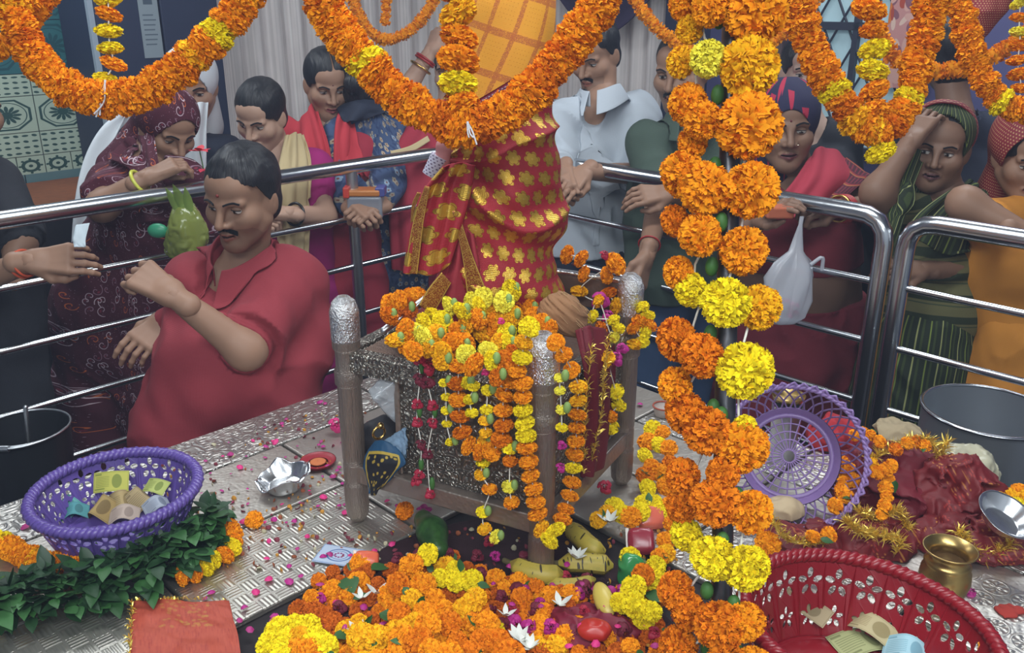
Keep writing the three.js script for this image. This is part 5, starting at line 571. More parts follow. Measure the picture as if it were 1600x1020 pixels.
{ // woman in red with a raised arm behind the idol
  const p = person({ label: 'woman in a dark red sari with gold edging, one bangled arm raised, behind the idol', skin: SK.light, head: { at: [712, 108, 3.25], h: 0.22, yaw: -10, pitch: 10, hairline: 0.055, bun: [0, 0, -0.11], cell: 0.005 }, sh: [[638, 200, 3.2], [742, 200, 3.28]], hip: [690, 430, 3.48], bust: 1, facing: [-0.2, 0, 1], armA: { e: [628, 150, 3.1], w: [672, 82, 3.08], hand: { pose: 'relax', to: [694, 30, 3.1], back: [-0.6, 0.3, 0.6] } }, armB: { e: [755, 300, 3.18], w: [720, 330, 3.05] } });
  p.wrap('sari', [...p.torso(0.018), ...p.sleeve(1, 0.7, 0.014), ...p.sleeve(0, 0.45, 0.012), ...p.skirt(0.02, 0.22)], F.redSari, { fold: 0.007, cuts: [p.neckCut(0.06, 0.02)] });
  p.cloth('pallu', [[[655, 175, 3.16], [700, 170, 3.12], [735, 185, 3.2]], [[625, 215, 3.1], [672, 205, 3.08], [730, 215, 3.12]], [[608, 262, 3.08], [650, 260, 3.06], [710, 262, 3.08]], [[606, 330, 3.08], [640, 335, 3.06], [690, 335, 3.08]], [[612, 420, 3.1], [640, 425, 3.08], [680, 425, 3.08]]], F.redSari, { on: 'sari', fold: 0.006, ff: 2.5 });
  p.cloth('gold_edging', [[[610, 236, 3.04], [640, 228, 3.04], [668, 212, 3.04]], [[612, 246, 3.04], [642, 238, 3.04], [672, 220, 3.04]]], F.cream, { free: 1, nu: 4, nv: 20 });
  p.band('bangle', 0, 0.8, 0.035, 0.004, redBangle, 2); p.band('bangle', 0, 0.66, 0.038, 0.004, goldMetal, 1); }
{ // man in the white shirt
  const p = person({ label: 'man in a pale white shirt with rolled sleeves leaning on the railing, hands clasped', skin: SK.mid, goatee: 1, moustache: 1, stubble: 1, head: { at: [930, 84, 2.98], h: 0.212, yaw: -36, pitch: 24, hairline: 0.07, vol: 0.004, nape: -0.07, open: 0.3, gaze: [-0.2, -0.5] },
    sh: [[872, 172, 2.9], [1000, 160, 3.06]], hip: [940, 400, 3.08], build: 1.02, facing: [-0.35, 0, 1], armA: { e: [866, 262, 2.86], w: [884, 268, 2.7], hand: { pose: 'grip', back: [-0.6, 0.5, 0.6], to: [886, 310, 2.63] } }, armB: { e: [1004, 272, 2.92], w: [914, 268, 2.7], hand: { pose: 'relax', back: [0.2, 0.9, 0.5], to: [874, 300, 2.62], flip: 1 } } });
  p.wrap('shirt', [...p.torso(0.022), ...p.legs(0.04).filter((_, i) => i % 2 === 0), ...p.sleeve(0, 1.5, 0.02, 0.026), ...p.sleeve(1, 1.25, 0.022, 0.028)], F.shirt, { fold: 0.011, cuts: [p.neckCut(0.056, 0.03), (x, y) => 0.06 - y], h: 0.0105 });
  p.collar(F.shirt); p.cloth('placket', [[[934, 190, 2.8], [948, 188, 2.8]], [[936, 240, 2.8], [950, 240, 2.8]], [[938, 310, 2.82], [952, 310, 2.82]], [[940, 380, 2.84], [954, 380, 2.84]]], F.shirt, { on: 'shirt', off: 0.003, pull: 0.3, th: 0.003, nv: 4 });
  p.wrap('trousers', [...p.legs(0.022), [p.hipA, p.hipB, 0.115, 0.115]], F.navyCloth); }
{ // man in green
  const p = person({ label: 'man with a moustache in a dark green shirt, half hidden by the flower pole', skin: SK.brown, moustache: 1, stubble: 1, head: { at: [1064, 109, 2.82], h: 0.228, yaw: -30, pitch: 12, hairline: 0.066, nape: -0.07, open: 0.4 }, sh: [[1012, 205, 2.76], [1140, 200, 2.86]], hip: [1075, 430, 2.85], facing: [-0.3, 0, 1], build: 1.05,
    armA: { e: [1030, 316, 2.7], w: [1010, 402, 2.52], hand: { pose: 'relax', to: [998, 450, 2.5], back: [0.8, 0, 0.6] } }, armB: { e: [1120, 315, 2.72], w: [1046, 302, 2.56], hand: { pose: 'relax', to: [980, 306, 2.53], back: [0, 0.8, 0.6], flip: 1 } } });
  p.wrap('shirt', [...p.torso(0.022), ...p.sleeve(0, 0.86, 0.018, 0.03), ...p.sleeve(1, 1.5, 0.018, 0.026), ...p.legs(0.04).filter((_, i) => i % 2 === 0)], F.green, { fold: 0.008, cuts: [p.neckCut(0.056, 0.03), (x, y) => -0.02 - y] }); p.collar(F.green);
  p.wrap('trousers', [...p.legs(0.024), [p.hipA, p.hipB, 0.115, 0.115]], F.jeans); p.band('thread_bracelet', 0, 0.78, 0.031, 0.0025, redBangle); }
{ // woman with the navy head scarf
  const p = person({ label: 'woman in navy head scarf with red streaks and plain red sari leaning on railing', skin: SK.dark, nosering: 1, bindi: '#6a1c28', lip: [0.17, 0.06, 0.06], head: { at: [1228, 197, 2.55], h: 0.226, yaw: -8, pitch: 3, roll: 3, hairline: 0.055, nohv: 1, open: 0.25, gaze: [0, -0.5] }, sh: [[1172, 300, 2.58], [1330, 290, 2.63]], hip: [1248, 500, 2.74], bust: 1, belly: 0.01, build: 1.1, facing: [-0.15, 0, 1],
    armB: { e: [1368, 326, 2.54], w: [1300, 326, 2.38], hand: { pose: 'grip', to: [1232, 322, 2.3], back: [0, 0.9, 0.4], flip: 1 } }, armA: { e: [1155, 380, 2.53], w: [1185, 345, 2.36], hand: { pose: 'relax', to: [1215, 325, 2.3], back: [0, 0.9, 0.4] } } });
  p.wrap('blouse', [...p.torso(0.012), ...p.sleeve(1, 0.32, 0.012), ...p.sleeve(0, 0.5, 0.012)], F.darkRed, { fold: 0.003, cuts: [p.neckCut(0.066, 0.03), (x, y) => 0.12 - y] });
  p.wrap('sari', [...p.skirt(0.03, 0.22)], F.darkRed, { fold: 0.01, freq: 14, vy: 0.12, cuts: [(x, y) => y - 0.02] });
  p.hood(F.navyRed, { e: 0.015, open: [[0, -0.03, 0.1], [0.06, 0.09, 0.1]], drape: [[V(0, 0, -0.03), V(0, -0.15, -0.05), 0.07, 0.08]] });
  p.cloth('pallu', [[[1258, 262, 2.52], [1276, 232, 2.56], [1300, 232, 2.6], [1326, 250, 2.66]], [[1226, 300, 2.46], [1262, 280, 2.48], [1300, 272, 2.52], [1345, 276, 2.6]], [[1200, 330, 2.44], [1236, 318, 2.44], [1270, 312, 2.46], [1318, 302, 2.54]], [[1180, 350, 2.44], [1212, 346, 2.42], [1246, 338, 2.42], [1290, 326, 2.48]]], F.redSari, { on: 'blouse', fold: 0.004, ff: 3, off: 0.016 });
  p.cloth('sari_border', [[[1322, 246, 2.63], [1344, 262, 2.6], [1362, 278, 2.6]], [[1316, 268, 2.58], [1330, 282, 2.55], [1350, 284, 2.55]], [[1288, 302, 2.52], [1302, 308, 2.5], [1322, 308, 2.51]], [[1262, 324, 2.48], [1274, 330, 2.46], [1292, 330, 2.46]]], F.border, { on: 'blouse', off: 0.022, w: 1, h: 5 });
  p.band('bangle', 1, 0.72, 0.0365, 0.0035, redBangle, 3); p.band('bangle', 1, 0.86, 0.035, 0.003, goldMetal, 1); }
{ // pale face behind
  const p = person({ label: 'fair young woman with a magenta scarf looking out behind the navy head scarf', skin: SK.pale, head: { at: [1258, 112, 2.9], h: 0.21, yaw: -6, pitch: 4, hairline: 0.058, open: 0.6, gaze: [-0.1, -0.1], bun: [0, 0.0, -0.1] }, lip: [0.42, 0.16, 0.15], sh: [[1205, 196, 2.95], [1318, 196, 2.95]], hip: [1262, 440, 2.98], bust: 1 });
  p.wrap('kurta', [...p.torso(0.015), ...p.sleeve(0, 1.5, 0.014), ...p.sleeve(1, 1.5, 0.014), ...p.skirt(0.01, 0.2)], F.dark, { cuts: [p.neckCut(0.06, 0.03)] });
  p.cloth('scarf', [[[1235, 150, 2.95], [1215, 138, 2.9], [1185, 138, 2.92]], [[1235, 172, 2.86], [1210, 160, 2.84], [1178, 160, 2.88]], [[1235, 200, 2.82], [1205, 195, 2.82], [1175, 195, 2.86]]], F.hotPink, { on: 'kurta', fold: 0.004, ff: 2 }); }
{ // woman in green
  const p = person({ label: 'woman in a green striped sari over her head, one hand raised to her forehead', skin: SK.dark, lip: [0.16, 0.07, 0.07], head: { at: [1465, 230, 2.46], h: 0.21, yaw: -25, pitch: 4, roll: -4, hairline: 0.06, part: 0.5, nohv: 1, open: 0.5, gaze: [-0.2, -0.25], w: 1.1, jaw: 1.15 }, sh: [[1412, 318, 2.44], [1545, 318, 2.54]], hip: [1470, 520, 2.6], bust: 1, belly: 0.01, build: 1.06, facing: [-0.3, 0, 1],
    armA: { e: [1370, 300, 2.36], w: [1422, 222, 2.36], hand: { pose: 'relax', to: [1454, 172, 2.38], back: [-0.7, 0.3, 0.6], flip: 1 } }, armB: { e: [1530, 420, 2.44], w: [1440, 422, 2.36], hand: { pose: 'relax', to: [1400, 420, 2.34], back: [0, 0.8, 0.5], flip: 1 } } });
  p.wrap('blouse', [...p.torso(0.014), ...p.sleeve(0, 0.7, 0.014), ...p.sleeve(1, 0.8, 0.014)], F.block, { fold: 0.004, cuts: [p.neckCut(0.06, 0.02)] });
  p.wrap('sari', [...p.skirt(0.04, 0.22)], F.stripe, { fold: 0.01, freq: 14, vy: 0.12 });
  p.hood(F.stripe, { e: 0.014, open: [[0, 0.0, 0.1], [0.08, 0.112, 0.118]], drape: [[V(0, 0, -0.05), V(0, -0.18, -0.06), 0.065, 0.09]] });
  { const rows = [[], []]; for (let i = 0; i <= 20; i++) { const a = (i / 20 - 0.5) * 3.7, x = Math.sin(a) * 0.092, y = 0.033 + Math.cos(a) * 0.1; rows[0].push(p.wor(V(x, y, 0.03 - 0.03 * Math.abs(a)))); rows[1].push(p.wor(V(x * 1.05, y * 1.03, 0.004 - 0.03 * Math.abs(a)))); } p.cloth('scarf_edging', rows, F.goldDots, { free: 1, nu: 4, nv: 40, th: 0.004 }); }
  p.cloth('pallu', [[[1446, 240, 2.44], [1432, 232, 2.4], [1425, 225, 2.38]], [[1428, 290, 2.38], [1412, 288, 2.36], [1400, 290, 2.36]], [[1412, 340, 2.34], [1398, 345, 2.34], [1385, 350, 2.36]], [[1395, 400, 2.34], [1380, 405, 2.36], [1368, 410, 2.4]]], F.stripe, { on: 'blouse', fold: 0.004, ff: 2, off: 0.014 });
  p.cloth('pallu', [[[1512, 286, 2.5], [1530, 290, 2.52], [1550, 300, 2.56]], [[1480, 300, 2.36], [1510, 312, 2.4], [1545, 325, 2.46]], [[1440, 330, 2.3], [1480, 350, 2.33], [1530, 365, 2.42]], [[1415, 360, 2.3], [1460, 390, 2.32], [1520, 410, 2.42]]], F.stripe, { on: 'blouse', fold: 0.005, ff: 3, off: 0.016 }); }
{ // woman at the right edge
  const p = person({ label: 'woman in orange with a gold edged red head cloth at the right edge, elbow out', skin: SK.brown, head: { at: [1605, 242, 2.36], h: 0.215, yaw: -6, pitch: 15, hairline: 0.05, open: 0.3 }, sh: [[1556, 322, 2.32], [1690, 325, 2.42]], hip: [1630, 520, 2.48], bust: 1, build: 1.05, facing: [-0.1, 0, 1], armA: { e: [1508, 318, 2.16], w: [1598, 362, 2.1], hand: { pose: 'relax', to: [1640, 375, 2.1] } } });
  p.wrap('blouse', [...p.torso(0.014), ...p.sleeve(0, 0.22, 0.012), ...p.sleeve(1, 0.4, 0.012)], F.orange, { fold: 0.004, cuts: [p.neckCut(0.06, 0.02)] });
  p.wrap('sari', [...p.skirt(0.03, 0.22)], F.orange, { fold: 0.01, freq: 14, vy: 0.12, cuts: [(x, y) => y - 0.1] });
  p.hood(F.goldDots, { e: 0.017, open: [[0.0, -0.01, 0.1], [0.088, 0.112, 0.115]], drape: [[V(0, 0, -0.05), V(0, -0.16, -0.08), 0.06, 0.07]] }); }
{ // woman in maroon bending at the left
  const p = person({ label: 'woman in a maroon patterned sari bowing with red petals held to her lips', skin: SK.brown, lip: [0.22, 0.09, 0.08], head: { at: [262, 198, 2.62], h: 0.205, yaw: 46, pitch: 30, roll: -6, hairline: 0.05, nohv: 1, open: 0.12, gaze: [0.1, -0.6] }, sh: [[176, 268, 2.62], [285, 268, 2.58]], hip: [196, 480, 2.78], bust: 1, build: 1.05, facing: [0.6, 0, 0.8],
    armA: { e: [160, 322, 2.42], w: [228, 278, 2.4], hand: { pose: 'pinch', to: [305, 242, 2.44], back: [-0.2, 0.9, 0.4], flip: 1 } } });
  p.wrap('sari', [...p.torso(0.025), ...p.sleeve(0, 0.72, 0.02, 0.026), ...p.sleeve(1, 0.9, 0.022), ...p.skirt(0.035, 0.24)], F.paisley, { fold: 0.009, vy: 0.35, cuts: [p.neckCut(0.05, 0.0)] });
  p.hood(F.paisley, { e: 0.014, open: [[0.0, -0.02, 0.1], [0.068, 0.1, 0.125]], drape: [[V(0, 0.0, -0.05), V(0, -0.14, -0.08), 0.07, 0.09]], to: [[[180, 262, 2.68], 0.07, 0.06]] });
  { const rows = [[], []]; for (let i = 0; i <= 20; i++) { const a = -0.4 - (i / 20) * 1.9, x = Math.sin(a) * 0.085, y = 0.03 + Math.cos(a) * 0.093; rows[0].push(p.wor(V(x, y, 0.02 - 0.02 * Math.abs(a)))); rows[1].push(p.wor(V(x * 1.06, y * 1.03, -0.022 - 0.02 * Math.abs(a)))); } p.cloth('sari_border', rows, F.border, { free: 1, nu: 6, nv: 40, th: 0.004, w: 4, h: 1 }); }
  p.cloth('pallu', [[[238, 172, 2.62], [220, 200, 2.62], [190, 232, 2.66]], [[244, 235, 2.52], [222, 250, 2.52], [180, 265, 2.56]], [[262, 300, 2.46], [230, 305, 2.48], [200, 310, 2.54]], [[300, 330, 2.46], [260, 345, 2.48], [220, 350, 2.54]]], F.paisley, { on: 'sari', fold: 0.005, ff: 2.5 });
  p.band('bangle', 0, 0.86, 0.033, 0.005, std([0.6, 0.6, 0.08], 0.3), 1); }
{ // woman in the white shawl
  const p = person({ label: 'woman wrapped in a white shawl standing behind the bowing woman in maroon', skin: SK.mid, head: { at: [300, 134, 2.98], h: 0.215, yaw: 12, pitch: 16, nohv: 1, hairline: 0.05, open: 0.3 }, sh: [[232, 222, 3.02], [350, 222, 3.02]], hip: [292, 460, 3.05], bust: 1 });
  p.wrap('kurta', [...p.torso(0.018), ...p.sleeve(0, 1.6, 0.016), ...p.sleeve(1, 1.6, 0.016), ...p.skirt(0.01, 0.2)], F.navyCloth, { cuts: [p.neckCut(0.06, 0.02)] });
  p.hood(F.white, { e: 0.014, open: [[0.0, -0.02, 0.1], [0.062, 0.09, 0.11]], drape: [[V(0, 0, -0.04), V(0, -0.17, -0.06), 0.07, 0.08]] });
  p.cloth('shawl', [[[290, 165, 2.9], [310, 160, 2.86], [326, 160, 2.9]], [[286, 215, 2.86], [305, 212, 2.84], [322, 212, 2.86]], [[284, 275, 2.86], [305, 275, 2.84], [322, 275, 2.86]]], F.white, { on: 'kurta', fold: 0.004, ff: 2 });
  p.cloth('shawl', [[[240, 160, 3.0], [205, 168, 2.86], [195, 182, 2.84]], [[212, 178, 2.92], [165, 195, 2.82], [180, 215, 2.82]], [[165, 230, 2.86], [135, 245, 2.8], [158, 262, 2.8]], [[138, 300, 2.84], [120, 305, 2.78], [140, 318, 2.78]], [[130, 375, 2.84], [113, 378, 2.78], [128, 384, 2.78]]], F.white, { free: 1, fold: 0.004, ff: 2 }); }
{ // man cut by the left edge
  const p = person({ label: 'man in dark clothes cut by the left edge, reaching a hand through the railing', skin: SK.brown, stubble: 1, head: { at: [-58, 165, 2.3], h: 0.225, yaw: 62, pitch: 14, hairline: 0.06, nape: -0.07, open: 0.4 }, sh: [[-150, 268, 2.3], [-20, 262, 2.36]], hip: [-70, 500, 2.38], facing: [0.5, 0, 1], build: 1.05, armA: { e: [-95, 460, 2.1], w: [48, 408, 1.98], hand: { pose: 'relax', to: [140, 402, 2.0], back: [-0.3, 0.5, 0.8] } }, armB: { e: [30, 380, 2.3], w: [20, 440, 2.2] } });
  p.wrap('shirt', [...p.torso(0.022), ...p.sleeve(0, 0.95, 0.025), ...p.sleeve(1, 1.0, 0.025), ...p.legs(0.035).filter((_, i) => i % 2 === 0)], F.dark, { cuts: [p.neckCut(0.056, 0.02)] });
  p.wrap('trousers', [...p.legs(0.022), [p.hipA, p.hipB, 0.115, 0.115]], F.navyCloth); p.band('thread_bracelet', 0, 0.9, 0.03, 0.003, std([0.55, 0.08, 0.03], 0.8), 2); }
{ // dark figure far right
  const p = person({ label: 'person in dark blue clothes standing in the gloom behind the woman in green', skin: SK.dark, head: { at: [1488, 88, 2.8], h: 0.22, yaw: 160, pitch: 5, cell: 0.006 }, noface: 1, away: 1, sh: [[1425, 190, 2.8], [1550, 190, 2.8]], hip: [1488, 430, 2.8], facing: [0, 0, -1] });
  p.wrap('shirt', [...p.torso(0.025), ...p.sleeve(0, 1.6, 0.02), ...p.sleeve(1, 1.6, 0.02), ...p.legs(0.035).filter((_, i) => i % 2 === 0)], F.navyCloth, { cuts: [p.neckCut(0.056, 0)] }); p.wrap('trousers', p.legs(0.022), F.dark); }
// ---------- vessels, baskets ----------
function perforated(R0b, R1, h, n, rows, th) {   // basket wall: panels with flower shaped cut-outs, bent round a cone
  const per = 2 * Math.PI / n, W = per * R1, sh0 = () => { const s = new THREE.Shape(); for (let i = 0; i <= 6; i++) (i ? s.lineTo(i / 6, 0) : s.moveTo(0, 0)); for (let i = 6; i >= 0; i--) s.lineTo(i / 6, 1); return s; };
  const s = sh0(); for (const [cx, cy, sc] of rows) for (let k = 0; k < 5; k++) { const a = k * 1.2566 + Math.PI / 2, px = cx + Math.cos(a) * 0.235 * sc, py = cy + Math.sin(a) * 0.235 * sc * W / h, p = new THREE.Path(); for (let i = 0; i <= 7; i++) { const b = -i / 8 * 6.2832, u = Math.cos(b) * 0.15 * sc, v = Math.sin(b) * 0.095 * sc, X = px + u * Math.cos(a) - v * Math.sin(a), Y = py + (u * Math.sin(a) + v * Math.cos(a)) * W / h; i ? p.lineTo(X, Y) : p.moveTo(X, Y); } p.closePath(); s.holes.push(p); }
  const g0 = new THREE.ExtrudeGeometry(s, { depth: th, bevelEnabled: false, curveSegments: 6 }), out = [];
  for (let i = 0; i < n; i++) { const g = g0.clone(), p = g.attributes.position; for (let j = 0; j < p.count; j++) { const y = p.getY(j), r = R0b + (R1 - R0b) * Math.pow(y, 0.75) + p.getZ(j), a = (i + p.getX(j)) * per; p.setXYZ(j, Math.sin(a) * r, y * h, Math.cos(a) * r); } g.computeVertexNormals(); out.push(g); }
  return merge(out);
}
function braidRim(R, y, r, n) { const g = []; for (const ph of [0, Math.PI]) { const pts = []; for (let i = 0; i < n * 4; i++) { const a = i / (n * 4) * 2 * Math.PI, b = a * n + ph; pts.push(V(Math.sin(a) * (R + Math.cos(b) * r * 0.5), y + Math.sin(b) * r * 0.5, Math.cos(a) * (R + Math.cos(b) * r * 0.5))); } g.push(new THREE.TubeGeometry(new THREE.CatmullRomCurve3(pts, true), n * 5, r * 0.85, 7, true)); } return merge(g); }
const plastic = (c, r = 0.35) => phys(c, { roughness: r, clearcoat: 0.2, clearcoatRoughness: 0.3 });
function basket(label, pos, tilt, R, h, mat, cols = 20) {
  const t = thing('plastic_basket', label, 'basket', pos); t.rotation.set(...tilt);
  part(t, 'wall', perforated(R * 0.74, R, h, cols, [[0.5, 0.68, 1.25], [0.0 + 0.5, 0.28, 0.95]], 0.0028), mat); part(t, 'rim', braidRim(R + 0.002, h, 0.0085, 44), mat); { const g = new THREE.TorusGeometry(R * 0.74, 0.005, 8, 48); g.rotateX(Math.PI / 2); g.translate(0, 0.004, 0); part(t, 'base_ring', g, mat); }
  part(t, 'bottom', lathe([[0.001, 0.003], [R * 0.74, 0.003], [R * 0.74, 0.0065], [0.001, 0.0065]], 40), mat); return t; }
const purple = plastic([0.115, 0.07, 0.30]), redPl = plastic([0.26, 0.007, 0.014]), lilac = plastic([0.27, 0.17, 0.40]);
const PB = onPlane(180, 762, 0.1); PB.y = 0.012; basket('purple plastic basket holding crumpled banknotes at the left', PB, [0, 0.1, 0], 0.129, 0.085, purple, 20);
const RB = onPlane(1345, 985, 0.12); RB.y = 0.013; basket('large red plastic basket with banknotes in the bottom right corner', RB, [0, 0.3, -0.09], 0.152, 0.115, redPl, 22);
// lilac lattice basket lying tipped towards the viewer
{ const t = thing('plastic_basket', 'lilac lattice basket tipped on its side behind the flower pole', 'basket', P(1252, 742, 1.66)), R = 0.122, Rb = 0.075, h = 0.1, n = 36, g = [], gb = [];
  const pt = (a, k) => V(Math.sin(a) * (Rb + (R - Rb) * Math.sqrt(k)), h * k, Math.cos(a) * (Rb + (R - Rb) * Math.sqrt(k)));
  for (let i = 0; i < n; i++) for (const d of [1, -1]) { const a = i / n * 2 * Math.PI, pts = []; for (let j = 0; j <= 5; j++) pts.push(pt(a + d * 0.3 * j / 5, j / 5)); g.push(tube(pts, 0.0017, 6, 5)); }
  for (let i = 0; i < 26; i++) { const a = i / 26 * 6.2832; gb.push(rod(V(Math.sin(a) * 0.01, 0, Math.cos(a) * 0.01), V(Math.sin(a) * Rb, 0, Math.cos(a) * Rb), 0.0015, 5)); } for (const r of [0.012, 0.03, 0.045, 0.06]) { const q = new THREE.TorusGeometry(r, 0.0016, 6, 40); q.rotateX(Math.PI / 2); gb.push(q); }
  const bt = new THREE.TorusGeometry(Rb, 0.005, 8, 48); bt.rotateX(Math.PI / 2); const band = lathe([[Rb + 0.001, 0], [Rb + 0.012, 0.018], [Rb + 0.0145, 0.018], [Rb + 0.0035, 0]], 48);
  const zig = []; for (let i = 0; i < 88; i++) { const a = i / 88 * 6.2832; zig.push(V(Math.sin(a) * (R + (i % 2) * 0.007), h + (i % 2) * 0.006, Math.cos(a) * (R + (i % 2) * 0.007))); }
  part(t, 'wall_lattice', merge(g), lilac); part(t, 'bottom_lattice', merge(gb), lilac); part(t, 'base_ring', merge([bt, band]), lilac); part(t, 'rim', merge([braidRim(R, h, 0.004, 40), new THREE.TubeGeometry(new THREE.CatmullRomCurve3(zig, true, 'catmullrom', 0.1), 264, 0.0026, 6, true)]), lilac);
  const nrm = V(-0.25, 0.45, 0.857).normalize(), up = UP.clone().addScaledVector(nrm, -nrm.y).normalize(); t.quaternion.setFromUnitVectors(UP, nrm); t.position.copy(onPlane(1226, 832, 0.006)).addScaledVector(up, 0.13).addScaledVector(nrm, -h); }
const brass = std([0.48, 0.33, 0.12], 0.3, 0.95), alu = std([0.72, 0.73, 0.75], 0.22, 0.95);
const lotaP = onPlane(1470, 932, 0); { const t = thing('brass_pot', 'round brass water pot with a flared lip beside the red basket', 'pot', lotaP); part(t, 'bowl', lathe([[0.001, 0.001], [0.022, 0.001], [0.032, 0.012], [0.0375, 0.034], [0.036, 0.05], [0.031, 0.058], [0.034, 0.062], [0.031, 0.066], [0.0265, 0.072], [0.03, 0.08], [0.0385, 0.086], [0.0395, 0.0885], [0.037, 0.0885], [0.028, 0.08], [0.0245, 0.072], [0.029, 0.06], [0.034, 0.04], [0.02, 0.008], [0.001, 0.006]], 48), brass); part(t, 'water', lathe([[0.001, 0.064], [0.0275, 0.064], [0.0275, 0.0625], [0.001, 0.0625]], 32), std([0.08, 0.045, 0.02], 0.08)); }
{ const b = P(1232, 621, 1.74); const st = lone('steel_tumbler', lathe([[0.001, -0.003], [0.024, -0.003], [0.03, b.y - 0.018], [0.028, b.y - 0.018], [0.022, 0.002], [0.001, 0.002]], 32), steelDull, 'steel tumbler standing under the small brass bowl behind the lilac basket', 'tumbler'); st.position.set(b.x, 0.003, b.z); const m = lone('brass_bowl', lathe([[0.001, 0], [0.015, 0], [0.027, 0.01], [0.0315, 0.02], [0.0325, 0.02], [0.029, 0.01], [0.001, 0.003]], 36), brass, 'small shallow brass bowl just above the rim of the lilac basket', 'bowl'); m.position.set(b.x, b.y - 0.014, b.z); }
function foilBowl(label, pos, R, tilt, crush) { const g = lathe([[0.001, 0], [R * 0.6, 0], [R * 0.66, 0.003], [R * 0.93, 0.022], [R * 1.03, 0.023], [R * 1.03, 0.0245], [R * 0.92, 0.024], [R * 0.64, 0.0045], [R * 0.58, 0.0015], [0.001, 0.0015]], 72), p = g.attributes.position; for (let i = 0; i < p.count; i++) { const r = Math.hypot(p.getX(i), p.getZ(i)), a = Math.atan2(p.getX(i), p.getZ(i)), k = clamp01((r / R - 0.6) * 3); const w = 1 + 0.02 * k * Math.sin(a * 36); p.setXYZ(i, p.getX(i) * w, p.getY(i) + k * (crush * (noise3(p.getX(i) * 40, 3, p.getZ(i) * 40) * 0.5 + Math.max(0, Math.sin(a + 1) - 0.2))) , p.getZ(i) * w); } g.computeVertexNormals(); const m = lone('foil_bowl', g, alu, label, 'bowl'); m.position.copy(pos); m.rotation.set(...tilt); return m; }
foilBowl('crumpled silver foil bowl on the silver sheet left of the throne', onPlane(446, 760, 0.006), 0.05, [0.12, 0.4, 0.05], 0.02);
foilBowl('crimped silver foil bowl tilted on the red cloth heap at the right edge', P(1562, 818, 1.44), 0.047, [0.4, 0.2, -0.25], 0.002);
{ const c = P(1546, 640, 1.98), R = 0.137, h = 0.42, t = thing('steel_drum', 'large open steel drum standing behind the red cloth heap', 'drum', V(c.x, c.y - h, c.z)); part(t, 'body', lathe([[0.001, 0], [R * 0.97, 0], [R, 0.01], [R, h - 0.012], [R + 0.004, h - 0.006], [R + 0.004, h], [R - 0.002, h], [R - 0.003, 0.012], [0.001, 0.01]], 64), std([0.46, 0.49, 0.53], 0.36, 0.85)); part(t, 'rim', lathe([[R - 0.002, h - 0.004], [R + 0.005, h - 0.004], [R + 0.006, h + 0.001], [R, h + 0.003], [R - 0.003, h], [R - 0.002, h - 0.004]], 64), steel);
  const st = thing('low_stool', 'dark stool hidden under the large steel drum', 'stool', V(c.x, FLOOR, c.z)), H = c.y - h - FLOOR; const tp = box(0.3, 0.03, 0.3); tp.translate(0, H - 0.015, 0); part(st, 'top', tp, darkStone); for (const a of [-1, 1]) for (const b of [-1, 1]) part(st, 'leg', rod(V(a * 0.13, 0, b * 0.13), V(a * 0.13, H - 0.03, b * 0.13), 0.016, 10), darkStone); }
{ const c = P(38, 668, 1.95), R = 0.092, h = 0.3, t = thing('steel_bucket', 'dark steel bucket with a wire handle at the left edge', 'bucket', V(c.x, c.y - h, c.z)), dk = std([0.05, 0.055, 0.065], 0.35, 0.7); part(t, 'body', lathe([[0.001, 0], [R * 0.75, 0], [R, h - 0.004], [R - 0.003, h - 0.004], [R * 0.74, 0.006], [0.001, 0.005]], 48), dk); { const g = new THREE.TorusGeometry(R, 0.0028, 8, 56); g.rotateX(Math.PI / 2); g.translate(0, h, 0); part(t, 'rim', g, steelDull); } const hp = []; for (let i = 0; i <= 14; i++) { const a = (i / 14) * Math.PI; hp.push(V(Math.cos(a) * R * 1.02, h + 0.002 - 0.0 * i, Math.sin(a) * (R + 0.012) * 1.0)); } part(t, 'handle', tube(hp, 0.0032, 28, 8), steelDull); part(t, 'grip', rod(hp[6], hp[8], 0.007, 12), steelDull);
  part(t, 'ladle', merge([capped([V(-0.01, 0.05, 0.02), V(0.0, h + 0.04, -0.02)], 0.005, 4, 10)]), steelDull);
  const st = thing('low_stool', 'dark stool hidden under the steel bucket', 'stool', V(c.x, FLOOR, c.z)), H = c.y - h - FLOOR; const tp = box(0.22, 0.03, 0.22); tp.translate(0, H - 0.015, 0); part(st, 'top', tp, darkStone); for (const a of [-1, 1]) for (const b of [-1, 1]) part(st, 'leg', rod(V(a * 0.09, 0, b * 0.09), V(a * 0.09, H - 0.03, b * 0.09), 0.014, 10), darkStone); }
// banknotes
function note(label, p, w, d, rot, bend, c1, c2, stand = 0) { const nx = 12, g = new THREE.PlaneGeometry(w, d, nx, 6), q = g.attributes.position; for (let i = 0; i < q.count; i++) { const x = q.getX(i) / w, y = q.getY(i) / d; q.setZ(i, bend * (Math.cos(x * 4.5) - 0.6) + 0.002 * noise3(x * 2, y * 2, w * 100)); } g.rotateX(-Math.PI / 2 + stand); g.rotateY(rot); g.computeVertexNormals(); const tex = canvasTex(128, 64, (c) => { c.fillStyle = c1; c.fillRect(0, 0, 128, 64); c.fillStyle = c2; c.globalAlpha = 0.6; c.beginPath(); c.ellipse(88, 32, 17, 22, 0, 0, 7); c.fill(); c.fillRect(6, 6, 26, 5); c.fillRect(6, 52, 40, 4); for (let i = 0; i < 7; i++) c.fillRect(10, 16 + i * 5, 52, 1.5); c.globalAlpha = 0.4; c.strokeStyle = c2; c.lineWidth = 2; c.strokeRect(3, 3, 122, 58); }); const m = lone('banknote', g, std(0xffffff, 0.8, 0, { map: tex }), label, 'banknote'); m.position.copy(p); return m; }
const inPB = (u, v, y) => onPlane(u, v, y), inRB = (u, v, y) => onPlane(u, v, y);
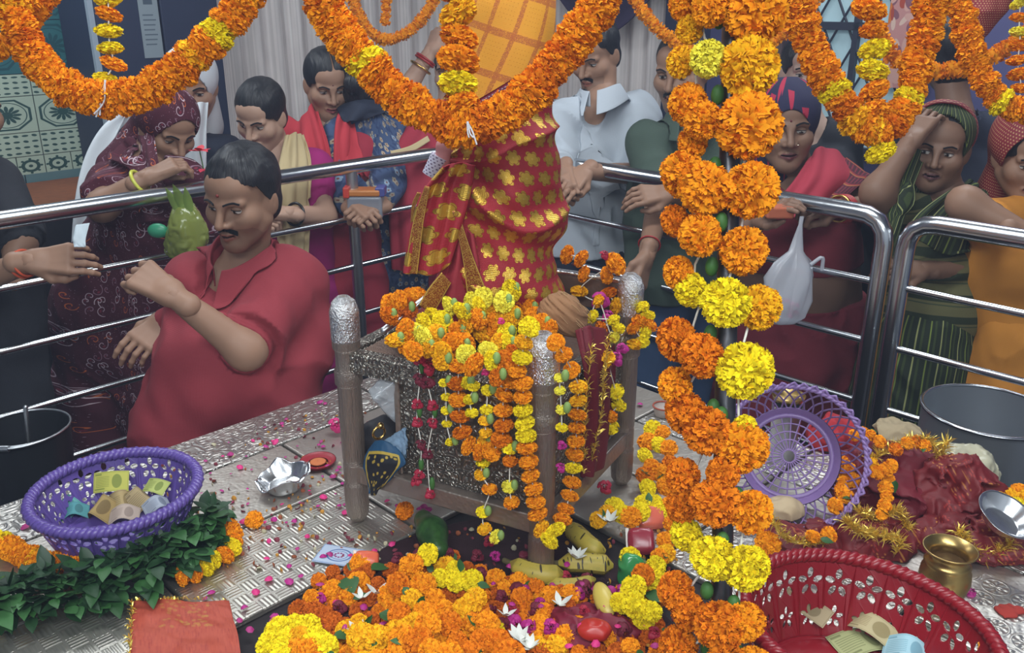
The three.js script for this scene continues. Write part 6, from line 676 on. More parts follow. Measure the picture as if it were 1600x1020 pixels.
note('yellow green banknote leaning on the back wall of the purple basket', inPB(172, 752, 0.07), 0.06, 0.036, 0.15, 0.006, '#b5b254', '#5c6a2c', 0.9); note('folded tan banknote standing in the middle of the purple basket', inPB(190, 785, 0.04), 0.06, 0.042, 0.5, 0.022, '#a58f62', '#6a5836', 0.7); note('brown folded banknote at the front left inside the purple basket', inPB(155, 790, 0.045), 0.05, 0.04, -0.4, 0.02, '#9c8350', '#5c4a2c', 0.5); note('creased tan banknote at the right inside the purple basket', inPB(222, 775, 0.045), 0.05, 0.04, 1.2, 0.015, '#a08c66', '#65553a', 0.6); note('small yellow banknote near the right wall of the purple basket', inPB(242, 758, 0.055), 0.045, 0.03, -0.3, 0.004, '#a8b062', '#5c6a2c', 0.4); note('pale pinkish banknote at the front of the purple basket', inPB(192, 800, 0.04), 0.05, 0.035, 0.2, 0.01, '#a9978b', '#75665c', 0.3); note('teal banknote in the left of the purple basket', inPB(100, 785, 0.045), 0.05, 0.032, -0.5, 0.012, '#5d9a98', '#2e5c62', 0.4); note('second teal banknote just right of the first in the purple basket', inPB(115, 795, 0.04), 0.045, 0.03, 0.3, 0.01, '#4f8d92', '#2e5c62', 0.3); note('grey blue banknote at the right front of the purple basket', inPB(246, 785, 0.045), 0.045, 0.03, 0.7, 0.012, '#9aa0ac', '#5c6474', 0.4);
note('worn brown banknote lying at the left inside the red basket', inRB(1258, 945, 0.05), 0.075, 0.03, -0.9, 0.004, '#a59373', '#6a5c40', 0.5); note('tan banknote with a curled end in the middle of the red basket', inRB(1360, 975, 0.045), 0.085, 0.032, -0.85, 0.012, '#b3a57e', '#77683f', 0.45); note('pale green banknote lying flat on the floor of the red basket', inRB(1345, 1000, 0.025), 0.08, 0.05, 0.3, 0.004, '#a3a574', '#5c6038'); note('light blue folded banknote at the bottom of the red basket', inRB(1418, 1012, 0.045), 0.06, 0.036, -0.5, 0.014, '#9fc4cf', '#5c8c9c', 0.4);

// ---------- leaves, petals and piles ----------
function leafGeo(w, bend) { const pos = [], idx = []; const N = 5; for (let i = 0; i <= N; i++) { const t = i / N, h = Math.sin(Math.pow(t, 0.8) * Math.PI) * w, y = bend * t * t; pos.push(-h, y + h * 0.25, t, 0, y, t, h, y + h * 0.25, t); } for (let i = 0; i < N; i++) { const a = i * 3; idx.push(a, a + 1, a + 4, a, a + 4, a + 3, a + 1, a + 2, a + 5, a + 1, a + 5, a + 4); } const g = new THREE.BufferGeometry(); g.setAttribute('position', new THREE.Float32BufferAttribute(pos, 3)); g.setAttribute('uv', new THREE.Float32BufferAttribute(new Float32Array(pos.length / 3 * 2), 2)); g.setIndex(idx); g.computeVertexNormals(); return g; }
const LEAF = [leafGeo(0.24, -0.15), leafGeo(0.3, -0.3), leafGeo(0.26, 0.15)], leafM = [[0.02, 0.075, 0.018], [0.03, 0.11, 0.025], [0.014, 0.05, 0.016], [0.05, 0.15, 0.045]].map((c) => std(c, 0.5));
{ const path = [[-60, 962], [0, 945], [80, 932], [160, 915], [225, 893], [275, 858], [315, 830], [350, 822]].map(([u, v]) => onPlane(u, v, 0.02)), c = new THREE.CatmullRomCurve3(path), t = thing('leaf_garland', 'thick garland of dark green leaves lying round the purple basket', 'garland', path[0].clone()), R = rng(77);
  for (let i = 0; i < 295; i++) { const k = Math.pow(R(), 0.85), p = c.getPointAt(k), tg = c.getTangentAt(k), a = R() * Math.PI, sd = V(-tg.z, 0, tg.x), rad = 0.018 + R() * 0.045, o = sd.clone().multiplyScalar(Math.cos(a)).addScaledVector(UP, Math.sin(a) * 0.75); const m = part(t, 'leaf', LEAF[i % 3], leafM[(i * 7) % 4]); m.position.copy(p).addScaledVector(o, rad).sub(t.position); if (m.position.y + t.position.y < 0.004) m.position.y = 0.004 - t.position.y; m.lookAt(m.position.clone().addScaledVector(o, 0.6).addScaledVector(tg, (R() - 0.5) * 1.6).add(V(0, (R() - 0.3) * 0.5, 0))); m.scale.setScalar(0.027 + R() * 0.022); }
  { const gs = [], D = new THREE.Object3D(); for (let i = 0; i < 420; i++) { const k = R(), p = c.getPointAt(k), tg = c.getTangentAt(k), a = R() * Math.PI, sd = V(-tg.z, 0, tg.x), o = sd.clone().multiplyScalar(Math.cos(a)).addScaledVector(UP, Math.sin(a) * 0.6); D.position.copy(p).addScaledVector(o, 0.008 + R() * 0.05).sub(t.position); D.position.y = Math.max(D.position.y, 0.006 - t.position.y); D.lookAt(D.position.clone().addScaledVector(o, 0.5).addScaledVector(tg, (R() - 0.5) * 2).add(V(0, (R() - 0.4) * 0.7, 0))); D.scale.setScalar(0.022 + R() * 0.02); D.updateMatrix(); gs.push(LEAF[i % 3].clone().applyMatrix4(D.matrix)); } part(t, 'foliage', merge(gs), leafM[2]).userData.kind = 'stuff'; }
  part(t, 'cord', moved(tube(path, 0.004, 60, 6), t.position), stemMat); }
garland('orange marigold garland lying on the silver sheet left of the purple basket', [[-40, 838], [0, 848], [40, 868], [85, 882], [130, 884], [150, 880]].map(([u, v]) => onPlane(u, v, 0.022)), { r: 0.021, gap: 0.013, cols: (k) => (k < 0.3 ? 'y' : k > 0.55 && k < 0.65 ? 'g' : 'o'), seed: 81 });
garland('short yellow and orange marigold garland at the right end of the green leaves', [[358, 828], [364, 845], [358, 862], [340, 872], [322, 882], [300, 895], [285, 900]].map(([u, v]) => onPlane(u, v, 0.018)), { r: 0.018, gap: 0.02, cols: (k) => (k < 0.3 ? 'o' : k < 0.5 ? 'y' : k < 0.62 ? 'o' : k < 0.85 ? 'y' : 'o'), seed: 82 });
function pile(label, pts, h, r, cols, seed, name = 'marigold_garland') { const R = rng(seed), P0 = pts.map(([u, v, c, dh]) => [onPlane(u, v, h + (dh || 0)), c]), t = thing(name, label, 'garland', V(P0[0][0].x, 0, P0[0][0].z)); P0.forEach(([p, c], i) => { flower(t, p, V(R() - 0.5, 0.6 + R() * 0.4, 0.3 + R() * 0.6), r * (0.85 + R() * 0.3), r < 0.015 ? 'small' : 'mid', c || cols[Math.floor(R() * cols.length)], t.position, 'marigold', R); if (i % 4 === 1) { const m = part(t, 'leaf', LEAF[i % 3], leafM[i % 4]); m.position.copy(p).sub(t.position).add(V(0.008, 0.003, 0.01)); m.rotation.set(R(), R() * 6, R()); m.scale.setScalar(0.022); } }); return t; }
function fill(poly, gap, seed, dh = 0.02) { const R = rng(seed), inside = (x, y) => { let c = false; for (let i = 0, j = poly.length - 1; i < poly.length; j = i++) if ((poly[i][1] > y) !== (poly[j][1] > y) && x < (poly[j][0] - poly[i][0]) * (y - poly[i][1]) / (poly[j][1] - poly[i][1]) + poly[i][0]) c = !c; return c; }; const out = []; let u0 = 1e9, u1 = -1e9, v0 = 1e9, v1 = -1e9; for (const [x, y] of poly) { u0 = Math.min(u0, x); u1 = Math.max(u1, x); v0 = Math.min(v0, y); v1 = Math.max(v1, y); } let row = 0; for (let v = v0; v <= v1; v += gap * 0.72, row++) { const l = []; for (let u = u0 + (row % 2) * gap / 2; u <= u1; u += gap) { const x = u + (R() - 0.5) * gap * 0.4, y = v + (R() - 0.5) * gap * 0.3; if (inside(x, y)) l.push([Math.round(x), Math.round(y), null, R() * dh]); } out.push(...(row % 2 ? l.reverse() : l)); } return out; }
pile('main heap of orange marigolds piled in front of the throne', fill([[596, 900], [650, 866], [668, 890], [690, 940], [765, 935], [800, 980], [800, 1060], [640, 1060], [615, 960]], 31, 1, 0.04), 0.026, 0.0195, 'oooddg', 101);
pile('orange marigold garland curled at the bottom edge in front of the heap', fill([[545, 1000], [585, 978], [640, 975], [645, 1065], [545, 1065]], 30, 2, 0.03), 0.018, 0.019, 'ooodg', 102);
pile('bunch of yellow marigolds with orange hearts near the bottom edge', [[436, 985, 'y'], [460, 978, 'y'], [480, 985, 'y'], [446, 1004, 'y'], [468, 1000, 'g'], [492, 1000, 'y'], [440, 1022, 'y'], [462, 1020, 'o'], [484, 1018, 'o'], [505, 1012, 'y'], [420, 1008, 'y']], 0.022, 0.021, 'y', 103);
pile('few bright yellow marigolds behind the orange heap', [[688, 903, 'y', 0.01], [712, 890, 'y', 0.02], [712, 908, 'y', 0.01], [695, 886, 'g'], [668, 866, 'y', 0.03], [738, 907, 'y', 0.01]], 0.02, 0.0175, 'y', 104);
pile('yellow and orange marigolds at the lower right of the heap', [[772, 985, 'y'], [782, 1000, 'g'], [815, 935, 'd'], [850, 955, 'o'], [845, 975, 'o'], [860, 930, 'o'], [890, 930, 'o'], [840, 1010, 'g'], [870, 1010, 'g'], [810, 910, 'o'], [838, 915, 'd'], [775, 905, 'o'], [790, 920, 'o'], [985, 1010, 'o', 0.02]], 0.016, 0.016, 'o', 105);
pile('cluster of yellow marigolds between the bananas and the flower pole', [[990, 918, 'y', 0.02], [970, 942, 'y', 0.01], [992, 945, 'y', 0.02], [1018, 955, 'y', 0.02], [1005, 965, 'y'], [985, 870, 'y', 0.01], [1025, 885, 'y', 0.02], [1018, 902, 'y', 0.01], [1005, 898, 'd', 0.02], [1030, 870, 'o'], [1040, 865, 'g']], 0.025, 0.0185, 'y', 106);
pile('bright yellow marigold bunch by the right rear leg of the throne', [[1012, 762, 'y'], [1005, 785, 'y'], [1022, 785, 'y'], [1030, 800, 'y', -0.01], [1000, 800, 'y'], [960, 790, 'y'], [972, 803, 'y'], [950, 802, 'g'], [985, 808, 'o'], [935, 812, 'g']], 0.035, 0.0175, 'y', 107);
pile('mixed marigold heap on the platform right of the throne', [[1020, 670, 'y'], [1012, 690, 'o'], [1030, 695, 'y'], [1008, 712, 'y'], [1018, 728, 'o'], [1030, 738, 'o'], [1035, 675, 'o'], [1045, 700, 'o'], [1048, 725, 'd'], [1008, 742, 'd'], [1040, 760, 'o'], [1048, 790, 'o'], [1050, 820, 'o'], [1040, 845, 'o'], [1200, 850, 'o']], 0.03, 0.0185, 'o', 108);
pile('brownish wilted marigolds lying left of the main heap', [[490, 955, 'r'], [505, 965, 'r'], [518, 975, 'r'], [500, 982, 'r'], [560, 910, 'o'], [545, 932, 'o'], [520, 922, 'o'], [565, 880, 'o'], [615, 950, 'o'], [560, 975, 'g'], [540, 985, 'g']], 0.016, 0.0175, 'or', 109);
pile('long orange marigold strand laid over the red cloth heap', [[1383, 735, 'o', 0.02], [1388, 748], [1384, 762], [1386, 776], [1382, 790], [1378, 803], [1370, 738, 'o', 0.02], [1362, 725, 'g', 0.02], [1392, 728, 'o', 0.03]], 0.085, 0.0125, 'o', 110);
pile('orange marigold bunch at the left of the red cloth heap', [[1318, 722], [1326, 735], [1332, 750], [1320, 755], [1314, 740], [1322, 775], [1315, 768], [1305, 790], [1295, 835], [1270, 838]], 0.06, 0.0145, 'o', 111);
pile('orange marigolds on the top ridge of the red cloth heap', [[1335, 680], [1350, 675], [1362, 680], [1400, 702], [1418, 692], [1432, 690], [1445, 696], [1375, 690]], 0.12, 0.0125, 'od', 112);
pile('yellow orange marigold garland at the right edge behind the foil bowl', [[1525, 770, 'y'], [1545, 776, 'y'], [1562, 782, 'g'], [1578, 778, 'g'], [1592, 768, 'o'], [1575, 795, 'y'], [1590, 790, 'y'], [1605, 780, 'g']], 0.05, 0.0165, 'y', 113);
[[632, 798, 'd', 'lone orange marigold on the silver sheet by the rear throne leg'], [397, 812, 'o', 'lone orange marigold on the silver sheet right of the leaf garland'], [40, 908, 'y', 'lone yellow marigold tucked in the leaf garland at the left edge'], [1548, 1014, 'o', 'lone orange marigold at the bottom edge right of the red basket'], [737, 907, 'y', 'open yellow marigold showing its green calyx on the heap']].forEach(([u, v, c, l]) => { const gs = GEO.mid, m = lone('loose_marigold', gs[flowerCount++ % 4], MG[c], l, 'flower'); m.position.copy(onPlane(u, v, 0.012)); m.rotation.set(0.5, 1, 0.3); m.scale.setScalar(0.017); });
tag(rose(scene, onPlane(525, 663, 0.024), 0.024, rosePink, null), 'large bright pink rose lying on the silver sheet behind the throne leg', 'rose'); 
[[430, 968, roseMag, 0.013, 'dark magenta rose on the silver sheet left of the yellow bunch'], [500, 935, roseMag, 0.014, 'magenta rose at the left end of the flower heap'], [710, 925, roseMag, 0.012, 'magenta rose on top of the main orange heap'], [805, 975, roseMag, 0.02, 'magenta rose at the lower right of the orange heap'], [845, 945, roseMag, 0.016, 'magenta rose beneath the front leg of the throne'], [1516, 926, roseMag, 0.014, 'magenta rose beside the brass pot'], [700, 905, maroon, 0.014, 'dark maroon rose between the orange and yellow marigolds'], [810, 925, maroon, 0.022, 'large dark red dahlia below the front throne leg'], [915, 918, maroon, 0.024, 'dark maroon flower in front of the bananas'], [655, 870, maroon, 0.018, 'dark maroon flower at the back of the orange heap'], [530, 950, maroon, 0.017, 'maroon flower among the wilted marigolds'], [700, 755, maroon, 0.012, 'dark rose lying on the throne stretcher']].forEach(([u, v, m, r, l]) => tag(rose(scene, onPlane(u, v, r * 0.7), r, m, null), l, 'rose'));
{ const pts = fill([[470, 905], [560, 872], [700, 868], [760, 880], [830, 905], [900, 925], [1030, 930], [1060, 1060], [800, 1060], [440, 1060]], 30, 31, 0.012); pile('low bed of mixed wilted marigolds spread under the heaps before the throne', pts, 0.002, 0.0155, 'oddrrrrr', 131); const R = rng(55); fill([[600, 860], [760, 840], [900, 900], [1040, 900], [1040, 1010], [780, 1010], [740, 930], [600, 890]], 40, 33).forEach(([u, v]) => tag(rose(scene, onPlane(u, v, 0.016), 0.012 + R() * 0.007, R() < 0.5 ? maroon : R() < 0.6 ? roseMag : roseRed, null), 'dark wilted rose among the flowers heaped in front of the throne', 'rose', 'wilted roses in the flower heaps')); }
lone('dark_cloth', cloth([[[560, 872], [680, 826], [800, 800], [880, 800]], [[500, 930], [660, 900], [830, 890], [960, 880]], [[450, 1000], [640, 985], [860, 985], [1060, 985]], [[420, 1060], [640, 1060], [860, 1060], [1080, 1060]]].map((r) => r.map(([u, v]) => onPlane(u, v, -0.004))), { wr: 0.005, th: 0.002, nu: 50, nv: 60 }), fabric([0.028, 0.007, 0.011]), 'dark wine coloured cloth under the flower heaps before the throne', 'cloth');
// scattered rose petals
{ const g = [0, 1, 2].map((k) => { const q = new THREE.SphereGeometry(1, 7, 4, 0, 6.283, 0, 0.9), p = q.attributes.position; for (let i = 0; i < p.count; i++) p.setXYZ(i, p.getX(i) * (1.1 - 0.2 * k) * (1 + 0.25 * p.getZ(i)), (p.getY(i) - 0.62) * (0.9 + 0.3 * k) + 0.2 * p.getX(i) * p.getX(i) * k, p.getZ(i) * 0.85); q.computeVertexNormals(); return q; }), R = rng(5), M = [rosePink, roseMag, std([0.42, 0.03, 0.19], 0.6), roseMag];
  const drop = (u, v, y, label, group, sc = 1) => { const m = lone('rose_petal', g[Math.floor(R() * 3)], M[Math.floor(R() * 4)], label, 'petal', group); m.position.copy(onPlane(u, v, y)); m.rotation.set((R() - 0.5) * 0.6, R() * 6.28, (R() - 0.5) * 0.6); m.scale.setScalar((0.006 + R() * 0.0055) * sc); };
  for (const [u, v] of [[460, 815], [428, 812], [480, 838], [465, 858], [417, 872], [452, 885], [452, 908], [380, 815], [370, 830], [420, 845], [320, 935], [350, 955], [382, 950], [374, 970], [330, 925], [390, 985], [40, 822], [605, 783], [620, 790], [655, 795], [662, 792], [670, 796], [505, 776], [530, 790], [540, 800], [527, 735], [535, 755], [520, 745], [530, 730], [512, 728], [505, 698], [498, 695], [447, 655], [440, 662], [508, 630], [500, 628], [415, 698], [430, 690], [375, 730], [360, 710], [548, 775], [560, 800], [985, 662], [1000, 632], [1012, 690], [515, 868], [548, 868], [470, 900], [505, 870], [420, 905], [400, 925], [290, 985], [585, 860], [612, 850]]) drop(u, v, 0.004, 'pink rose petal lying scattered on the silver sheets round the throne', 'scattered rose petals on the silver sheets');
  const area = fill([[240, 720], [540, 615], [545, 770], [500, 860], [400, 900], [390, 800], [320, 790]], 34, 6); for (const [u, v] of area.slice(0, 44)) drop(u + R() * 12, v + R() * 8, 0.003, 'pink rose petal lying scattered on the silver sheets round the throne', 'scattered rose petals on the silver sheets', 0.5);
  for (const [u, v] of fill([[480, 900], [620, 880], [700, 880], [900, 880], [1040, 900], [1050, 1020], [800, 1020], [480, 1000]], 46, 8)) drop(u, v, 0.012 + R() * 0.02, 'magenta rose petal fallen on the flower heaps in front of the throne', 'rose petals on the flower heaps', 0.95);
  { const m = lone('rose_petal', g[0], rosePink, 'pink rose petal stuck on the inner wall of the purple basket', 'petal'); m.position.copy(P(95, 738, 1.86)); m.rotation.set(1, 0.3, 0.2); m.scale.setScalar(0.013); }
  const mix = [], dm = [[0.55, 0.25, 0.03], [0.3, 0.08, 0.03], [0.5, 0.45, 0.3], [0.2, 0.03, 0.05]].map((c) => std(c, 0.8)); // dried litter of bits
  for (const [k, c] of dm.entries()) { const im = new THREE.InstancedMesh(g[1], c, 150); im.name = ['petal_litter', 'brown_litter', 'pale_litter', 'maroon_litter'][k]; tag(im, ['tiny orange petal scraps strewn round the throne', 'tiny brown leaf scraps strewn round the throne', 'tiny pale rice and petal scraps strewn round the throne', 'tiny maroon petal scraps strewn on the dark floor cloth'][k], 'litter', null, 'stuff'); const D = new THREE.Object3D(); for (let i = 0; i < 150; i++) { const inR = i % 2; const p = inR ? onPlane(500 + R() * 560, 820 + R() * 190, 0.0 + R() * 0.006) : onPlane(250 + R() * 330, 640 + R() * 250, 0.002); const ps = -p.z - p.x, pt = -p.z + p.x; if (ps > 2.3 || pt > 2.2) p.copy(onPlane(430 + R() * 90, 700 + R() * 160, 0.002)); D.position.copy(p); D.rotation.set(R() * 2, R() * 6, R() * 2); D.scale.setScalar(0.003 + R() * 0.005); D.updateMatrix(); im.setMatrixAt(i, D.matrix); } sh(im); scene.add(im); } }
// ---------- cloths, fruit and small things ----------
const chunriTex = canvasTex(256, 256, (c, w) => { const r = rng(17); c.fillStyle = '#6c1218'; c.fillRect(0, 0, w, w); for (let i = 0; i < 500; i++) { c.globalAlpha = 0.3; c.fillStyle = i % 2 ? '#86201f' : '#560c12'; c.fillRect(r() * w, r() * w, 12, 2); } c.globalAlpha = 0.75; for (let i = 0; i < 34; i++) { const x = r() * w, y = r() * w; c.fillStyle = i % 3 ? '#b8803a' : '#a8382c'; for (let k = 0; k < 12; k++) { c.beginPath(); c.arc(x + (r() - 0.5) * 30, y + (r() - 0.5) * 30, 2.5, 0, 7); c.fill(); } } }, [6, 6]);
const chunri = phys(0xffffff, { map: chunriTex, roughness: 0.6, sheen: 0.4, sheenColor: new THREE.Color(0.8, 0.2, 0.2), sheenRoughness: 0.5 }), chunriPlain = fabric([0.16, 0.008, 0.018], 0.65), chunriNet = phys(0xffffff, { map: canvasTex(256, 256, (c, w) => { const r = rng(21); c.fillStyle = '#b04a36'; c.fillRect(0, 0, w, w); for (let i = 0; i < 900; i++) { c.globalAlpha = 0.25; c.fillStyle = i % 3 ? '#c0553c' : '#8e2a26'; c.fillRect(r() * w, r() * w, 3, 16); } for (let i = 0; i < 60; i++) { c.globalAlpha = 0.5; c.fillStyle = '#b88a3c'; c.beginPath(); c.arc(70 + r() * 120, 120 + r() * 130, 5, 0, 7); c.fill(); } }, [1, 1]), roughness: 0.6 });
const tinselM = std([0.85, 0.62, 0.12], 0.3, 0.7);
function tinsel(parent, path, n, len, seed, name = 'tinsel') { const R = rng(seed), c = new THREE.CatmullRomCurve3(path), g = []; for (let i = 0; i < n; i++) { const p = c.getPointAt(R()), d = V(R() - 0.5, R() * 0.8 - 0.1, R() - 0.5).normalize().multiplyScalar(len * (0.5 + R() * 0.7)), q = p.clone().add(d), s = V(R() - 0.5, R() - 0.5, R() - 0.5).normalize().multiplyScalar(0.0011), t = new THREE.BufferGeometry(); const m = p.clone().lerp(q, 0.5).add(V((R() - 0.5) * 0.006, 0.003, 0)); t.setAttribute('position', new THREE.Float32BufferAttribute([p.clone().sub(s), p.clone().add(s), m.clone().sub(s), m.clone().add(s), q].flatMap((v) => [v.x, v.y, v.z]), 3)); t.setAttribute('uv', new THREE.Float32BufferAttribute(new Float32Array(10), 2)); t.setIndex([0, 1, 2, 1, 3, 2, 2, 3, 4]); t.computeVertexNormals(); g.push(t); } const b = parent.isScene ? V(0, 0, 0) : parent.position; const m = part(parent, name, moved(merge(g), b), tinselM); m.userData.kind = 'stuff'; return m; }
function crumple(name, label, pos, r, mat, seed, cat = 'cloth', o = {}) {   // a heap of crumpled cloth
  const f0 = field([{ e: V(0, 0, 0), r }, ...(o.more || [])], 0.03), R = seed * 3.7, am = o.amp ?? 0.017, fq = o.fq ?? 25, ridge = (x, y, z) => 1 - 2 * Math.abs(noise3(x, y, z));
  const f = (x, y, z) => Math.max(f0(x, y, z) - am * (ridge(x * fq + R, y * fq * 1.2, z * fq + y * 9) + 0.5 * ridge(x * fq * 2.3, y * fq * 2.3 + R, z * fq * 2.3) - 0.3), -y - (o.cut ?? 0.001));
  const b = bounds([{ e: V(0, 0, 0), r }, ...(o.more || [])], 0.035), g = nets(f, b.min, b.max, o.h || 0.0042, { slack: am, uv: (x, y, z) => [x + y * 0.6, z + y * 0.6] }); const t = thing(name, label, cat, pos); part(t, 'folds', g, mat); return t; }
{ // red cloth heap on the right
  const at = (u, v, y) => onPlane(u, v, y); let p = at(1400, 770, 0); const a = crumple('red_cloth', 'crumpled dark red ceremonial cloth with tinsel, largest of the heap on the right', V(p.x, 0.001, p.z), [0.115, 0.085, 0.1], chunriPlain, 1); tinsel(a, [[1360, 720], [1400, 700], [1450, 690], [1470, 720]].map(([u, v]) => P(u, v, 1.6)), 420, 0.022, 1); tinsel(a, [[1340, 800], [1370, 815], [1400, 800], [1420, 830]].map(([u, v]) => P(u, v, 1.49)), 420, 0.022, 2);
  p = at(1487, 800, 0); const b = crumple('red_cloth', 'red cloth printed with gold clusters draped over the right of the heap', V(p.x, 0.001, p.z), [0.08, 0.1, 0.07], chunri, 2); tinsel(b, [[1480, 690], [1470, 720], [1500, 735], [1465, 760]].map(([u, v]) => P(u, v, 1.6)), 340, 0.022, 3);
  p = at(1530, 850, 0); const c = crumple('red_cloth', 'gold fringed red cloth lying behind the brass pot', V(p.x, 0.001, p.z), [0.1, 0.045, 0.06], chunri, 3); tinsel(c, [[1495, 830], [1520, 862], [1550, 870], [1580, 850]].map(([u, v]) => P(u, v, 1.45)), 420, 0.022, 4);
  p = at(1345, 850, 0); const d = crumple('red_cloth', 'low red cloth with gold tinsel between the heap and the red basket', V(p.x, 0.001, p.z), [0.09, 0.04, 0.055], chunri, 4); tinsel(d, [[1320, 815], [1345, 835], [1380, 840], [1405, 850], [1400, 865]].map(([u, v]) => P(u, v, 1.43)), 480, 0.022, 5);
  p = at(1300, 690, 0); crumple('red_cloth_bag', 'bright red cloth bag behind the rim of the lilac basket', V(p.x, 0.001, p.z), [0.05, 0.055, 0.05], fabric([0.4, 0.02, 0.03]), 5, 'bag', { amp: 0.008 });
  p = at(1395, 715, 0); crumple('beige_cloth', 'beige cloth bundle on the back of the red cloth heap', V(p.x, 0.05, p.z), [0.04, 0.03, 0.035], fabric([0.36, 0.28, 0.17]), 6, 'cloth', { amp: 0.012 });
  p = at(1500, 745, 0); crumple('plastic_bag', 'crumpled cream plastic bag beside the red cloth heap under the drum', V(p.x, 0.001, p.z), [0.065, 0.06, 0.05], phys([0.72, 0.68, 0.5], { roughness: 0.25, transmission: 0.35, thickness: 0 }), 7, 'bag', { amp: 0.01 });
  p = at(1240, 850, 0); const e = crumple('red_cloth', 'small red and gold cloth in front of the lilac basket', V(p.x, 0.001, p.z), [0.06, 0.03, 0.04], chunri, 8, 'cloth', { amp: 0.008 }); tinsel(e, [[1205, 815], [1230, 845], [1260, 850], [1290, 850]].map(([u, v]) => P(u, v, 1.43)), 260, 0.02, 6);
  crumple('beige_cloth', 'beige paper bundle resting in the mouth of the lilac basket', onPlane(1222, 800, 0.01), [0.036, 0.03, 0.03], std([0.55, 0.42, 0.26], 0.8), 9, 'cloth', { amp: 0.004, fq: 30 }); }
{ // red netting cloth bottom left
  const q = (u, v, y) => onPlane(u, v, y), rows = [[[208, 938], [262, 934], [315, 940], [358, 938]], [[206, 965], [262, 962], [318, 964], [364, 965]], [[204, 995], [262, 994], [318, 995], [372, 994]], [[202, 1035], [262, 1034], [318, 1035], [378, 1036]]].map((r) => r.map(([u, v]) => q(u, v, 0.012)));
  const t = thing('red_netting_cloth', 'translucent rust red offering cloth with a gold edge lying at the bottom left', 'cloth', q(285, 990, 0.012)); part(t, 'sheet', moved(cloth(rows, { wr: 0.006, th: 0.0012, seed: 4, w: 1, h: 1 }), t.position), chunriNet); tinsel(t, [q(207, 940, 0.012), q(205, 975, 0.012), q(202, 1030, 0.012)], 90, 0.01, 11); tinsel(t, [q(210, 938, 0.012), q(290, 936, 0.012), q(358, 938, 0.012)], 60, 0.006, 12); }
{ const p = onPlane(925, 985, 0); const t = crumple('red_net_cloth', 'dark red net cloth crumpled among the flowers in front of the throne', V(p.x, -0.011, p.z), [0.075, 0.038, 0.05], phys([0.20, 0.01, 0.03], { roughness: 0.55 }), 12, 'cloth', { amp: 0.01 }); const q = onPlane(930, 975, 0.04); const m = crumple('red_packet', 'small bright red packet lying in the dark red net cloth', V(q.x, 0.03, q.z), [0.024, 0.012, 0.018], plastic([0.5, 0.03, 0.02]), 13, 'packet', { amp: 0.003, h: 0.003, cut: 0.01 }); }
// bananas
function banana(label, pts, r, cut) { const c = new THREE.CatmullRomCurve3(pts), g = new THREE.TubeGeometry(c, 40, 1, 12), p = g.attributes.position; for (let i = 0; i <= 40; i++) { const o = c.getPointAt(i / 40), k = i / 40, w = r * Math.min(1, 0.25 + 3.4 * Math.min(k, (1 - k) * 1.5)); for (let j = 0; j <= 12; j++) { const n = i * 13 + j, ang = 1 + 0.06 * Math.cos(j / 12 * 6.283 * 5); p.setXYZ(n, o.x + (p.getX(n) - o.x) * w * ang, o.y + (p.getY(n) - o.y) * w * ang, o.z + (p.getZ(n) - o.z) * w * ang); } } g.computeVertexNormals(); const t = thing('banana', label, 'banana', pts[0].clone()); part(t, 'skin', moved(g, t.position), bananaM); part(t, 'stalk', moved(capped([pts[0], pts[0].clone().add(pts[0].clone().sub(pts[1]).normalize().multiplyScalar(0.014))], r * 0.3, 3, 8), t.position), std([0.10, 0.08, 0.03], 0.8)); return t; }
const bananaM = std(0xffffff, 0.5, 0, { map: canvasTex(512, 128, (c, w, h) => { const r = rng(3); c.fillStyle = '#b5a040'; c.fillRect(0, 0, w, h); for (let i = 0; i < 60; i++) { c.fillStyle = '#8f8a3a'; c.globalAlpha = 0.2; c.fillRect(r() * w, r() * h, 60, 6); } c.globalAlpha = 0.85; c.fillStyle = '#2a2216'; for (let i = 0; i < 46; i++) { c.beginPath(); c.ellipse(r() * w, r() * h, 2 + r() * 14, 1 + r() * 6, r(), 0, 7); c.fill(); } }) });
const bp = (l, y) => l.map(([u, v, d]) => onPlane(u, v, y + (d || 0)));
banana('yellow banana with dark spots lying in front of the throne leg', bp([[872, 880], [895, 878, 0.004], [925, 880, 0.004], [958, 884]], 0.02), 0.0165); banana('dark spotted green banana behind the yellow one', bp([[888, 822], [905, 838, 0.006], [925, 855, 0.006], [946, 862]], 0.022), 0.0165); banana('banana half hidden behind the front leg of the throne', bp([[798, 880], [820, 890, 0.004], [850, 897, 0.004], [880, 896]], 0.018), 0.0165); banana('thin banana lying below the yellow banana', bp([[850, 910], [880, 913, 0.002], [905, 912, 0.002], [930, 905]], 0.012), 0.011);
{ const a = onPlane(662, 812, 0.022), b = onPlane(684, 858, 0.022), g = nets(field([[a, a.clone().lerp(b, 0.5).add(V(0.003, 0.004, 0)), 0.017, 0.0225], [a.clone().lerp(b, 0.5).add(V(0.003, 0.004, 0)), b, 0.0225, 0.018]], 0.02), a.clone().min(b).addScalar(-0.04), a.clone().max(b).addScalar(0.04), 0.003, { uv: (x, y, z) => [x * 10, z * 10] }); lone('cucumber', g, std(0xffffff, 0.4, 0, { map: dataTex(128, (u, v) => { const k = tn(u, v, 8, 1) * 0.5 + tn(u, v, 24, 2) * 0.5; return [0.12 + 0.12 * k, 0.24 + 0.16 * k, 0.10 + 0.08 * k]; }, [1, 1], true) }), 'dark green cucumber lying at the edge of the silver sheet', 'cucumber'); }
{ const s = new THREE.SphereGeometry(0.024, 24, 16); s.scale(0.62, 0.45, 1.25); s.translate(0, 0.007, 0); const m = lone('fruit_slice', s, std([0.68, 0.52, 0.10], 0.35), 'pale yellow fruit slice among the flowers in front of the bananas', 'fruit'); m.position.copy(onPlane(945, 940, 0.022)); m.rotation.set(0.4, 0.25, 0.3); }
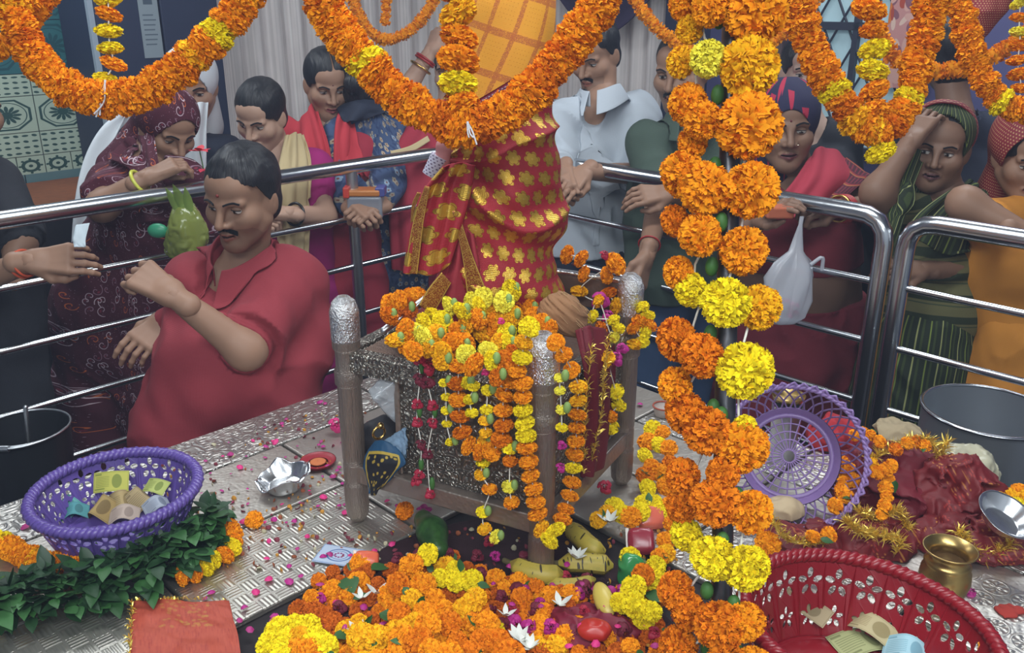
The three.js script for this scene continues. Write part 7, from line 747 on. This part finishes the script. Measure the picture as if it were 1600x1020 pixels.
crumple('green_plastic_bag', 'bright green plastic pouch between the bananas and the flower pole', onPlane(988, 892, 0.012), [0.024, 0.034, 0.022], phys([0.05, 0.32, 0.10], { roughness: 0.25, clearcoat: 0.5 }), 14, 'bag', { amp: 0.004, h: 0.003, cut: 0.02 });
for (const [u, v, w, h, c, l, ry] of [[1017, 815, 0.05, 0.04, [0.75, 0.16, 0.10], 'salmon red packet with a white edge standing by the flower pole', 0.2], [1003, 855, 0.045, 0.045, [0.32, 0.03, 0.05], 'dark red clear packet just below the salmon packet', -0.2], [572, 878, 0.04, 0.03, [0.75, 0.14, 0.07], 'small orange red packet left of the main heap', 0.3]]) { const t = thing('packet', l, 'packet', onPlane(u, v + 12, 0.004)), g = new THREE.SphereGeometry(1, 24, 16), p = g.attributes.position; for (let i = 0; i < p.count; i++) { const x = p.getX(i), y = p.getY(i), z = p.getZ(i), sq = (k) => Math.sign(k) * Math.pow(Math.abs(k), 0.45); p.setXYZ(i, sq(x) * w / 2, sq(y) * h / 2 + h / 2, z * 0.012 + 0.003 * noise3(x * 3, y * 3, z * 2)); } g.computeVertexNormals(); part(t, 'pouch', g, plastic(c, 0.25)); const s = box(0.006, h, 0.004, 0.001); s.translate(-w / 2, h / 2, 0); part(t, 'seal', s, plastic([0.7, 0.62, 0.55])); t.rotation.set(-0.75, ry, 0); }
{ const m = lone('printed_card', box(0.075, 0.002, 0.05, 0.0008), std(0xffffff, 0.4, 0, { map: canvasTex(256, 180, (c, w, h) => { c.fillStyle = '#8fa3c4'; c.fillRect(0, 0, w, h); c.fillStyle = '#b9c6da'; c.fillRect(8, 8, w - 16, h - 16); c.strokeStyle = '#43609c'; c.lineWidth = 8; c.beginPath(); c.ellipse(w / 2, h / 2, 70, 58, 0, 0, 7); c.stroke(); c.lineWidth = 4; c.beginPath(); c.ellipse(w / 2, h / 2, 50, 40, 0, 0, 7); c.stroke(); c.fillStyle = '#8a3c74'; for (let i = 0; i < 9; i++) { c.beginPath(); c.arc(w / 2 + Math.cos(i * 0.7) * 26, h / 2 + Math.sin(i * 0.7) * 20, 7, 0, 7); c.fill(); } }) }), 'pale blue printed card with a round emblem lying on the silver sheet', 'card'); m.position.copy(onPlane(530, 868, 0.004)); m.rotation.y = -0.25; }
// betel leaves, white tuberoses, small red dish
for (const [u, v, s, ry, l] of [[540, 902, 0.05, 0.4, 'large glossy green leaf under the orange packet'], [592, 958, 0.045, 1.2, 'glossy green leaf between the wilted marigolds and the heap'], [580, 890, 0.04, 2.4, 'dark green leaf left of the heap behind the packet'], [1008, 925, 0.045, 0.8, 'dark green leaf under the yellow cluster'], [520, 995, 0.035, 2.0, 'green leaf at the right of the yellow bunch']]) { const m = lone('betel_leaf', LEAF[0], leafM[1], l, 'leaf'); m.position.copy(onPlane(u, v, 0.022)); m.rotation.set(-0.25, ry, 0.2); m.scale.set(s * 1.4, s, s); }
{ const pt = leafGeo(0.22, 0.2), wm = std([0.72, 0.72, 0.66], 0.6); for (const [u, v, n, l] of [[900, 872, 8, 'white tuberose blossom lying on the yellow banana'], [812, 1000, 9, 'cluster of white blossom petals at the bottom edge'], [828, 1012, 8, 'second white blossom at the bottom edge'], [790, 962, 4, 'white petals beside the magenta rose'], [565, 935, 4, 'white tuberose bud among the wilted marigolds'], [590, 928, 3, 'thin white tuberose bud pointing at the heap'], [560, 990, 5, 'white petals between the yellow bunch and the heap'], [875, 945, 4, 'white petals behind the fruit slice'], [952, 815, 6, 'white blossom beside the yellow marigold bunch']]) { const t = thing('white_blossom', l, 'flower', onPlane(u, v, v < 890 ? 0.038 : 0.028)); for (let i = 0; i < n; i++) { const m = part(t, 'petal', pt, wm); m.rotation.set(-0.3 - R0() * 0.4, i / n * 6.28 + R0() * 0.5, 0, 'YXZ'); m.scale.setScalar(0.018 + R0() * 0.008); } } }
{ const t = thing('red_dish', 'small red lacquered dish with petals on the silver sheet', 'dish', onPlane(497, 724, 0.002)); part(t, 'plate', lathe([[0.001, 0], [0.03, 0], [0.036, 0.008], [0.034, 0.008], [0.028, 0.003], [0.001, 0.002]], 36), std([0.30, 0.02, 0.03], 0.4)); part(t, 'paste', lathe([[0.001, 0.006], [0.012, 0.006], [0.02, 0.003], [0.001, 0.002]], 24), std([0.55, 0.16, 0.05], 0.8)); }
{ const t = thing('tea_light_cup', 'small red rimmed clay cup on the platform right of the throne', 'cup', onPlane(1036, 648, 0.001)); part(t, 'cup', lathe([[0.001, 0], [0.018, 0], [0.024, 0.022], [0.022, 0.022], [0.017, 0.003], [0.001, 0.003]], 32), std([0.5, 0.42, 0.38], 0.7)); const r = new THREE.TorusGeometry(0.023, 0.002, 8, 32); r.rotateX(Math.PI / 2); r.translate(0, 0.022, 0); part(t, 'rim', r, std([0.35, 0.07, 0.04], 0.7)); }
// blue and gold pouch, clear wrapper and gold trinkets inside the throne's open corner
{ const q = (u, v, o) => AB(u, v, o), t = thing('blue_cloth', 'blue cloth with gold bordered point hanging over the left stretcher of the throne', 'cloth', q(600, 715, 0)); const tex = std(0xffffff, 0.6, 0, { map: canvasTex(128, 128, (c, w) => { const r = rng(6); c.fillStyle = '#15171f'; c.fillRect(0, 0, w, w); c.fillStyle = '#1e4a6c'; c.fillRect(0, 0, 18, w); c.fillRect(w - 18, 0, 18, w); c.fillRect(0, w - 26, w, 26); c.fillStyle = '#b79a3c'; c.fillRect(18, 0, 6, w - 26); c.fillRect(w - 24, 0, 6, w - 26); c.fillRect(18, w - 32, w - 36, 6); for (let i = 0; i < 30; i++) { c.beginPath(); c.arc(28 + r() * 72, r() * 96, 3.5, 0, 7); c.fill(); } }) });
  part(t, 'panel', moved(cloth([[q(585, 690, 0.01), q(600, 688, 0.014), q(622, 700, 0.01)], [q(568, 718, 0.022), q(595, 718, 0.03), q(634, 722, 0.022)], [q(572, 745, 0.024), q(592, 748, 0.03), q(622, 735, 0.024)], [q(578, 770, 0.022), q(584, 773, 0.024), q(592, 764, 0.022)]], { w: 1, h: 1, th: 0.003, wr: 0.003 }), t.position), tex); part(t, 'fold', moved(cloth([[q(600, 690, 0.0), q(632, 668, 0.0)], [q(605, 705, 0.012), q(635, 690, 0.01)], [q(612, 722, 0.006), q(634, 715, 0.006)]], { th: 0.004, wr: 0.004 }), t.position), fabric([0.2, 0.3, 0.42])); }
{ const g = nets((x, y, z) => { const q = [Math.abs(x) - 0.022, Math.abs(y) - 0.035, Math.abs(z) - 0.012]; return Math.hypot(Math.max(q[0], 0), Math.max(q[1], 0), Math.max(q[2], 0)) - 0.003 + 0.003 * noise3(x * 60, y * 60, z * 60); }, V(-0.04, -0.05, -0.03), V(0.04, 0.05, 0.03), 0.004); const m = lone('plastic_packet', g, phys([0.8, 0.84, 0.88], { roughness: 0.12, transmission: 0.7, thickness: 0 }), 'clear plastic packet wedged in the open left corner of the throne', 'packet'); m.position.copy(AB(614, 622, -0.012)); m.rotation.set(0.2, 0.5, 0.5); const k = lone('gold_trinket', merge([new THREE.TorusGeometry(0.011, 0.0022, 8, 24), (() => { const q = new THREE.SphereGeometry(0.006, 10, 8); q.translate(0.004, 0.012, 0); return q; })()]), goldMetal, 'gold trinket in the dark open corner of the throne', 'trinket'); k.position.copy(AB(592, 676, -0.01)); k.rotation.y = 0.6; const d = lone('dark_bundle', nets((x, y, z) => Math.hypot(x / 0.05, y / 0.045, z / 0.04) * 0.04 - 0.04 + 0.006 * noise3(x * 40, y * 40, z * 40), V(-0.07, -0.07, -0.06), V(0.07, 0.07, 0.06), 0.005), std([0.02, 0.018, 0.022], 0.6), 'dark cloth bundle inside the open corner of the throne', 'bundle'); d.position.copy(AB(600, 690, -0.07)); }
// red and gold tinsel cloth on the throne's right side
{ const q = (u, v, o) => BC(u, v, o), t = thing('red_tinsel_cloth', 'dark red cloth with gold tinsel hanging down the right side of the throne', 'cloth', q(935, 600, 0.02)); part(t, 'sheet', moved(cloth([[q(902, 515, 0.0), q(925, 508, 0.01), q(955, 520, 0.005)], [q(912, 570, 0.02), q(932, 570, 0.028), q(962, 565, 0.02)], [q(915, 630, 0.022), q(935, 630, 0.03), q(958, 620, 0.02)], [q(912, 690, 0.022), q(935, 690, 0.03), q(952, 675, 0.02)], [q(908, 745, 0.022), q(928, 742, 0.03), q(945, 720, 0.022)]], { fold: 0.004, ff: 3, th: 0.002 }), t.position), chunriPlain); tinsel(t, [q(950, 525, 0.03), q(945, 580, 0.035), q(940, 640, 0.035), q(925, 720, 0.035)], 220, 0.014, 31); tinsel(t, [q(925, 535, 0.03), q(915, 640, 0.035), q(912, 740, 0.035)], 160, 0.014, 32);
  const u = thing('red_cloth', 'dark red cloth spread over the seat behind the marigold heap', 'cloth', onPlane(690, 520, 0.33)); part(u, 'sheet', moved(cloth([[[612, 528], [660, 480], [720, 478]], [[640, 545], [700, 520], [770, 500]], [[668, 572], [730, 540], [820, 520]]].map((r) => r.map(([a, b]) => onPlane(a, b, 0.342))), { wr: 0.01, th: 0.003 }), u.position), chunri); }
// things held by the people
{ const bag = phys([0.82, 0.84, 0.9], { roughness: 0.2, transmission: 0.55, thickness: 0, specularIntensity: 0.8 }), a = P(1253, 338, 2.24), t = thing('plastic_bag', 'clear plastic bag of pink petals hanging from the hand of the woman in red', 'bag', a); const prof = [[0.008, 0], [0.006, -0.02], [0.011, -0.05], [0.017, -0.09], [0.05, -0.12], [0.062, -0.16], [0.066, -0.22], [0.058, -0.265], [0.03, -0.285], [0.001, -0.288]], g = lathe(prof, 40), p = g.attributes.position; for (let i = 0; i < p.count; i++) { const x = p.getX(i), y = p.getY(i), z = p.getZ(i), n = 1 + 0.3 * noise3(x * 30, y * 22, z * 30) + 0.14 * noise3(x * 70, y * 60, z * 70); p.setXYZ(i, x * n + y * 0.06, y, z * n * 0.6); } g.computeVertexNormals(); part(t, 'film', g, bag); part(t, 'handle_loop', tube([V(0.03, -0.12, 0.02), V(0.055, -0.1, 0.025), V(0.06, -0.135, 0.02)], 0.005, 14, 6), bag); const R = rng(9); for (let i = 0; i < 12; i++) { const m = rose(t, V((R() - 0.3) * 0.05 - 0.016, -0.265 + R() * 0.04, (R() - 0.5) * 0.035), 0.012, std([0.6, 0.10, 0.27], 0.6), null, UP, 'petal_cluster'); } }
{ const t = thing('offering_bag', 'yellow green plastic bag of leaves held behind the left railing', 'bag', P(292, 352, 2.36)); const g = nets((x, y, z) => Math.hypot(x / (0.05 - y * 0.25), (y + 0.01) / 0.085, z / 0.04) * 0.04 - 0.04 + 0.012 * noise3(x * 20, y * 14, z * 20) - 0.004 * Math.abs(noise3(x * 60, y * 60, z * 60)), V(-0.08, -0.12, -0.07), V(0.08, 0.1, 0.07), 0.005); part(t, 'film', g, phys([0.36, 0.42, 0.10], { roughness: 0.2, transmission: 0.4, thickness: 0, clearcoat: 0.3 })); for (let i = 0; i < 3; i++) { const m = part(t, 'leaf', LEAF[i % 2], phys([0.28, 0.42, 0.10], { roughness: 0.4, transmission: 0.3, thickness: 0 })); m.position.set(0.02 + (i - 2) * 0.014, 0.03, 0.02); m.rotation.set(-1.45, (i - 2) * 0.12, 0.1 * i); m.scale.set(0.05, 0.07, 0.085 + 0.01 * (i % 2)); } const k = new THREE.SphereGeometry(0.02, 12, 8); k.scale(1.4, 1, 0.7); k.translate(-0.075, -0.012, 0.01); part(t, 'green_wrap', k, plastic([0.04, 0.30, 0.16])); }
{ const t = thing('offering_box', 'clear plastic box with an orange lid held at the railing post', 'box', P(572, 322, 2.84)), c = new RoundedBoxGeometry(0.11, 0.075, 0.07, 3, 0.01); part(t, 'box', c, phys([0.55, 0.6, 0.7], { roughness: 0.15, transmission: 0.6, thickness: 0 })); const l = new RoundedBoxGeometry(0.1, 0.02, 0.07, 3, 0.006); l.translate(0.0, 0.047, 0); part(t, 'lid', l, plastic([0.55, 0.2, 0.05])); const b = new RoundedBoxGeometry(0.02, 0.035, 0.06, 2, 0.005); b.translate(-0.055, 0.05, 0.01); part(t, 'red_sachet', b, plastic([0.6, 0.06, 0.04])); const d = new RoundedBoxGeometry(0.03, 0.03, 0.06, 2, 0.005); d.translate(0.05, 0.05, 0); part(t, 'blue_sachet', d, plastic([0.08, 0.09, 0.3])); }
{ const p = P(312, 236, 2.42), t = thing('red_flower', 'red hibiscus petals held in the fingers of the bowing woman', 'flower', p); for (let i = 0; i < 6; i++) { const m = part(t, 'petal', LEAF[i % 3], std([0.62, 0.03, 0.05], 0.6)); m.rotation.set(-0.6 + 0.3 * (i % 3), i * 1.05, 0, 'YXZ'); m.scale.set(0.045, 0.03, 0.03); } const q = P(318, 264, 2.44), u = thing('red_flower', 'red hibiscus petals dangling under the bowing woman’s hand'.replace('’', ' ').replace(' s ', ' '), 'flower', q); for (let i = 0; i < 5; i++) { const m = part(u, 'petal', LEAF[i % 3], std([0.58, 0.03, 0.07], 0.6)); m.rotation.set(0.3 * (i % 3), i * 1.2, 0, 'YXZ'); m.scale.set(0.04, 0.028, 0.028); } part(u, 'stem', rod(V(0, 0, 0), p.clone().sub(q), 0.0015, 6), stemMat); }
{ const g = cloth([[[118, 352, 1.96], [140, 348, 1.97]], [[114, 372, 1.95], [134, 372, 1.96]], [[116, 386, 1.95], [134, 386, 1.96]]].map((r) => r.map(vec)), { wr: 0.004, th: 0.002, nu: 10, nv: 8 }); lone('paper_slip', g, std([0.55, 0.63, 0.68], 0.7), 'pale blue paper slip pinched in the hand at the left railing', 'paper'); }
lone('foam_block', box(0.07, 0.03, 0.05, 0.006), fabric([0.6, 0.16, 0.08]), 'salmon coloured cloth bundle under the hands of the woman in red', 'bundle').position.copy(P(1216, 330, 2.27));
// hanging red tassel cloth at top right
{ const t = thing('hanging_cloth', 'red and gold bundled cloth hanging at the top right between the garlands', 'cloth', P(1546, 0, 1.7)), g = nets((x, y, z) => { const w = 0.034 - 0.02 * clamp01((-y - 0.02) / 0.05); return Math.hypot(x - y * 0.15, z, Math.max(0, -y - 0.06)) - w * (1 + 0.2 * noise3(x * 40, y * 14, z * 40)); }, V(-0.06, -0.12, -0.06), V(0.06, 0.16, 0.06), 0.004, { uv: (x, y, z) => [x * 2, y * 2] }); part(t, 'bundle', g, fabric(0xffffff, 0.6, { map: goldDots })); part(t, 'cord', rod(V(0.02, 0.14, 0), V(0.02, CEIL - t.position.y, 0), 0.003, 6), threadMat); }
// purple valance above the right curtain
{ const rows = [[], [], []]; for (let i = 0; i <= 12; i++) { const k = i / 12, p = S(4.35 - k * 1.0, 4.66, 0), sag = 0.26 * Math.sin(k * Math.PI); rows[0].push(V(p.x, 1.45, p.z)); rows[1].push(V(p.x, 1.18 - sag * 0.6, p.z + 0.04)); rows[2].push(V(p.x, 0.97 - sag, p.z + 0.01)); } lone('valance', cloth(rows, { fold: 0.012, ff: 3, dir: 's', nu: 24, nv: 60, th: 0.006 }), fabric([0.05, 0.035, 0.09]), 'dark purple swag valance hanging above the grey curtain behind the white shirted man', 'valance'); }
// embossed silver plate at the bottom right corner
{ const p = onPlane(1590, 985, 0.004), g = box(0.19, 0.008, 0.2, 0.003); const uv = g.attributes.uv, ps = g.attributes.position; for (let i = 0; i < uv.count; i++) uv.setXY(i, ps.getX(i), ps.getZ(i)); g.rotateY(0.62); const m = lone('embossed_plate', g, SIL.rosette, 'silver embossed plate in the bottom right corner', 'plate'); m.position.copy(p); const r = lone('kumkum_patch', nets((x, y, z) => Math.hypot(x / 0.02, y / 0.004, z / 0.016) * 0.004 - 0.004 + 0.0015 * noise3(x * 120, y * 90, z * 120), V(-0.03, -0.01, -0.03), V(0.03, 0.01, 0.03), 0.002), std([0.35, 0.03, 0.02], 0.9), 'patch of red powder on the embossed silver plate', 'powder'); r.position.copy(onPlane(1578, 955, 0.01)); }
renderer.render(scene, camera);
